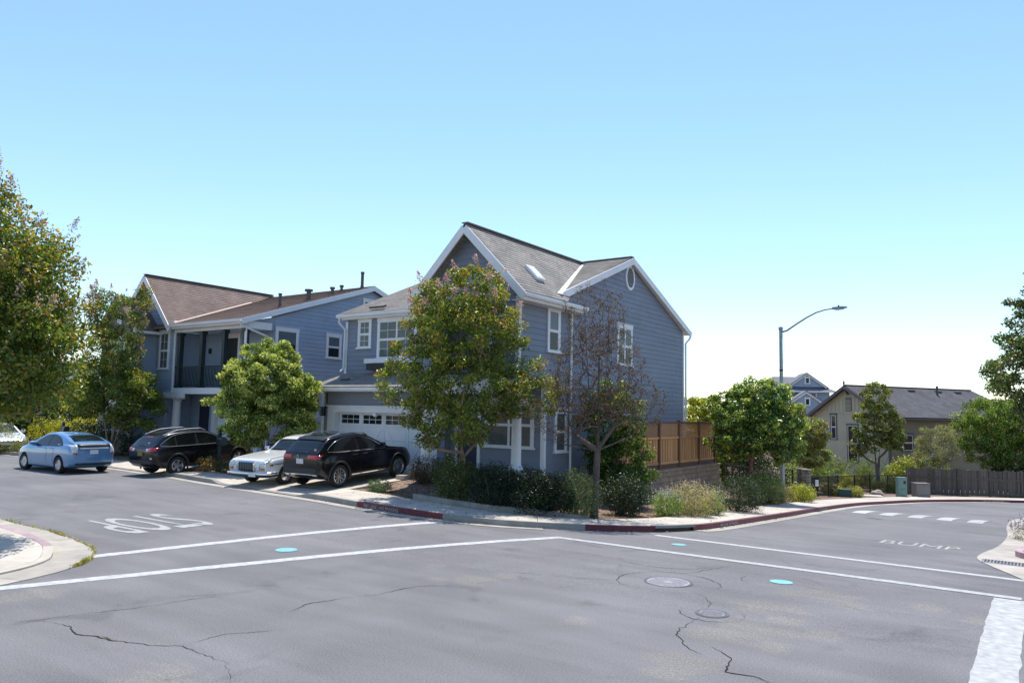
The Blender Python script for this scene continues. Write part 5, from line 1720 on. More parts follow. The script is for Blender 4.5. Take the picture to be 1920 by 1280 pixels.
def branches(rng, stems, cl, r_tip=.006, k_r=.0125, kink=.07, sag=.10):
    """limbs from stem polylines to every cluster; returns tubes as (path, radii)"""
    nodes_, par, cnt = [], [], []
    for st in stems:
        for i, p in enumerate(st):
            if i == 0 and nodes_:
                # a fork: grow out of the nearest point of an earlier stem
                A = np.array(nodes_)
                k0 = int(np.argmin(np.linalg.norm(A - np.array(p), axis=1)))
                continue
            nodes_.append(np.array(p))
            par.append(-1 if (i == 0) else (k0 if (i == 1 and st is not stems[0]) else len(nodes_) - 2)); cnt.append(0)
    ns = len(nodes_)
    root = np.array(stems[0][0])
    order = np.argsort(np.linalg.norm(cl - root, axis=1))
    tips = []
    for j in order:
        c = cl[j]
        A = np.array(nodes_)
        d = np.linalg.norm(A - c, axis=1)
        cost = d + 1.1 * np.maximum(0, A[:, 2] - c[2] + .15 * d)
        cost[A[:, 2] < root[2] + .25 * (cl[:, 2].min() - root[2])] += 5
        i = int(cost.argmin())
        p = A[i]
        ln = np.linalg.norm(c - p)
        seg = max(2, int(ln / .3))
        last = i
        for k in range(1, seg + 1):
            u = k / seg
            q = p + (c - p) * u + np.array([0, 0, -sag * ln * math.sin(math.pi * u)]) + (rng.normal(size=3) * kink * .3 * ln / seg if k < seg else 0)
            nodes_.append(q); par.append(last); cnt.append(0); last = len(nodes_) - 1
        tips.append(last)
    for t in tips:
        k = t
        while k >= 0:
            cnt[k] += 1; k = par[k]
    kids = {}
    for i, p in enumerate(par):
        if p >= 0: kids.setdefault(p, []).append(i)
    tot = max(cnt)
    rad = [r_tip + (k_r - r_tip) * (max(1, c) / tot) ** .68 for c in cnt]
    return nodes_, par, kids, rad, ns

def limb_mesh(nodes_, par, kids, rad, ns, n=6):
    mb = MB()
    starts = [i for i, p in enumerate(par) if p == -1] + [c for p, cs in kids.items() for c in sorted(cs, key=lambda q: -rad[q])[1:]]
    done = set()
    for s in starts:
        path, r_ = [], []
        if par[s] >= 0: path.append(nodes_[par[s]]); r_.append(min(rad[s] * 1.1, rad[par[s]]))
        k = s
        while True:
            path.append(nodes_[k]); r_.append(rad[k])
            c = sorted(kids.get(k, []), key=lambda q: -rad[q])
            if not c: break
            k = c[0]
        if len(path) > 1: mb.tube([tuple(p) for p in path], r_, n if r_[0] > .02 else 4, cap=False)
    return mb

DENS = 1.7

def tree(name, label, base, stems, lobes, ncl, cl_r, per, leaf, cols, bark='bark', seed=1, mat_='leaf', mind=None, group=None, tipcols=None, flat=.75, up=.5,
         asp=.55, trunk_r=None, flowers=None, shell=.55, droop=0.0, k_r=.0125, sag=.10, cat='tree', r_tip=.006, dens=None):
    rng = np.random.default_rng(seed)
    base = Vector(base)
    t = Thing(name, label, cat, base, group=group)
    B = np.array(base[:])
    lobes = [(l[0] + B[0], l[1] + B[1], l[2] + B[2], l[3], l[4], l[5]) for l in lobes]
    stems = [[tuple(np.array(p) + B) for p in st] for st in stems]
    cl = crown_points(rng, lobes, ncl, mind if mind is not None else cl_r * .75, shell)
    nd = branches(rng, stems, cl, k_r=trunk_r or .1, r_tip=r_tip, sag=sag)
    nodes_, par, kids, rad, ns = nd
    rad[0] *= 1.25
    limb_mesh(nodes_, par, kids, rad, ns, 8).build('trunk', M[bark], t, smooth=60)
    if per:
        n = len(cl)
        K = rng.poisson(per * (dens or DENS), n)
        tot = int(K.sum())
        ci = np.repeat(np.arange(n), K)
        d = rng.normal(size=(tot, 3)); d /= np.linalg.norm(d, axis=1)[:, None]
        rr = cl_r * rng.uniform(.15, 1.0, tot) ** .6 * rng.uniform(.75, 1.3, n)[ci]
        pos = cl[ci] + d * rr[:, None] * np.array([1, 1, flat])
        cc = palette(rng, tot, cols)
        # each spray of leaves has its own age and so its own tone
        cc = cc * rng.uniform(.72, 1.3, n)[ci][:, None]
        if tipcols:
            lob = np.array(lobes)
            # new growth, plus painted-in sun highlights, on the crown's outer and upper leaves
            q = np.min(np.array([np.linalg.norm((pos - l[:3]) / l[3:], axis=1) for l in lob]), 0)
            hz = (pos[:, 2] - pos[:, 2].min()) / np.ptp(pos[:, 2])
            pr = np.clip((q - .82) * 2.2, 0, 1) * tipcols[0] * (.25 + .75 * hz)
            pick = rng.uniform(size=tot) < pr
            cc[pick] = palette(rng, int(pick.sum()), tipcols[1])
        leaves('crown', pos, leaf * 1.12, M[mat_], t, cc, nrm=d * .5, up=up, asp=asp, seed=seed + 1, droop=droop)
    if flowers:
        fn, fcols, fz, fsz = flowers
        lob = np.array(lobes)
        zmin, zmax = cl[:, 2].min(), cl[:, 2].max()
        hi = cl[cl[:, 2] > zmin + (zmax - zmin) * fz]
        cen = hi[:, :3].mean(0)
        fp, fc = [], []
        for k in range(fn):
            c = hi[rng.integers(len(hi))].copy()
            dv = c - np.array([cen[0], cen[1], cen[2] - .8]); dv /= np.linalg.norm(dv) + 1e-6
            tip = c + dv * cl_r * rng.uniform(.6, 1.0) + np.array([0, 0, .08])
            m_ = int(rng.integers(34, 60))
            u = rng.uniform(0, 1, m_)
            ax = np.array([dv[0] * .35, dv[1] * .35, 1.0])
            p = tip + ax * (u[:, None] * fsz) + rng.normal(size=(m_, 3)) * (.055 * (1 - u * .8))[:, None]
            fp.append(p); fc.append(palette(rng, m_, fcols))
        leaves('flowers', np.concatenate(fp), leaf * .40, M['petal'], t, np.concatenate(fc), seed=seed + 5, asp=.9)
    return t

def shrub(name, label, base, lobes, n, leaf, cols, seed=1, mat_='leaf', group=None, asp=.45, up=.7, clump=.16, per=28, flat=1.0, tips=None, cat='shrub', droop=0.0, stems=10):
    """leafy mound: sprays of leaves over a few woody stems"""
    rng = np.random.default_rng(seed)
    base = Vector(base)
    t = Thing(name, label, cat, base, group=group)
    B = np.array(base[:])
    lobes = [(l[0] + B[0], l[1] + B[1], l[2] + B[2], l[3], l[4], l[5]) for l in lobes]
    lo = np.array(lobes)
    cl = crown_points(rng, lobes, max(4, n // per), clump * .55, .7)
    cl = cl[cl[:, 2] > B[2] - .05]
    K = rng.poisson(per, len(cl)); tot = int(K.sum()); ci = np.repeat(np.arange(len(cl)), K)
    d = rng.normal(size=(tot, 3)); d /= np.linalg.norm(d, axis=1)[:, None]
    pos = cl[ci] + d * (clump * rng.uniform(.1, 1.25, tot) ** .7)[:, None] * np.array([1, 1, flat])
    pos[:, 2] = np.maximum(pos[:, 2], B[2] + .02)
    cc = palette(rng, tot, cols) * rng.uniform(.7, 1.3, len(cl))[ci][:, None]
    leaves('foliage', pos, leaf, M[mat_], t, cc, nrm=d * .6, up=up, asp=asp, seed=seed + 1, droop=droop)
    mb = MB()
    pick = cl[rng.choice(len(cl), min(stems, len(cl)), replace=False)]
    for c in pick:
        g = B + np.array([(c[0] - B[0]) * .25, (c[1] - B[1]) * .25, -.05])
        mid = (g + c) / 2 + np.array([0, 0, .1])
        mb.tube([tuple(g), tuple(mid), tuple(c)], [.018, .012, .005], 5, cap=False)
    mb.build('stems', M['bark'], t)
    if tips:
        tn, tcols, tl = tips
        top = cl[cl[:, 2] > np.median(cl[:, 2])]
        fp, fc = [], []
        for k in range(tn):
            c = top[rng.integers(len(top))]
            q = c + np.array([*rng.normal(size=2) * clump * .8, clump * .4])
            m_ = int(rng.integers(5, 10)); u = rng.uniform(0, 1, m_)
            dv = np.array([*(rng.normal(size=2) * .35), 1.0])
            fp.append(q + dv * (u[:, None] * tl) + rng.normal(size=(m_, 3)) * .012); fc.append(palette(rng, m_, tcols))
        leaves('flower_spikes', np.concatenate(fp), leaf * .7, M['petal'], t, np.concatenate(fc), seed=seed + 3, asp=.6)['kind'] = 'stuff'
    return t

DK, MD, LT, YG = (.020, .045, .010), (.045, .085, .016), (.090, .135, .026), (.165, .180, .032)
CRAPE = [(3, (.030, .060, .012)), (4, (.055, .090, .016)), (3, (.095, .115, .020)), (.5, (.15, .12, .022))]
CRAPE4 = [(2, (.030, .060, .012)), (4, (.060, .095, .016)), (4, (.115, .135, .022)), (1, (.17, .14, .022))]
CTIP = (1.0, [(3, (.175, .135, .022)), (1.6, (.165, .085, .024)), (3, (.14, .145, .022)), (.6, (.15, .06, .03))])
PINK = [(3, (.30, .17, .24)), (2, (.34, .22, .28)), (1, (.22, .12, .14))]
DPINK = [(3, (.20, .15, .15)), (2, (.24, .19, .20)), (1, (.14, .10, .09))]

def Zs(x, y): return float(soil(np.array([[x]], dtype=float), np.array([[y]], dtype=float))[0, 0])
def on(x, y): return (x, y, Zs(x, y))
R0 = (math.cos(YAW), math.sin(YAW))          # camera right on the ground
def rel(r_, f_): return (R0[0] * r_ - math.sin(YAW) * f_, R0[1] * r_ + math.cos(YAW) * f_)
def lobe(r_, f_, z, a, b, c):
    """ellipsoid given along camera right / forward"""
    x, y = rel(r_, f_); return (x, y, z, a, b, c)

# crape myrtle at the near left corner (its trunk stands outside the picture)
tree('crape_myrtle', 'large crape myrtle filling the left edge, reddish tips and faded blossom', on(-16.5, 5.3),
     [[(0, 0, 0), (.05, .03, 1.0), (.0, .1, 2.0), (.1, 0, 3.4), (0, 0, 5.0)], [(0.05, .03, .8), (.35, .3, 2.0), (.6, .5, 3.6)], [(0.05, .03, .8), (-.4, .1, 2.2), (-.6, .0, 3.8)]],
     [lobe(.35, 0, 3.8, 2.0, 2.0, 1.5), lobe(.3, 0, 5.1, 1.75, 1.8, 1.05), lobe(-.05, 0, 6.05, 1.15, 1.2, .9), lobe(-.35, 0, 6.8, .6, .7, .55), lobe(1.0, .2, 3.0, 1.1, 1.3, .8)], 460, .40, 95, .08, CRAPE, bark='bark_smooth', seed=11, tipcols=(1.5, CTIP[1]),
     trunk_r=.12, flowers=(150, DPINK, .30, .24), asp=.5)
# crape myrtle by the light-blue house
P = at(212, 800, 34.5)
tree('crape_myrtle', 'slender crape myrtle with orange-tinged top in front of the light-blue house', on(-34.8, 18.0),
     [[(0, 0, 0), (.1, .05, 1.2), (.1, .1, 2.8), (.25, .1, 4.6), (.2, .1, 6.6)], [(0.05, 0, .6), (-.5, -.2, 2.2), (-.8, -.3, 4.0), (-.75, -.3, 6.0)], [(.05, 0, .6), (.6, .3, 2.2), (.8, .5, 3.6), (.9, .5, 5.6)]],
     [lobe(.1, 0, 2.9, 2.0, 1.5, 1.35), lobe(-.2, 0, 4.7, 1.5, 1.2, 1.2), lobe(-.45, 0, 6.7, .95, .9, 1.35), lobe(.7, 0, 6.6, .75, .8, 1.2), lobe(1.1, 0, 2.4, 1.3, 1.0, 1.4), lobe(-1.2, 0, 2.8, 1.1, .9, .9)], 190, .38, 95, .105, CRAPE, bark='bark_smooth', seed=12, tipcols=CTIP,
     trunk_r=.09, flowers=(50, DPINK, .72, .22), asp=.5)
# bushy evergreen between the driveways
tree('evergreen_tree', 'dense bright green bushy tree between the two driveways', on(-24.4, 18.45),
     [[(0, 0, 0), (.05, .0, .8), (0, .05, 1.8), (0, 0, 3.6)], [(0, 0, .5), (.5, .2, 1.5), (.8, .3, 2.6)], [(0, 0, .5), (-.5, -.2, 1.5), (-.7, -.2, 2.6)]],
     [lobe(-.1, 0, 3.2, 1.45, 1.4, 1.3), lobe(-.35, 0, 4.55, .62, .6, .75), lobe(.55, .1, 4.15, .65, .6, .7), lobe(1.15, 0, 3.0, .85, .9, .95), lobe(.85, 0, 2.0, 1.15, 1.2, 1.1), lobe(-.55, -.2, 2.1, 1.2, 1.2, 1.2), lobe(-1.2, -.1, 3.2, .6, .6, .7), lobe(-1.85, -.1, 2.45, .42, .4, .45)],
     300, .27, 105, .105, [(1, DK), (3, MD), (4, (.115, .155, .032)), (3, (.19, .215, .055))], seed=13, mat_='leaf_gloss', tipcols=(2.0, [(2, (.31, .33, .11)), (1, (.22, .25, .065))]), trunk_r=.1, asp=.36, droop=.7)  # pale tips put sunlit highlights into the leaf colour
# crape myrtle in front of the corner house
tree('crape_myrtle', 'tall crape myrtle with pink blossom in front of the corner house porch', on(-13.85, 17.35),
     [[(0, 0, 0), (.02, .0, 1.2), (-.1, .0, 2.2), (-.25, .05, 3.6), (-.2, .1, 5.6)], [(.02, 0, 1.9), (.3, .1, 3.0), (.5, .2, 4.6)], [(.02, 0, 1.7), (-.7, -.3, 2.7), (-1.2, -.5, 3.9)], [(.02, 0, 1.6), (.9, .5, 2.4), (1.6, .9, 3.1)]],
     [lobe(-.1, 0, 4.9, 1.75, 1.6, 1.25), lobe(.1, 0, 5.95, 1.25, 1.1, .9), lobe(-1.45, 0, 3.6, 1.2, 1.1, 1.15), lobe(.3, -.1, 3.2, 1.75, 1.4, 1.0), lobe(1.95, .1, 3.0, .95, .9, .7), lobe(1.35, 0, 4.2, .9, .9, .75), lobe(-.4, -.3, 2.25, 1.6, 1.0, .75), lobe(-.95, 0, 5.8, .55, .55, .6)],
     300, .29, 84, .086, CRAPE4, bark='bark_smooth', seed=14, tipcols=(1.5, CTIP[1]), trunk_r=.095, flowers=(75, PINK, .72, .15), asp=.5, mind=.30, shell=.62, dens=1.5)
# half-bare pear tree at the corner
TW = [(2, (.055, .040, .026)), (3, (.045, .033, .026)), (1.6, (.075, .022, .018)), (1.4, (.045, .052, .020))]
tree('bare_tree', 'half-bare brownish tree with grey branches in front of the side gable', on(-10.05, 18.4),
     [[(0, 0, 0), (.03, .02, .9), (.06, .04, 1.8), (.08, .05, 2.9), (.08, .05, 4.3), (.1, .05, 6.2)], [(.06, .04, 1.7), (.45, .3, 2.5), (.75, .5, 3.6), (.85, .6, 4.9)], [(.06, .04, 1.6), (-.45, -.3, 2.2), (-.8, -.55, 3.1), (-.95, -.65, 4.3)],
      [(.07, .04, 2.2), (.35, -.1, 3.3), (.45, -.1, 4.9), (.45, -.1, 5.7)], [(.07, .04, 2.2), (-.25, .1, 3.4), (-.4, .15, 4.9), (-.45, .15, 5.6)], [(.06, .04, 1.55), (.8, .55, 2.2), (1.5, 1.0, 2.9)], [(.06, .04, 1.5), (-.7, -.5, 1.95), (-1.2, -.85, 2.4)]],
     [lobe(.05, 0, 3.9, 1.45, 1.2, 1.5), lobe(-.05, 0, 5.4, .95, .9, 1.15), lobe(1.05, .1, 3.1, 1.0, .9, .8), lobe(-1.0, 0, 2.9, .85, .8, .9)],
     1250, .13, 5.0, .046, TW, bark='bark_twig', seed=15, mat_='leaf_dull', trunk_r=.10, asp=.6, mind=.068, shell=.35, r_tip=.0040, sag=-.05)
# leafy shrub-tree against the side wall
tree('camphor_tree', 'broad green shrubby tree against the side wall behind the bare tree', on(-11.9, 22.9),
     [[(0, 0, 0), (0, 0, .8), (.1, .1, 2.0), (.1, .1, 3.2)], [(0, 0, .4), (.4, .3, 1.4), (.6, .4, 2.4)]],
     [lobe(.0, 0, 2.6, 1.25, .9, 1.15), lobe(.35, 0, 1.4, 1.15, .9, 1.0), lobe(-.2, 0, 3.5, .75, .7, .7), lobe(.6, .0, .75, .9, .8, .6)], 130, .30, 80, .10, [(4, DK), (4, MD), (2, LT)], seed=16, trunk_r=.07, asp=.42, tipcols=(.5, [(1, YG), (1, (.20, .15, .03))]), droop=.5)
# round-headed tree by the lamp
MAG = [(3, DK), (4, (.04, .085, .022)), (3, (.085, .135, .030)), (1.5, (.15, .185, .04))]
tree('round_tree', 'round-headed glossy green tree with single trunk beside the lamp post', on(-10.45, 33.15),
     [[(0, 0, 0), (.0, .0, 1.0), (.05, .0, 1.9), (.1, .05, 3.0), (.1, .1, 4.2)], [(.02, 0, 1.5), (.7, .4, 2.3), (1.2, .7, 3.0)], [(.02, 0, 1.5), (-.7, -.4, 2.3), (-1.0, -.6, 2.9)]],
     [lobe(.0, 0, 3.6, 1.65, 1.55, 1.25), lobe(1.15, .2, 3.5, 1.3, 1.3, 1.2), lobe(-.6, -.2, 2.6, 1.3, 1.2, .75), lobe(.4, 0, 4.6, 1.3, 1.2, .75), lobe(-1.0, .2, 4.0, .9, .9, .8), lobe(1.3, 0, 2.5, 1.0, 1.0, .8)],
     235, .29, 80, .115, MAG, bark='bark_red', seed=17, mat_='leaf_gloss', trunk_r=.1, asp=.55, dens=1.4, mind=.3, tipcols=(1.6, [(2, (.26, .28, .06)), (1, (.15, .19, .04))]))  # yellow-green tips paint the sunny crown top into the leaves
P = at(1315, 770, 44)
tree('yellow_green_tree', 'yellow-green tree rising behind the redwood fence', on(P.x, P.y), [[(0, 0, 0), (0, 0, 2), (0, 0, 4)]],
     [lobe(-.4, 0, 3.9, 1.4, 1.4, 1.7), lobe(1.0, .3, 3.9, 1.5, 1.3, 1.4), lobe(2.6, .6, 3.7, 1.5, 1.3, 1.3), lobe(-.2, 0, 1.6, 1.6, 1.4, 1.6), lobe(1.8, 0, 1.8, 1.6, 1.4, 1.6)], 220, .36, 70, .16, [(2, MD), (4, (.14, .165, .02)), (4, (.24, .225, .025))], seed=18, trunk_r=.1)
P = at(1372, 760, 52)
tree('conifer_tip', 'thin grey-green conifer top poking above the round-headed tree', on(P.x, P.y), [[(0, 0, 0), (0, 0, 3), (0, 0, 6.2)]], [(0, 0, 5.2, .35, .35, 1.0), (0, 0, 3.5, .9, .9, 1.6)], 34, .3, 40, .14, [(1, (.07, .10, .07)), (1, (.10, .13, .09))], seed=19, trunk_r=.07)
P = at(1507, 800, 47)
tree('reddish_tree', 'olive-green tree with reddish leaves left of the tan house', on(P.x, P.y), [[(0, 0, 0), (0, 0, 1.5), (.1, 0, 3), (.1, 0, 4.6)]],
     [lobe(.2, 0, 3.6, 1.25, 1.2, 1.1), lobe(-.5, 0, 4.7, .7, .7, .7), lobe(.5, 0, 2.4, 1.0, 1.0, .9)], 110, .32, 50, .14, [(2, MD), (4, (.105, .12, .03)), (2, (.15, .11, .045)), (1, (.12, .075, .04))], seed=20, trunk_r=.08)
P = at(1645, 850, 52)
tree('forked_tree', 'upright tree with forked dark trunk in front of the tan house', on(P.x, P.y), [[(0, 0, 0), (0, 0, .9), (-.1, 0, 1.8), (-.2, 0, 3.4), (-.1, 0, 5.5)], [(0, 0, .8), (.5, .3, 1.9), (.9, .6, 3.2)], [(0, 0, .9), (.1, .1, 2.2), (.25, .1, 4.2)]],
     [lobe(.0, 0, 4.5, 1.5, 1.3, 1.6), lobe(.0, 0, 6.4, .9, .9, 1.0), lobe(-1.0, 0, 3.1, .85, .8, .75), lobe(1.0, 0, 3.4, .95, .9, .8)], 135, .30, 52, .14, [(1, DK), (3, (.065, .09, .025)), (4, (.115, .125, .035)), (1, (.15, .13, .04))], seed=21, trunk_r=.13, mind=.36)
P = at(1758, 850, 51)
tree('olive_tree', 'thin grey-green tree with pale branches behind the board fence', on(P.x, P.y), [[(0, 0, 0), (0, 0, .8), (.3, .1, 1.8), (.4, .2, 3.2)], [(0, 0, .8), (-.6, -.2, 1.8), (-.9, -.3, 2.8)], [(0, 0, .8), (.9, .4, 1.3), (1.7, .8, 1.6)]],
     [lobe(.0, 0, 3.2, 1.35, 1.2, 1.3), lobe(-.6, 0, 2.4, 1.0, .9, .8), lobe(.6, 0, 4.0, .8, .8, .6)], 120, .30, 34, .12, [(2, (.09, .10, .05)), (3, (.13, .14, .07)), (2, (.19, .17, .10))], bark='bark_pale', seed=22, mat_='leaf_dull', trunk_r=.13, asp=.3, mind=.2)
P = at(1862, 850, 53)
tree('weeping_tree', 'wide drooping green tree spilling over the board fence at right', on(P.x, P.y), [[(0, 0, 0), (0, 0, 1.4), (.2, .1, 2.8), (.2, .1, 4.2)], [(0, 0, 1), (.9, .4, 2.4), (1.6, .7, 3.3)], [(0, 0, 1), (-.9, -.4, 2.2), (-1.4, -.6, 3.0)]],
     [lobe(.3, 0, 4.9, 2.5, 2.1, 1.7), lobe(2.2, 0, 4.6, 1.9, 1.7, 1.9), lobe(-1.7, 0, 4.1, 1.5, 1.3, 1.4), lobe(1.2, -1.0, 2.6, 2.0, 1.6, 1.7), lobe(-.6, -.5, 3.0, 1.6, 1.4, 1.3)], 330, .42, 75, .15, [(2, DK), (4, MD), (4, (.105, .155, .028)), (2, YG)], seed=23, trunk_r=.14, asp=.32, droop=1.1)
tree('edge_tree', 'tall dark-leaved tree cut off by the right edge of the picture', on(.45, 35.2),
     [[(0, 0, 0), (0, 0, 1.6), (.1, .05, 3.4), (.1, .05, 6.2), (.1, .05, 8.4)], [(0, 0, 1.8), (-.9, -.6, 3.4), (-1.3, -.9, 4.8)], [(0, 0, 1.8), (.9, .6, 3.4), (1.2, .8, 5.0)]],
     [lobe(-.1, 0, 5.6, 2.3, 2.0, 1.7), lobe(-.2, 0, 7.4, 1.7, 1.6, 1.5), lobe(.0, 0, 8.7, 1.1, 1.1, 1.0), lobe(.5, 0, 4.3, 1.6, 1.5, 1.0)], 260, .32, 62, .115, [(3, (.022, .045, .014)), (4, (.045, .075, .022)), (2, (.09, .11, .035)), (1, (.14, .10, .05))], seed=24, trunk_r=.13, mind=.26)
# wooded slope far left
k = 0
for (px, py, d, w, hgt, cols, lab) in [(20, 770, 47, 3.2, 4.2, [(2, DK), (3, MD)], 'dark rounded tree on the slope at the far left edge'),
                                      (85, 778, 55, 4.2, 3.2, [(2, (.10, .125, .028)), (3, (.13, .15, .035))], 'light olive rounded tree on the slope behind the hatchback'),
                                      (150, 785, 52, 3.0, 2.8, [(2, (.09, .12, .025)), (2, (.13, .14, .03))], 'low olive tree on the slope left of the slender crape myrtle'),
                                      (85, 800, 45, 1.6, 2.2, [(1, (.012, .026, .009)), (1, (.02, .036, .012))], 'dark spreading juniper in front of the light olive tree'),
                                      (45, 805, 46, 2.2, 1.5, [(1, (.012, .026, .009)), (1, (.02, .036, .012))], 'low dark juniper behind the yucca at far left'),
                                      (160, 715, 62, 4.0, 6.0, [(2, DK), (2, (.05, .08, .025))], 'tall dark tree showing through the slender crape myrtle'),
                                      (60, 700, 64, 5.0, 7.0, [(2, DK), (2, (.045, .075, .022))], 'tall dark tree behind the large crape myrtle'),
                                      (250, 760, 50, 2.6, 4.5, [(2, DK), (2, MD)], 'dark green tree beside the far corner of the light-blue house')]:
    P = at(px, py, d)
    k += 1
    tree('slope_tree', lab, on(P.x, P.y), [[(0, 0, -.3), (0, 0, hgt * .3), (.1, 0, hgt * .8)]], [lobe(0, 0, hgt * .6, w * .55, w * .5, hgt * .4), lobe(w * .35, 0, hgt * .4, w * .4, w * .4, hgt * .32), lobe(-w * .35, 0, hgt * .45, w * .4, w * .4, hgt * .3)],
         80, .42, 60, .19, cols, seed=30 + k, trunk_r=.12, group='trees on the slope behind the houses')

# ------------------------------------------------------------------ shrubs and low plants
SH = [(3, (.006, .012, .006)), (4, (.011, .020, .009)), (2, (.020, .032, .013))]  # greens darkened further so tree shade over the beds is in the colour
GR = [(2, (.045, .062, .034)), (3, (.075, .095, .05)), (3, (.12, .135, .075))]
def gp(px, py):
    P = gnd(px, py, .15); return P.x, P.y
def bush(label, x, y, rx, ry, h, cols, seed, leaf=.06, n=5200, **kw):
    return shrub('shrub', label, on(x, y), [(0, 0, h * .50, rx, ry, h * .52), (rx * .35, -ry * .2, h * .42, rx * .62, ry * .62, h * .45), (-rx * .35, ry * .15, h * .40, rx * .6, ry * .6, h * .42)], n, leaf, cols, seed=seed, **kw)
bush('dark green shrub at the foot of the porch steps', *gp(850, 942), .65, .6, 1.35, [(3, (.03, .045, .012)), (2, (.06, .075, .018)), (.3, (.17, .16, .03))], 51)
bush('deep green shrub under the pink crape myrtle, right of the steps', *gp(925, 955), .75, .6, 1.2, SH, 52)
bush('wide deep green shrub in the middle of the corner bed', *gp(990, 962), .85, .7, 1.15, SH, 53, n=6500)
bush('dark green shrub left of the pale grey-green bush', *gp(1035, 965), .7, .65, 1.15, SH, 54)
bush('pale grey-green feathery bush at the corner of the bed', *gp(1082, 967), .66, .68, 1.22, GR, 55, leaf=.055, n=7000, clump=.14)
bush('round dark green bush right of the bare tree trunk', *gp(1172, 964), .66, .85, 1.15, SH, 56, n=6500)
for i, (x, y, r_, h, lab) in enumerate([(-16.3, 18.6, .6, .9, 'dark plant behind the steps against the porch'), (-14.7, 18.75, .7, .8, 'dark reddish plant below the porch window, left of the column'), (-13.5, 18.7, .7, .75, 'dark reddish plant below the right porch column'), (-12.6, 19.3, .7, .7, 'dark low plant at the corner of the porch')]):
    bush(lab, x, y, r_, .45, h, [(2, (.025, .030, .012)), (2, (.045, .025, .018)), (1, (.03, .05, .015))], 60 + i, n=2600)
bush('dark green shrub beneath the side window against the wall', -12.3, 24.3, .6, .9, 1.3, SH, 66, n=4000)
bush('small grey-green mound spilling onto the driveway edge', -16.55, 16.75, .5, .35, .32, [(2, (.03, .06, .03)), (2, (.07, .11, .06))], 67, leaf=.05, n=1800, clump=.1)
LAV = [(3, (.10, .115, .05)), (3, (.17, .16, .085)), (2, (.23, .18, .12))]
bush('pinkish-tan flowering bush in front of the block wall', *gp(1297, 966), .75, .8, .95, LAV, 70, leaf=.05, n=6500, tips=(120, [(1, (.30, .24, .33)), (1, (.30, .22, .20))], .16))
bush('green and lavender bush left of the pinkish-tan one', *gp(1252, 966), .45, .55, .7, [(3, (.09, .14, .035)), (2, (.14, .19, .05))], 71, leaf=.05, n=3600, tips=(90, [(1, (.26, .23, .36))], .18))
bush('green tuft right of the pinkish-tan bush', *gp(1338, 964), .4, .55, .75, [(3, (.09, .125, .04)), (2, (.15, .17, .07))], 72, leaf=.05, n=3000, tips=(60, [(1, (.28, .24, .33))], .16))
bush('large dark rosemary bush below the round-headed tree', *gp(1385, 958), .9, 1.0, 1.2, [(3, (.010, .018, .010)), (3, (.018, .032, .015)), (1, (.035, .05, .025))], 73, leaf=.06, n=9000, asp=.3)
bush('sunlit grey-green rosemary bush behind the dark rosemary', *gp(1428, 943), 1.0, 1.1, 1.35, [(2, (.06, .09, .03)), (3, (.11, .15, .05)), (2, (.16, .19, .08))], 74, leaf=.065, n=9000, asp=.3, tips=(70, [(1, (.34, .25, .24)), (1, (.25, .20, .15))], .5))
bush('small brownish grassy tuft at the sidewalk by the lamp', -9.45, 32.9, .42, .5, .62, [(2, (.16, .10, .05)), (2, (.22, .14, .08)), (1, (.10, .10, .04))], 75, leaf=.07, n=2000, asp=.2, up=.1)
bush('brownish-green tuft next to the lamp base', -9.45, 34.4, .5, .55, .75, [(2, (.17, .11, .055)), (2, (.10, .115, .04))], 76, leaf=.07, n=2200, asp=.25)
bush('yellow-green shrub in front of the stone pillars', -9.35, 37.2, .65, .8, .85, [(2, (.11, .135, .02)), (3, (.20, .205, .03))], 77, leaf=.075, n=3200)
for i, (px, py, r_, h, lab) in enumerate([(1560, 929, .65, .62, 'yellow-green shrub left of the low transformer box'), (1599, 931, .6, .6, 'yellow-green shrub right of the low transformer box'), (1648, 921, .75, .7, 'yellow-green shrub behind the boulder'),
                                          (1672, 923, .45, .6, 'small yellow-green shrub beside the tall pale cabinet'), (1590, 917, .7, 1.0, 'yellowish shrub behind the iron fence, left one'), (1618, 915, .7, 1.0, 'yellowish shrub behind the iron fence, right one')]):
    P = gnd(px, py, .12)
    bush(lab, P.x, P.y, r_, r_ * .8, h, [(2, (.10, .125, .022)), (3, (.19, .20, .035)), (1, (.22, .16, .05))], 80 + i, leaf=.085, n=1900)
# clipped hedge of upright stems behind the iron fence
hp = at(1545, 880, 54)
shrub('hedge', 'long bushy green hedge in front of the tan house', on(hp.x, hp.y), [lobe(x, .2 * math.sin(x), .95, 1.1, .9, 1.05) for x in np.linspace(-3.2, 3.4, 7)], 11000, .13, [(2, (.035, .06, .015)), (3, (.075, .105, .022)), (2, (.13, .155, .03))], seed=90, clump=.28, per=30, asp=.28, up=.2, cat='hedge')
P = at(1722, 880, 53)
shrub('shrub', 'broad yellow-green shrub behind the left end of the board fence', on(P.x, P.y), [lobe(-.6, 0, 1.3, 1.3, 1.1, 1.0), lobe(.8, 0, 1.5, 1.2, 1.0, 1.0), lobe(-1.4, 0, .9, 1.0, .9, .8)], 6000, .15, [(2, (.06, .09, .018)), (3, (.13, .15, .022)), (2, (.19, .19, .03))], seed=91, clump=.3, asp=.4)
P = at(1480, 830, 50)
shrub('shrub', 'light green shrub behind the stone pillars', on(P.x + .8, P.y), [lobe(0, 0, 1.2, .9, .9, 1.2), lobe(1.2, 0, 1.7, .8, .8, 1.2)], 3200, .14, [(2, (.08, .12, .03)), (3, (.14, .18, .05))], seed=92, clump=.28)
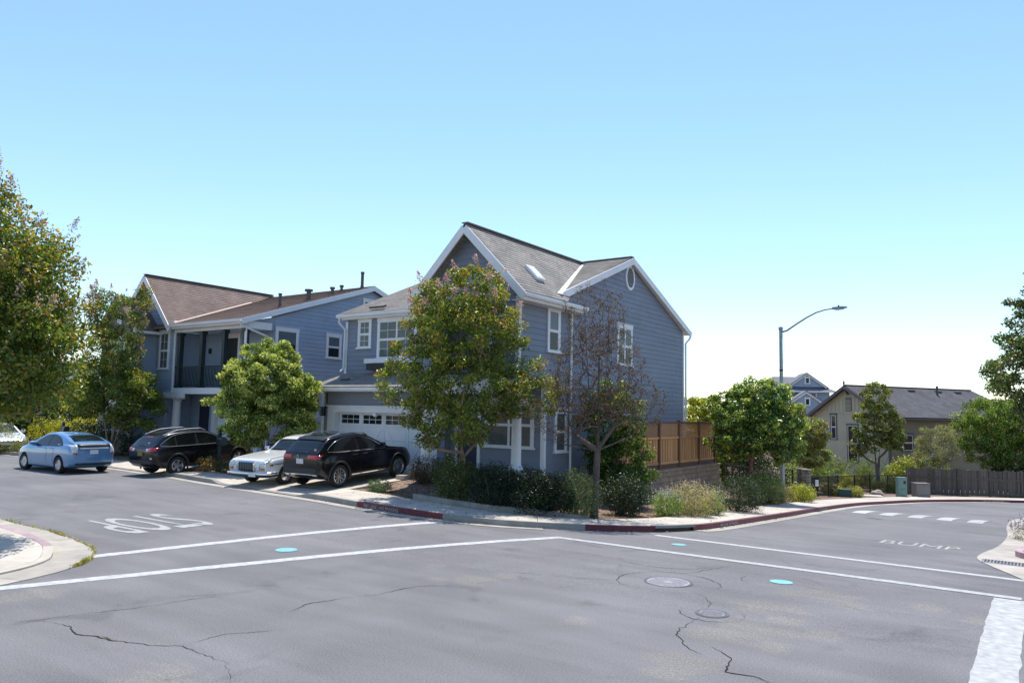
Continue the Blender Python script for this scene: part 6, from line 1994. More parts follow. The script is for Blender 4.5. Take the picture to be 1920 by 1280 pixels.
for i, (px, py, d, w, h, lab) in enumerate([(1440, 880, 44, 2.2, 2.0, 'dark shrub in the shade behind the tall iron fence'), (1410, 870, 42, 1.6, 2.4, 'dark leafy shrub between the round-headed tree and the fence end'), (1900, 900, 52, 3.0, 2.6, 'dark shrub behind the board fence at right')]):
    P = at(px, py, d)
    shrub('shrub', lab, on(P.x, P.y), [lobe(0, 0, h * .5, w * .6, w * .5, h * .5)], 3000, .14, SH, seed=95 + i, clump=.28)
# left roadside
P = at(125, 800, 42)
shrub('hedge', 'clipped yellow hedge behind the light-blue hatchback', on(P.x, P.y), [lobe(x, 0, .75, .8, .7, .75) for x in np.linspace(-1.3, 1.5, 4)], 6500, .09, [(2, (.13, .14, .012)), (3, (.26, .245, .02))], seed=100, clump=.2, cat='hedge')
P = at(170, 815, 41)
shrub('hedge', 'dark green hedge right of the yellow hedge', on(P.x, P.y), [lobe(x, 0, .6, .9, .7, .7) for x in np.linspace(-.6, 2.6, 4)], 4200, .09, SH, seed=101, clump=.2, cat='hedge')
P = at(45, 835, 38)
shrub('shrub', 'grassy olive shrub around the yucca beside the white car', on(P.x, P.y), [lobe(-.6, 0, .55, .9, .8, .6), lobe(.5, -.3, .45, .8, .8, .5), lobe(-1.9, .3, .9, 1.1, .9, .9)], 5200, .11, [(2, (.07, .09, .025)), (3, (.12, .13, .045)), (1, (.16, .12, .07))], seed=102, clump=.22, asp=.2, up=.0)
for i, (x, y, w, h, lab) in enumerate([(-33.4, 18.7, 1.2, .9, 'dark low shrub under the slender crape myrtle, left of its trunk'), (-29.9 - .3, 18.9, 1.0, 1.0, 'dark low shrub under the slender crape myrtle, right of its trunk'), (-35.3, 18.4, 1.4, 1.6, 'dark shrub in front of the olive bay'), (-37.4, 18.5, 1.3, 1.5, 'dark shrub at the far end of the light-blue house')]):
    shrub('shrub', lab, on(x, y), [(0, 0, h * .5, w, .6, h * .55)], 2400, .09, SH, seed=110 + i, clump=.2)
# yucca
def yucca(label, base, n, ln, seed):
    rng = np.random.default_rng(seed)
    t = Thing('yucca', label, 'plant', base)
    for k in range(n):
        a, e = rng.uniform(0, 6.28), rng.uniform(.35, 1.35)
        d = np.array([math.cos(a) * math.cos(e), math.sin(a) * math.cos(e), math.sin(e)])
        s = np.array([-math.sin(a), math.cos(a), 0]) * .032
        l = ln * rng.uniform(.7, 1.1)
        B = np.array(base)
        mb = MB()
        pts = [B + d * l * u + np.array([0, 0, -.22 * l * u * u * math.cos(e)]) for u in (0, .35, .7, 1.0)]
        w = (.7, 1.0, .75, .05)
        vs = [tuple(p + s * q * sg_ + np.array([0, 0, .012 * abs(sg_)])) for p, q in zip(pts, w) for sg_ in (-1, 0, 1)]
        mb.add(vs, [(3 * i + j, 3 * i + j + 1, 3 * i + j + 4, 3 * i + j + 3) for i in range(3) for j in range(2)])
        mb.build('leaf_blade', M['yucca'], t, fix=False)
M['yucca'] = mat('yucca_leaf', (.24, .25, .09), .5, var=.3, vscale=8)
P = at(60, 836, 37.5)
yucca('spiky yellow-green yucca beside the mailbox at far left', (P.x, P.y, Zs(P.x, P.y) + .15), 46, 1.0, 5)
# red and yellow flowers by the mailbox
shrub('flower_clump', 'clump of red and yellow flowers at the foot of the mailbox', on(-25.6, 16.95), [(0, 0, .3, .34, .3, .34), (-.25, -.1, .25, .25, .25, .26)], 1300, .06, [(3, (.05, .07, .02)), (1.2, (.20, .03, .02)), (.7, (.22, .13, .03)), (1.2, (.16, .14, .06))], seed=120, clump=.1, cat='flowers')
for i, (x, y, w, h, lab) in enumerate([(-24.9, 17.3, .7, .5, 'dark low shrub behind the mailbox'), (-23.9, 17.2, .6, .35, 'low dry plant in front of the bushy tree')]):
    shrub('shrub', lab, on(x, y), [(0, 0, h * .4, w, .5, h * .6)], 1300, .07, [(2, (.04, .05, .02)), (2, (.10, .08, .04))], seed=122 + i, clump=.14)
# lavender at the right edge
P = gnd(1905, 1003, .14)
shrub('lavender', 'purple-spiked lavender overhanging the kerb at the right edge', on(P.x + .35, P.y + .3), [(0, 0, .28, .55, .6, .34), (.6, .2, .3, .5, .6, .34)], 2600, .06, [(2, (.05, .065, .03)), (2, (.08, .09, .05))], seed=130, clump=.14, asp=.18, up=.0, tips=(160, [(2, (.10, .07, .19)), (1, (.13, .095, .22))], .22), cat='plant')
# weeds along the near-left gutter joint and at the kerb ends
rng = np.random.default_rng(77)
wp = []
for s in np.concatenate([rng.uniform(PB.arc(-19, 7.5), PB.arc(-12.9, 6.4), 260), rng.normal(PB.arc(-13.05, 6.5), .16, 260), rng.normal(PB.arc(-16.1, 7.4), .18, 120)]):
    p = PB.pt(float(s), float(rng.normal(0, .02))); wp.append((p.x, p.y, G(p.x, p.y) + abs(rng.normal(0, .022)) + .012))
for c, nn in (((-26.75, 15.9), 160),):
    for _ in range(nn): wp.append((c[0] + rng.normal(0, .12), c[1] + rng.normal(0, .05), .04 + abs(rng.normal(0, .06))))
ws = bpy.data.objects.new('weeds', None)
o = leaves('weeds', np.array(wp), .055, M['leaf_dull'], kerb_root, palette(rng, len(wp), [(2, (.20, .17, .04)), (2, (.12, .14, .035)), (1, (.26, .20, .09))]), asp=.35, up=.1)
bpy.data.objects.remove(ws)
o.parent = None
tag(o, 'yellowing weeds along the gutter joints of the near-left corner', 'weeds', kind='stuff')

# fallen leaves and bark chips on the beds and along the kerb
rng = np.random.default_rng(5)
lp = []
for k in range(5200):
    s_ = float(rng.uniform(PA.arc(-16.5, 14.3), PA.arc(-7.2, 36)))
    o_ = float(2.15 + abs(rng.normal(0, .9)))
    p = PA.pt(s_, o_)
    if p.x > -17.2: lp.append((p.x, p.y, 0))
X = np.array(lp); Zv = soil(X[:, 0:1], X[:, 1:2])[:, 0]
X[:, 2] = Zv + .012
kk = []
for k in range(450):
    s_ = float(rng.uniform(PA.arc(-17, 14.3), PA.arc(-7.2, 30)))
    p = PA.pt(s_, float(rng.choice([.30 + abs(rng.normal(0, .03)) * -1, rng.uniform(.6, 1.95)], p=[.5, .5])))
    o_ = (p - PA.pt(s_, 0)).length
    kk.append((p.x, p.y, G(p.x, p.y) + (.018 if o_ < .36 else .158)))
X = np.concatenate([X, np.array(kk)])
o = leaves('leaf_litter', X, .06, M['leaf_dull'], kerb_root, palette(rng, len(X), [(3, (.085, .055, .035)), (2, (.14, .095, .05)), (1, (.05, .035, .025)), (.6, (.16, .11, .03))]), asp=.5, up=3.0, fold=.15)
o.parent = None
tag(o, 'dry brown leaf litter scattered over the corner planting bed', 'leaf litter', kind='stuff')
# ------------------------------------------------------------------ cars
def interp(pts, x):
    """smooth (monotone cubic) interpolation through (x, y) points"""
    xs = [p[0] for p in pts]; ys = [p[1] for p in pts]
    if x <= xs[0]: return ys[0]
    if x >= xs[-1]: return ys[-1]
    i = max(k for k in range(len(xs) - 1) if xs[k] <= x)
    def sl(j):
        if j == 0: return (ys[1] - ys[0]) / (xs[1] - xs[0])
        if j == len(xs) - 1: return (ys[-1] - ys[-2]) / (xs[-1] - xs[-2])
        a, b = (ys[j] - ys[j - 1]) / (xs[j] - xs[j - 1]), (ys[j + 1] - ys[j]) / (xs[j + 1] - xs[j])
        return 0 if a * b <= 0 else 2 * a * b / (a + b)
    h = xs[i + 1] - xs[i]; t = (x - xs[i]) / h
    m0, m1 = sl(i) * h, sl(i + 1) * h
    return (2 * t ** 3 - 3 * t * t + 1) * ys[i] + (t ** 3 - 2 * t * t + t) * m0 + (-2 * t ** 3 + 3 * t * t) * ys[i + 1] + (t ** 3 - t * t) * m1

class Car:
    """x forward from the rear axle, y to the car's left, z up from the ground"""
    def __init__(self, name, label, base, heading, sp, paint, cat='car'):
        self.t = Thing(name, label, cat, base, rz=heading)
        self.sp, self.paint = sp, paint
        self.x0, self.x1 = sp['x0'], sp['x1']
        self.body()
    def W(self, x):
        return interp(self.sp['plan'], x)
    def section(self, x):
        sp = self.sp
        zt, zb, be, W = interp(sp['top'], x), interp(sp['bot'], x), interp(sp['belt'], x), self.W(x)
        be = min(be, zt - .02)
        gh = max(.0, zt - be)
        tum = sp.get('tumble', .38)
        H = be - zb
        p = [(0, zb), (.55 * W, zb), (.86 * W, zb + .015), (.95 * W, zb + .06), (.985 * W, zb + .20 * H), (1.0 * W, zb + .45 * H), (.998 * W, zb + .68 * H), (.985 * W, zb + .84 * H), (.965 * W, zb + .95 * H), (.945 * W, be)]
        y1 = .93 * W
        for q in (.15, .35, .55, .75, .9):
            p.append((y1 - gh * q * tum - .02 * min(1, gh * 4) * q * q, be + gh * q * .955))
        yr = p[-1][0]
        p += [(yr * .93 - .01, zt - .030 * min(1, gh * 3 + .35)), (yr * .80, zt - .014 * min(1, gh * 3 + .5)), (yr * .55, zt - .004), (yr * .28, zt - .001), (0, zt)]
        return p
    def side_y(self, x, z):
        s = self.section(x)[3:16]
        for (y0, z0), (y1, z1) in zip(s[:-1], s[1:]):
            if z0 <= z <= z1 + 1e-9: return y0 + (y1 - y0) * (z - z0) / max(1e-6, z1 - z0)
        return s[-1][0] if z > s[-1][1] else s[0][0]
    def top_z(self, x, y):
        s = self.section(x)[9:]
        y = abs(y)
        for (y0, z0), (y1, z1) in zip(s[:-1], s[1:]):
            if y1 - 1e-9 <= y <= y0 + 1e-9: return z0 + (z1 - z0) * (y0 - y) / max(1e-6, y0 - y1)
        return s[0][1]
    def inside(self, x, y, z):
        s = self.section(x)
        if z < s[0][1] or z > s[-1][1]: return False
        y = abs(y)
        if z <= s[14][1]: return y <= self.side_y(x, z) if z > s[3][1] else y <= s[3][0]
        return z <= self.top_z(x, y)
    def end_x(self, y, z, rear):
        k = 0.0
        while k < 1.2:
            x = self.x0 + k if rear else self.x1 - k
            if self.inside(x, y, z): return x
            k += .008
        return x
    def body(self):
        sp = self.sp
        xs = list(np.linspace(self.x0, self.x0 + .25, 9)) + list(np.arange(self.x0 + .3, self.x1 - .28, .06)) + list(np.linspace(self.x1 - .25, self.x1, 9))
        rings = []
        for x in xs:
            s = self.section(x)
            rings.append([(x, y, z) for y, z in s] + [(x, -y, z) for y, z in s[-2:0:-1]])
        n = len(rings[0])
        vs = [p for r_ in rings for p in r_]
        fs = [(i * n + k, i * n + (k + 1) % n, (i + 1) * n + (k + 1) % n, (i + 1) * n + k) for i in range(len(xs) - 1) for k in range(n)]
        fs += [tuple(range(n)), tuple(range(len(vs) - 1, len(vs) - n - 1, -1))]
        mb = MB().add(vs, fs)
        o = mb.build('body', self.paint, self.t.o)
        o.data.materials.append(M['plastic'])
        # wheel arches cut right out of the shell
        cut = MB()
        for ax in (0, sp['wb']):
            for sg_ in (1, -1):
                y0, y1 = sg_ * (sp['track'] / 2 - .26), sg_ * 1.3
                prof = [(.001, y0), (sp['arch'], y0), (sp['arch'], y1), (.001, y1)]
                cut.lathe(prof, (ax, 0, sp['wr'] + .01), 36, 'y')
        c = cut.build('cutter', M['plastic'], self.t.o)
        md = o.modifiers.new('arch', 'BOOLEAN'); md.operation = 'DIFFERENCE'; md.object = c; md.solver = 'EXACT'; md.material_mode = 'TRANSFER'
        dg = bpy.context.evaluated_depsgraph_get()
        me = bpy.data.meshes.new_from_object(o.evaluated_get(dg))
        o.modifiers.clear()
        old = o.data; o.data = me; bpy.data.meshes.remove(old)
        bpy.data.objects.remove(c)
        for p in me.polygons: p.use_smooth = True
        me.set_sharp_from_angle(angle=math.radians(38))
        self.o = o
    def strip(self, name, m_, xs, lo, hi, side, off=.006, nz=5, parent=None):
        """patch on the flank between two side-view curves"""
        vs = []
        for x in xs:
            a, b = lo(x), hi(x)
            for k in range(nz + 1):
                z = a + (b - a) * k / nz
                vs.append((x, side * (self.side_y(x, z) + off), z))
        m = nz + 1
        fs = [(i * m + k, (i + 1) * m + k, (i + 1) * m + k + 1, i * m + k + 1) for i in range(len(xs) - 1) for k in range(nz)]
        return MB().add(vs, fs).build(name, m_, parent or self.t.o, smooth=50)
    def deck(self, name, m_, xa, xb, wf, off=.006, nx=10, ny=12, parent=None, wf2=None):
        """patch on the top surface, e.g. windscreen or sunroof; wf = share of the half width there"""
        vs = []
        for i in range(nx + 1):
            x = xa + (xb - xa) * i / nx
            hw = self.section(x)[15][0] * (wf + ((wf2 or wf) - wf) * i / nx)
            dz = (interp(self.sp['top'], x + .02) - interp(self.sp['top'], x - .02)) / .04
            nl = math.hypot(dz, 1)
            for k in range(ny + 1):
                y = -hw + 2 * hw * k / ny
                vs.append((x - dz / nl * off, y, self.top_z(x, y) + off / nl))
        m = ny + 1
        fs = [(i * m + k, (i + 1) * m + k, (i + 1) * m + k + 1, i * m + k + 1) for i in range(nx) for k in range(ny)]
        return MB().add(vs, fs).build(name, m_, parent or self.t.o, smooth=50)
    def end(self, name, m_, y0, y1, z0, z1, rear, off=.008, ny=8, nz=4, parent=None, shear=0.0, z0b=None, z1b=None):
        """patch on the nose or tail over y0..y1, z0..z1"""
        vs = []
        for i in range(ny + 1):
            u = i / ny
            y = y0 + (y1 - y0) * u
            za = z0 + ((z0b if z0b is not None else z0) - z0) * u
            zb = z1 + ((z1b if z1b is not None else z1) - z1) * u
            for k in range(nz + 1):
                z = za + (zb - za) * k / nz
                x = self.end_x(y, z, rear)
                w = min(1.0, abs(y) / self.W(self.x0 + .3 if rear else self.x1 - .3)) ** 6
                vs.append((x + (-off if rear else off), y + math.copysign(off * w, y), z))
        m = nz + 1
        fs = [(i * m + k, (i + 1) * m + k, (i + 1) * m + k + 1, i * m + k + 1) for i in range(ny) for k in range(nz)]
        o = MB().add(vs, fs).build(name, m_, parent or self.t.o, smooth=40)
        sd = o.modifiers.new('thick', 'SOLIDIFY'); sd.thickness = .012; sd.offset = 0
        return o
    def wheels(self, style='alloy', spokes=10, steer=0.0):
        sp = self.sp
        R = sp['wr']; tw = sp.get('tw', .215); rim = R * sp.get('rim', .69)
        for ax in (0, sp['wb']):
            for sg_ in (1, -1):
                c = Vector((ax, sg_ * (sp['track'] / 2), R))
                rot = steer if ax else 0.0
                w = bpy.data.objects.new('wheel', None)
                prof = [(rim * .97, -tw / 2 + .015), (rim * 1.04, -tw / 2), (R * .93, -tw / 2), (R * .985, -tw / 2 + .025), (R, -tw / 2 + .06), (R, tw / 2 - .06), (R * .985, tw / 2 - .025), (R * .93, tw / 2), (rim * 1.04, tw / 2), (rim * .97, tw / 2 - .015)]
                o = MB().lathe(prof, (0, 0, 0), 36, 'y').build('wheel', M['tyre'], self.t.o, smooth=40, off=Vector((0, 0, 0)))
                bpy.data.objects.remove(w)
                o.location = c; o.rotation_euler = (0, 0, rot)
                s = sg_
                mb = MB()
                mb.lathe([(rim, -tw / 2 + .01), (rim, s * tw / 2 - s * .012), (rim * .94, s * tw / 2 - s * .004), (rim * .90, s * tw / 2 - s * .02), (rim * .88, s * .02)], (0, 0, 0), 36, 'y')
                z0 = Vector((0, 0, 0))
                mb.build('rim', M['alloy_dark'] if style == 'dark' else M['alloy'], o, smooth=40, off=z0)
                MB().lathe([(rim * .9, s * .015), (.001, s * .015)], (0, 0, 0), 36, 'y').build('brake_disc', M['alloy_dark'], o, off=z0)
                yy = s * (tw / 2 - .035)
                mb = MB()
                if style == 'cap':
                    mb.lathe([(rim * .92, yy - s * .02), (rim * .86, yy), (rim * .62, yy + s * .012), (rim * .56, yy - s * .01), (rim * .40, yy - s * .006), (rim * .36, yy + s * .02), (.001, yy + s * .025)], (0, 0, 0), 36, 'y')
                    mb.build('hubcap', M['chrome'], o, smooth=40, off=z0)
                else:
                    for k in range(spokes):
                        a = 2 * math.pi * k / spokes
                        d = Vector((math.cos(a), 0, math.sin(a)))
                        tv = Vector((-math.sin(a), 0, math.cos(a)))
                        wi, wo = sp.get('sw', (.022, .034))
                        q = [d * rim * .16 - tv * wi, d * rim * .16 + tv * wi, d * rim * .93 + tv * wo, d * rim * .93 - tv * wo]
                        mb.prism([p + Vector((0, yy, 0)) for p in q], (0, -s * .03, 0))
                    mb.lathe([(rim * .2, yy - s * .03), (rim * .2, yy + s * .006), (.001, yy + s * .01)], (0, 0, 0), 18, 'y')
                    mb.build('spokes', M['alloy'], o, off=z0)
    def mirror(self, x, z, m_):
        for sg_ in (1, -1):
            y = self.side_y(x, z)
            mb = MB()
            me = bevel_box('wing_mirror', .11, .20, .14, m_, .03)
            o = bpy.data.objects.new('wing_mirror', me); COL.objects.link(o); o.parent = self.t.o
            o.location = (x, sg_ * (y + .14), z - .02)
            MB().box(-.02, .02, -sg_ * .14 - .02, -sg_ * .14 + .06, .02, .06).build('mirror_stalk', M['plastic'], o, off=Vector((0, 0, 0)))
    def doors(self, cuts, zlo, handle_m, hz=.90):
        """door skins with visible gaps and handles; cuts = list of (x0, x1)"""
        for sg_ in (1, -1):
            for a, b in cuts:
                xs = np.linspace(a, b, 9)
                hi = lambda x: interp(self.sp['belt'], x) - .035
                d = self.strip('door', self.paint, xs, lambda x: max(zlo, zlo), hi, sg_, .005, 8)
                self.strip('door_gap', M['black'], np.linspace(a - .006, a + .004, 2), lambda x: zlo, hi, sg_, .0035, 8, parent=d)
                self.strip('door_gap', M['black'], np.linspace(b - .004, b + .006, 2), lambda x: zlo, hi, sg_, .0035, 8, parent=d)
                x = a + .10
                y = self.side_y(x, hz) + .03
                MB().beam((x, sg_ * y, hz), (x + .2, sg_ * (self.side_y(x + .2, hz) + .03), hz + .006), .025, .03).build('door_handle', handle_m, d)
    def side_windows(self, panes, lo, hi, m_=None, trim=None):
        for sg_ in (1, -1):
            xa, xb = panes[0][0], panes[-1][1]
            g = self.strip('window_surround', M['black'], np.linspace(xa - .03, xb + .03, 26), lambda x: lo(x) - .012, lambda x: max(lo(x) - .006, hi(x) + .012), sg_, .004, 5)
            for a, b in panes:
                self.strip('side_window', m_ or M['car_glass'], np.linspace(a, b, 14), lo, lambda x: max(lo(x) + .004, hi(x)), sg_, .009, 5)
            if trim:
                xs = np.linspace(xa - .02, xb + .02, 30)
                q = [(x, sg_ * (self.side_y(x, lo(x) - .015) + .012), lo(x) - .015) for x in xs]
                MB().tube(q, .010, 6).build('window_trim', trim, self.t.o)
                q = [(x, sg_ * (self.side_y(x, max(lo(x), hi(x)) + .012) + .012), max(lo(x), hi(x)) + .012) for x in xs]
                MB().tube(q, .008, 6).build('window_trim', trim, self.t.o)
    def sills(self, z0, z1, m_=None, x0=None, x1=None):
        a, b = x0 if x0 is not None else self.sp['arch'] + .03, x1 if x1 is not None else self.sp['wb'] - self.sp['arch'] - .03
        for sg_ in (1, -1): self.strip('sill_cladding', m_ or M['plastic'], np.linspace(a, b, 12), lambda x: z0, lambda x: z1, sg_, .010, 3)
    def arches(self, m_, w=.05):
        sp = self.sp
        for ax in (0, sp['wb']):
            for sg_ in (1, -1):
                vs = []
                aa = np.linspace(math.radians(-22), math.radians(202), 30)
                for a in aa:
                    for r_ in (sp['arch'] - .004, sp['arch'] + w):
                        x, z = ax + r_ * math.cos(a), sp['wr'] + .01 + r_ * math.sin(a)
                        vs.append((x, sg_ * (self.side_y(min(max(x, self.x0 + .05), self.x1 - .05), z) + .014), z))
                fs = [(2 * i, 2 * i + 1, 2 * i + 3, 2 * i + 2) for i in range(len(aa) - 1)]
                o = MB().add(vs, fs).build('arch_cladding', m_, self.t.o, smooth=40)
                sd = o.modifiers.new('thick', 'SOLIDIFY'); sd.thickness = .02
    def plate(self, rear, z, w=.30, h=.15, m_=None):
        x = self.end_x(0, z, rear)
        s = -1 if rear else 1
        MB().box(min(x, x + s * .02), max(x, x + s * .02), -w / 2, w / 2, z - h / 2, z + h / 2).build('licence_plate', m_ or M['plate'], self.t.o)

# light-blue hatchback, seen from the left rear
sp = dict(x0=-.84, x1=3.63, wb=2.70, track=1.52, wr=.315, arch=.36, rim=.64, sw=(.03, .05), tumble=.42,
          top=[(-.84, .96), (-.80, 1.06), (-.70, 1.12), (-.55, 1.17), (.0, 1.36), (.5, 1.45), (1.05, 1.49), (1.5, 1.45), (2.0, 1.27), (2.45, 1.05), (2.75, .955), (3.2, .86), (3.5, .74), (3.63, .60)],
          bot=[(-.84, .34), (-.7, .25), (-.4, .19), (0, .17), (2.7, .16), (3.3, .18), (3.63, .24)],
          belt=[(-.84, .93), (-.4, .99), (.3, .98), (1.0, .95), (2.0, .91), (2.5, .92), (3.0, .84), (3.5, .70), (3.63, .56)],
          plan=[(-.84, .70), (-.78, .78), (-.6, .835), (0, .865), (1.2, .872), (2.5, .865), (3.1, .83), (3.45, .72), (3.63, .55)])
c = Car('hatchback_car', 'light-blue hatchback car seen from behind at left, on the street', (-29.95, 14.45, .0), math.radians(181), sp, M['car_blue'])
c.wheels(spokes=10, steer=.1)
lo = lambda x: interp([(-.1, 1.02), (.3, 1.0), (1.2, .975), (2.2, .95)], x)
hi = lambda x: interp([(-.12, 1.03), (.05, 1.16), (.4, 1.32), (.9, 1.395), (1.3, 1.38), (1.75, 1.24), (2.15, .99), (2.3, .95)], x)
c.side_windows([(-.08, .92), (.99, 2.18)], lo, hi)
c.doors([(.43, .92), (.95, 2.05)], .34, M['car_blue'])
c.deck('rear_window', M['car_glass'], -.50, .16, .90, wf2=.86)
c.deck('windscreen', M['car_glass'], 1.52, 2.42, .88, wf2=.94)
c.end('rear_panel', M['black'], -.60, .60, .98, 1.095, True, .012)
c.end('bright_strip', M['clear_lens'], -.52, .52, .915, .955, True, .014, nz=2)
for s in (1, -1):
    c.end('tail_light', M['clear_lens'], s * .60, s * .775, .74, 1.06, True, .014, ny=6)
    c.end('tail_light_lamp', M['red_lens'], s * .61, s * .74, .72, .78, True, .020, ny=4)
    c.end('headlight', M['clear_lens'], s * .45, s * .70, .60, .74, False, .012, ny=6)
c.plate(True, .80)
c.end('rear_bumper_lip', M['plastic'], -.66, .66, .33, .40, True, .008, nz=2)
c.mirror(1.98, 1.0, M['car_blue'])
c.deck('roof_antenna_base', M['black'], .30, .42, .05, .03, nx=2, ny=2)

# black crossover in the far drive
sp = dict(x0=-.92, x1=3.54, wb=2.635, track=1.53, wr=.345, arch=.395, rim=.66, sw=(.05, .05), tumble=.34,
          top=[(-.92, .98), (-.88, 1.08), (-.72, 1.22), (-.45, 1.45), (-.15, 1.55), (.6, 1.59), (1.1, 1.58), (1.5, 1.50), (2.0, 1.24), (2.3, 1.06), (2.7, 1.00), (3.2, .93), (3.45, .82), (3.54, .66)],
          bot=[(-.92, .48), (-.75, .34), (-.4, .27), (0, .25), (2.6, .24), (3.3, .28), (3.54, .36)],
          belt=[(-.92, .96), (-.4, 1.05), (.3, 1.03), (1.2, 1.00), (2.0, .97), (2.5, .96), (3.0, .90), (3.54, .64)],
          plan=[(-.92, .72), (-.85, .80), (-.6, .86), (0, .885), (1.2, .89), (2.5, .88), (3.1, .84), (3.42, .74), (3.54, .60)])
c = Car('crossover_car', 'black crossover car backed to the street in the far driveway', (-26.95, 16.0, .045), math.radians(92), sp, M['car_black'])
c.t.o.rotation_euler = (0, -math.atan2(.19, 2.635), math.radians(92))
c.wheels(spokes=5)
lo = lambda x: interp([(-.62, 1.12), (-.2, 1.085), (1.0, 1.05), (2.1, 1.02)], x)
hi = lambda x: interp([(-.63, 1.13), (-.4, 1.28), (.0, 1.44), (.6, 1.49), (1.1, 1.475), (1.5, 1.39), (2.0, 1.10), (2.12, 1.02)], x)
c.side_windows([(-.60, -.02), (.04, .82), (.90, 2.05)], lo, hi, trim=M['steel'])
c.doors([(.47, .86), (.90, 1.95)], .42, M['car_black'], hz=.95)
c.deck('rear_window', M['car_glass'], -.78, -.38, .86, wf2=.86)
c.deck('windscreen', M['car_glass'], 1.46, 2.26, .88, wf2=.94)
for s in (1, -1):
    c.end('tail_light', M['red_lens'], s * .50, s * .79, .90, 1.06, True, .014, ny=8, z0b=.95)
    c.end('tail_light_lens', M['clear_lens'], s * .36, s * .50, .93, 1.03, True, .014, ny=3)
    MB().tube([(x, s * (c.section(x)[15][0] - .02), interp(sp['top'], x) + (.045 if -.2 < x < 1.3 else -.01)) for x in (-.38, -.2, .2, .7, 1.15, 1.35)], .02, 8).build('roof_rail', M['steel'], c.t.o)
c.end('rear_bumper', M['plastic'], -.74, .74, .48, .60, True, .012)
c.end('bumper_reflector', M['clear_lens'], -.72, -.60, .66, .72, True, .014, ny=2, nz=2)
c.plate(True, .84, m_=mat('yellow_plate', (.20, .15, .03), .5))
c.arches(M['plastic'], .06); c.sills(.27, .40)
c.mirror(1.86, 1.10, M['car_black'])
c.end('rear_wiper', M['black'], -.2, .25, 1.13, 1.145, True, .016, nz=1)
c.end('tail_spoiler', M['red_lens'], -.18, .18, 1.395, 1.42, True, .02, nz=1)
MB().lathe([(.055, 0), (.001, 0)], Vector((c.end_x(-.28, 1.2, True) - .015, -.28, 1.2)), 16, 'x').build('round_sticker', M['white'], c.t.o)

# black compact SUV in the near drive
sp = dict(x0=-.80, x1=3.60, wb=2.73, track=1.60, wr=.358, arch=.41, rim=.70, sw=(.016, .026), tumble=.36,
          top=[(-.80, 1.00), (-.77, 1.10), (-.62, 1.24), (-.38, 1.46), (-.20, 1.56), (.4, 1.61), (.9, 1.61), (1.4, 1.55), (2.0, 1.28), (2.32, 1.10), (2.7, 1.04), (3.2, .97), (3.5, .85), (3.60, .68)],
          bot=[(-.80, .46), (-.68, .34), (-.4, .27), (0, .24), (2.7, .23), (3.3, .26), (3.60, .34)],
          belt=[(-.80, .98), (-.4, 1.06), (.3, 1.05), (1.2, 1.03), (2.0, 1.00), (2.5, .99), (3.1, .93), (3.60, .66)],
          plan=[(-.80, .76), (-.74, .84), (-.5, .895), (0, .92), (1.2, .915), (2.6, .91), (3.2, .87), (3.5, .76), (3.60, .62)])
c = Car('compact_suv', 'shiny black compact SUV nosed up to the white garage door', (-18.85, 16.45, drive_z(16.45) - .012), math.radians(92.1), sp, M['car_black'])
c.t.o.rotation_euler = (0, -math.atan2(.17, 2.73), math.radians(92.1))
c.wheels(spokes=10)
lo = lambda x: interp([(-.42, 1.15), (0, 1.12), (1.0, 1.09), (2.2, 1.06)], x)
hi = lambda x: interp([(-.44, 1.16), (-.25, 1.30), (.1, 1.44), (.55, 1.50), (1.0, 1.495), (1.45, 1.41), (1.95, 1.15), (2.15, 1.06)], x)
c.side_windows([(-.40, .0), (.04, .84), (.91, 2.08)], lo, hi, trim=M['chrome'])
c.doors([(.49, .88), (.92, 2.0)], .42, M['chrome'], hz=.97)
c.deck('rear_window', M['car_glass'], -.68, -.34, .88, wf2=.84)
c.deck('windscreen', M['car_glass'], 1.42, 2.28, .88, wf2=.94)
c.deck('roof_glass', M['car_glass'], -.05, 1.25, .74)
for s in (1, -1):
    c.end('tail_light', M['red_lens'], s * .36, s * .815, .93, 1.05, True, .014, ny=10, z0b=.95, z1b=1.05)
    MB().tube([(x, s * (c.section(x)[15][0] - .01), interp(sp['top'], x) + (.03 if -.1 < x < 1.35 else -.012)) for x in (-.26, -.1, .3, .8, 1.3, 1.5)], .018, 8).build('roof_rail', M['chrome'], c.t.o)
    c.end('exhaust_tip', M['chrome'], s * .50, s * .72, .40, .47, True, .02, ny=4, nz=2)
    c.strip('sill_trim', M['chrome'], np.linspace(.50, 2.25, 10), lambda x: .335, lambda x: .365, s, .022, 2)
c.end('diffuser_trim', M['chrome'], -.50, .50, .44, .475, True, .018, nz=1)
c.end('rear_bumper', M['plastic'], -.78, .78, .46, .66, True, .006)
c.deck('tail_spoiler', M['black'], -.37, -.25, .95, .035, nx=3)
c.plate(True, .86)
c.arches(M['plastic'], .055); c.sills(.26, .40)
c.mirror(1.92, 1.13, M['car_black'])
c.end('rear_wiper', M['black'], -.28, .12, 1.13, 1.145, True, .016, nz=1)
x = c.end_x(-.55, 1.19, True)
MB().box(x - .022, x - .016, -.60, -.50, 1.14, 1.24).build('square_sticker', mat('sticker', (.60, .42, .16), .5, var=.3, vscale=30), c.t.o)
x = c.end_x(0, 1.0, True)
MB().lathe([(.05, -.012), (.05, .0), (.035, .0), (.035, -.012)], Vector((x - .006, .08, 1.0)), 20, 'x').build('round_badge', M['chrome'], c.t.o)

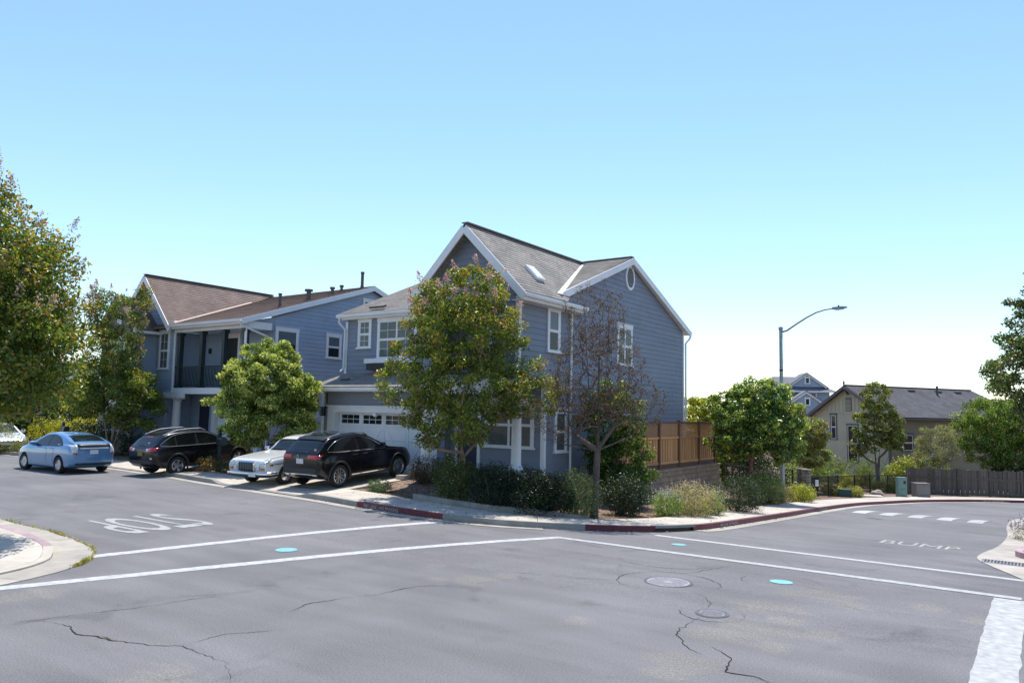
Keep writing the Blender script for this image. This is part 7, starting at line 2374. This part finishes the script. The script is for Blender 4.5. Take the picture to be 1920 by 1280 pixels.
# white vintage saloon facing the street
sp = dict(x0=-1.12, x1=3.62, wb=2.75, track=1.45, wr=.315, arch=.36, rim=.62, tumble=.30,
          top=[(-1.12, .80), (-1.0, .88), (-.6, .93), (-.25, .96), (.05, 1.22), (.3, 1.40), (.9, 1.44), (1.35, 1.41), (1.6, 1.32), (2.02, .99), (2.3, .97), (3.0, .93), (3.5, .885), (3.60, .84), (3.62, .78)],
          bot=[(-1.12, .36), (-.9, .28), (0, .22), (2.7, .21), (3.4, .28), (3.62, .36)],
          belt=[(-1.12, .76), (-.5, .88), (.3, .91), (1.5, .91), (2.3, .90), (3.2, .86), (3.62, .76)],
          plan=[(-1.12, .76), (-1.05, .80), (-.6, .85), (0, .88), (1.4, .885), (2.7, .87), (3.4, .84), (3.58, .82), (3.62, .80)])
c = Car('vintage_saloon', 'white vintage saloon with chrome grille facing the street beside the black SUV', (-21.35, 18.9, .285), math.radians(-84), sp, M['car_white'])
c.t.o.rotation_euler = (0, math.atan2(.185, 2.75), math.radians(-84))
c.wheels(style='cap')
lo = lambda x: interp([(-.2, .99), (2.0, .97)], x)
hi = lambda x: interp([(-.16, 1.0), (.05, 1.16), (.3, 1.31), (.9, 1.35), (1.35, 1.32), (1.6, 1.24), (1.95, .99)], x)
c.side_windows([(-.12, .80), (.88, 1.9)], lo, hi, trim=M['chrome'])
c.doors([(.42, .84), (.88, 1.95)], .36, M['chrome'], hz=.82)
c.deck('windscreen', M['car_glass'], 1.56, 2.0, .93, wf2=.97)
c.deck('rear_window', M['car_glass'], -.2, .22, .93)
c.end('grille_frame', M['chrome'], -.36, .36, .50, .84, False, .045)
gr = c.end('grille', M['plastic'], -.32, .32, .515, .80, False, .058)
for k in range(9): c.end('grille_bar', M['steel'], -.31 + k * .0775 - .004, -.31 + k * .0775 + .004, .52, .795, False, .066, ny=1, nz=2, parent=gr)
for s in (1, -1):
    c.end('headlight', M['clear_lens'], s * .60, s * .78, .62, .82, False, .03, ny=6)
    c.end('headlight_rim', M['chrome'], s * .585, s * .795, .605, .835, False, .02, ny=6)
    c.end('fog_light', M['clear_lens'], s * .43, s * .57, .54, .68, False, .04, ny=4)
    c.end('turn_lamp', M['amber_lens'], s * .62, s * .78, .54, .60, False, .03, ny=4, nz=2)
    c.strip('side_marker', M['amber_lens'], np.linspace(3.32, 3.45, 3), lambda x: .66, lambda x: .73, s, .01, 2)
    c.strip('side_trim', M['chrome'], np.linspace(-.9, 3.4, 40), lambda x: .70, lambda x: .722, s, .012, 1)
xb = 3.62
q = [(3.2, .92, .45), (3.5, .90, .45), (3.68, .78, .45), (3.73, .4, .45), (3.74, 0, .45), (3.73, -.4, .45), (3.68, -.78, .45), (3.5, -.90, .45), (3.2, -.92, .45)]
MB().tube(q, .052, 10).build('front_bumper', M['chrome'], c.t.o, smooth=40)
q = [(a + .012 if abs(b) < .8 else a, b * 1.005, z - .075) for a, b, z in q]
MB().tube(q, .04, 10).build('bumper_rubber', M['plastic'], c.t.o, smooth=40)
MB().box(3.77, 3.785, .22, .54, .36, .50).build('licence_plate', M['plate'], c.t.o)
MB().tube([(2.02, .5, .995), (2.0, .1, 1.0)], .008, 5).build('wiper', M['black'], c.t.o)
MB().tube([(2.02, -.1, .995), (2.0, -.5, 1.0)], .008, 5).build('wiper', M['black'], c.t.o)
MB().tube([(3.55, 0, .885), (3.55, 0, .97)], .004, 5).build('bonnet_ornament', M['chrome'], c.t.o)
c.mirror(1.9, .99, M['chrome'])

# white saloon cut off by the left edge
sp = dict(x0=-.95, x1=3.65, wb=2.7, track=1.50, wr=.315, arch=.36, rim=.64, tumble=.40,
          top=[(-.95, .85), (-.85, .98), (-.3, 1.05), (.2, 1.33), (.9, 1.43), (1.4, 1.38), (2.0, 1.12), (2.35, .97), (2.9, .88), (3.4, .76), (3.65, .60)],
          bot=[(-.95, .36), (-.7, .26), (0, .19), (2.7, .18), (3.4, .20), (3.65, .26)],
          belt=[(-.95, .82), (-.4, .93), (1.0, .93), (2.2, .90), (3.0, .80), (3.5, .66), (3.65, .56)],
          plan=[(-.95, .72), (-.8, .80), (0, .87), (1.4, .88), (2.6, .865), (3.2, .80), (3.5, .68), (3.65, .50)])
c = Car('white_saloon', 'white saloon car cut off at the left edge, parked facing right', (-45.6, 17.3, .06), math.radians(-8), sp, M['car_white'])
c.wheels(spokes=7)
lo = lambda x: interp([(-.2, 1.0), (2.2, .955)], x)
hi = lambda x: interp([(-.18, 1.01), (.2, 1.24), (.8, 1.335), (1.3, 1.30), (1.8, 1.12), (2.15, .96)], x)
c.side_windows([(-.15, .8), (.87, 2.05)], lo, hi)
c.deck('windscreen', M['car_glass'], 1.45, 2.3, .9, wf2=.95)
c.doors([(.42, .84), (.88, 2.0)], .34, M['car_white'])
c.end('grille', M['black'], -.35, .35, .56, .62, False, .012)
c.end('lower_grille', M['plastic'], -.5, .5, .28, .40, False, .012)
for s in (1, -1): c.end('headlight', M['clear_lens'], s * .40, s * .70, .56, .68, False, .014, ny=8)
c.plate(False, .47, m_=M['plate'])
c.mirror(1.95, 1.0, M['car_white'])
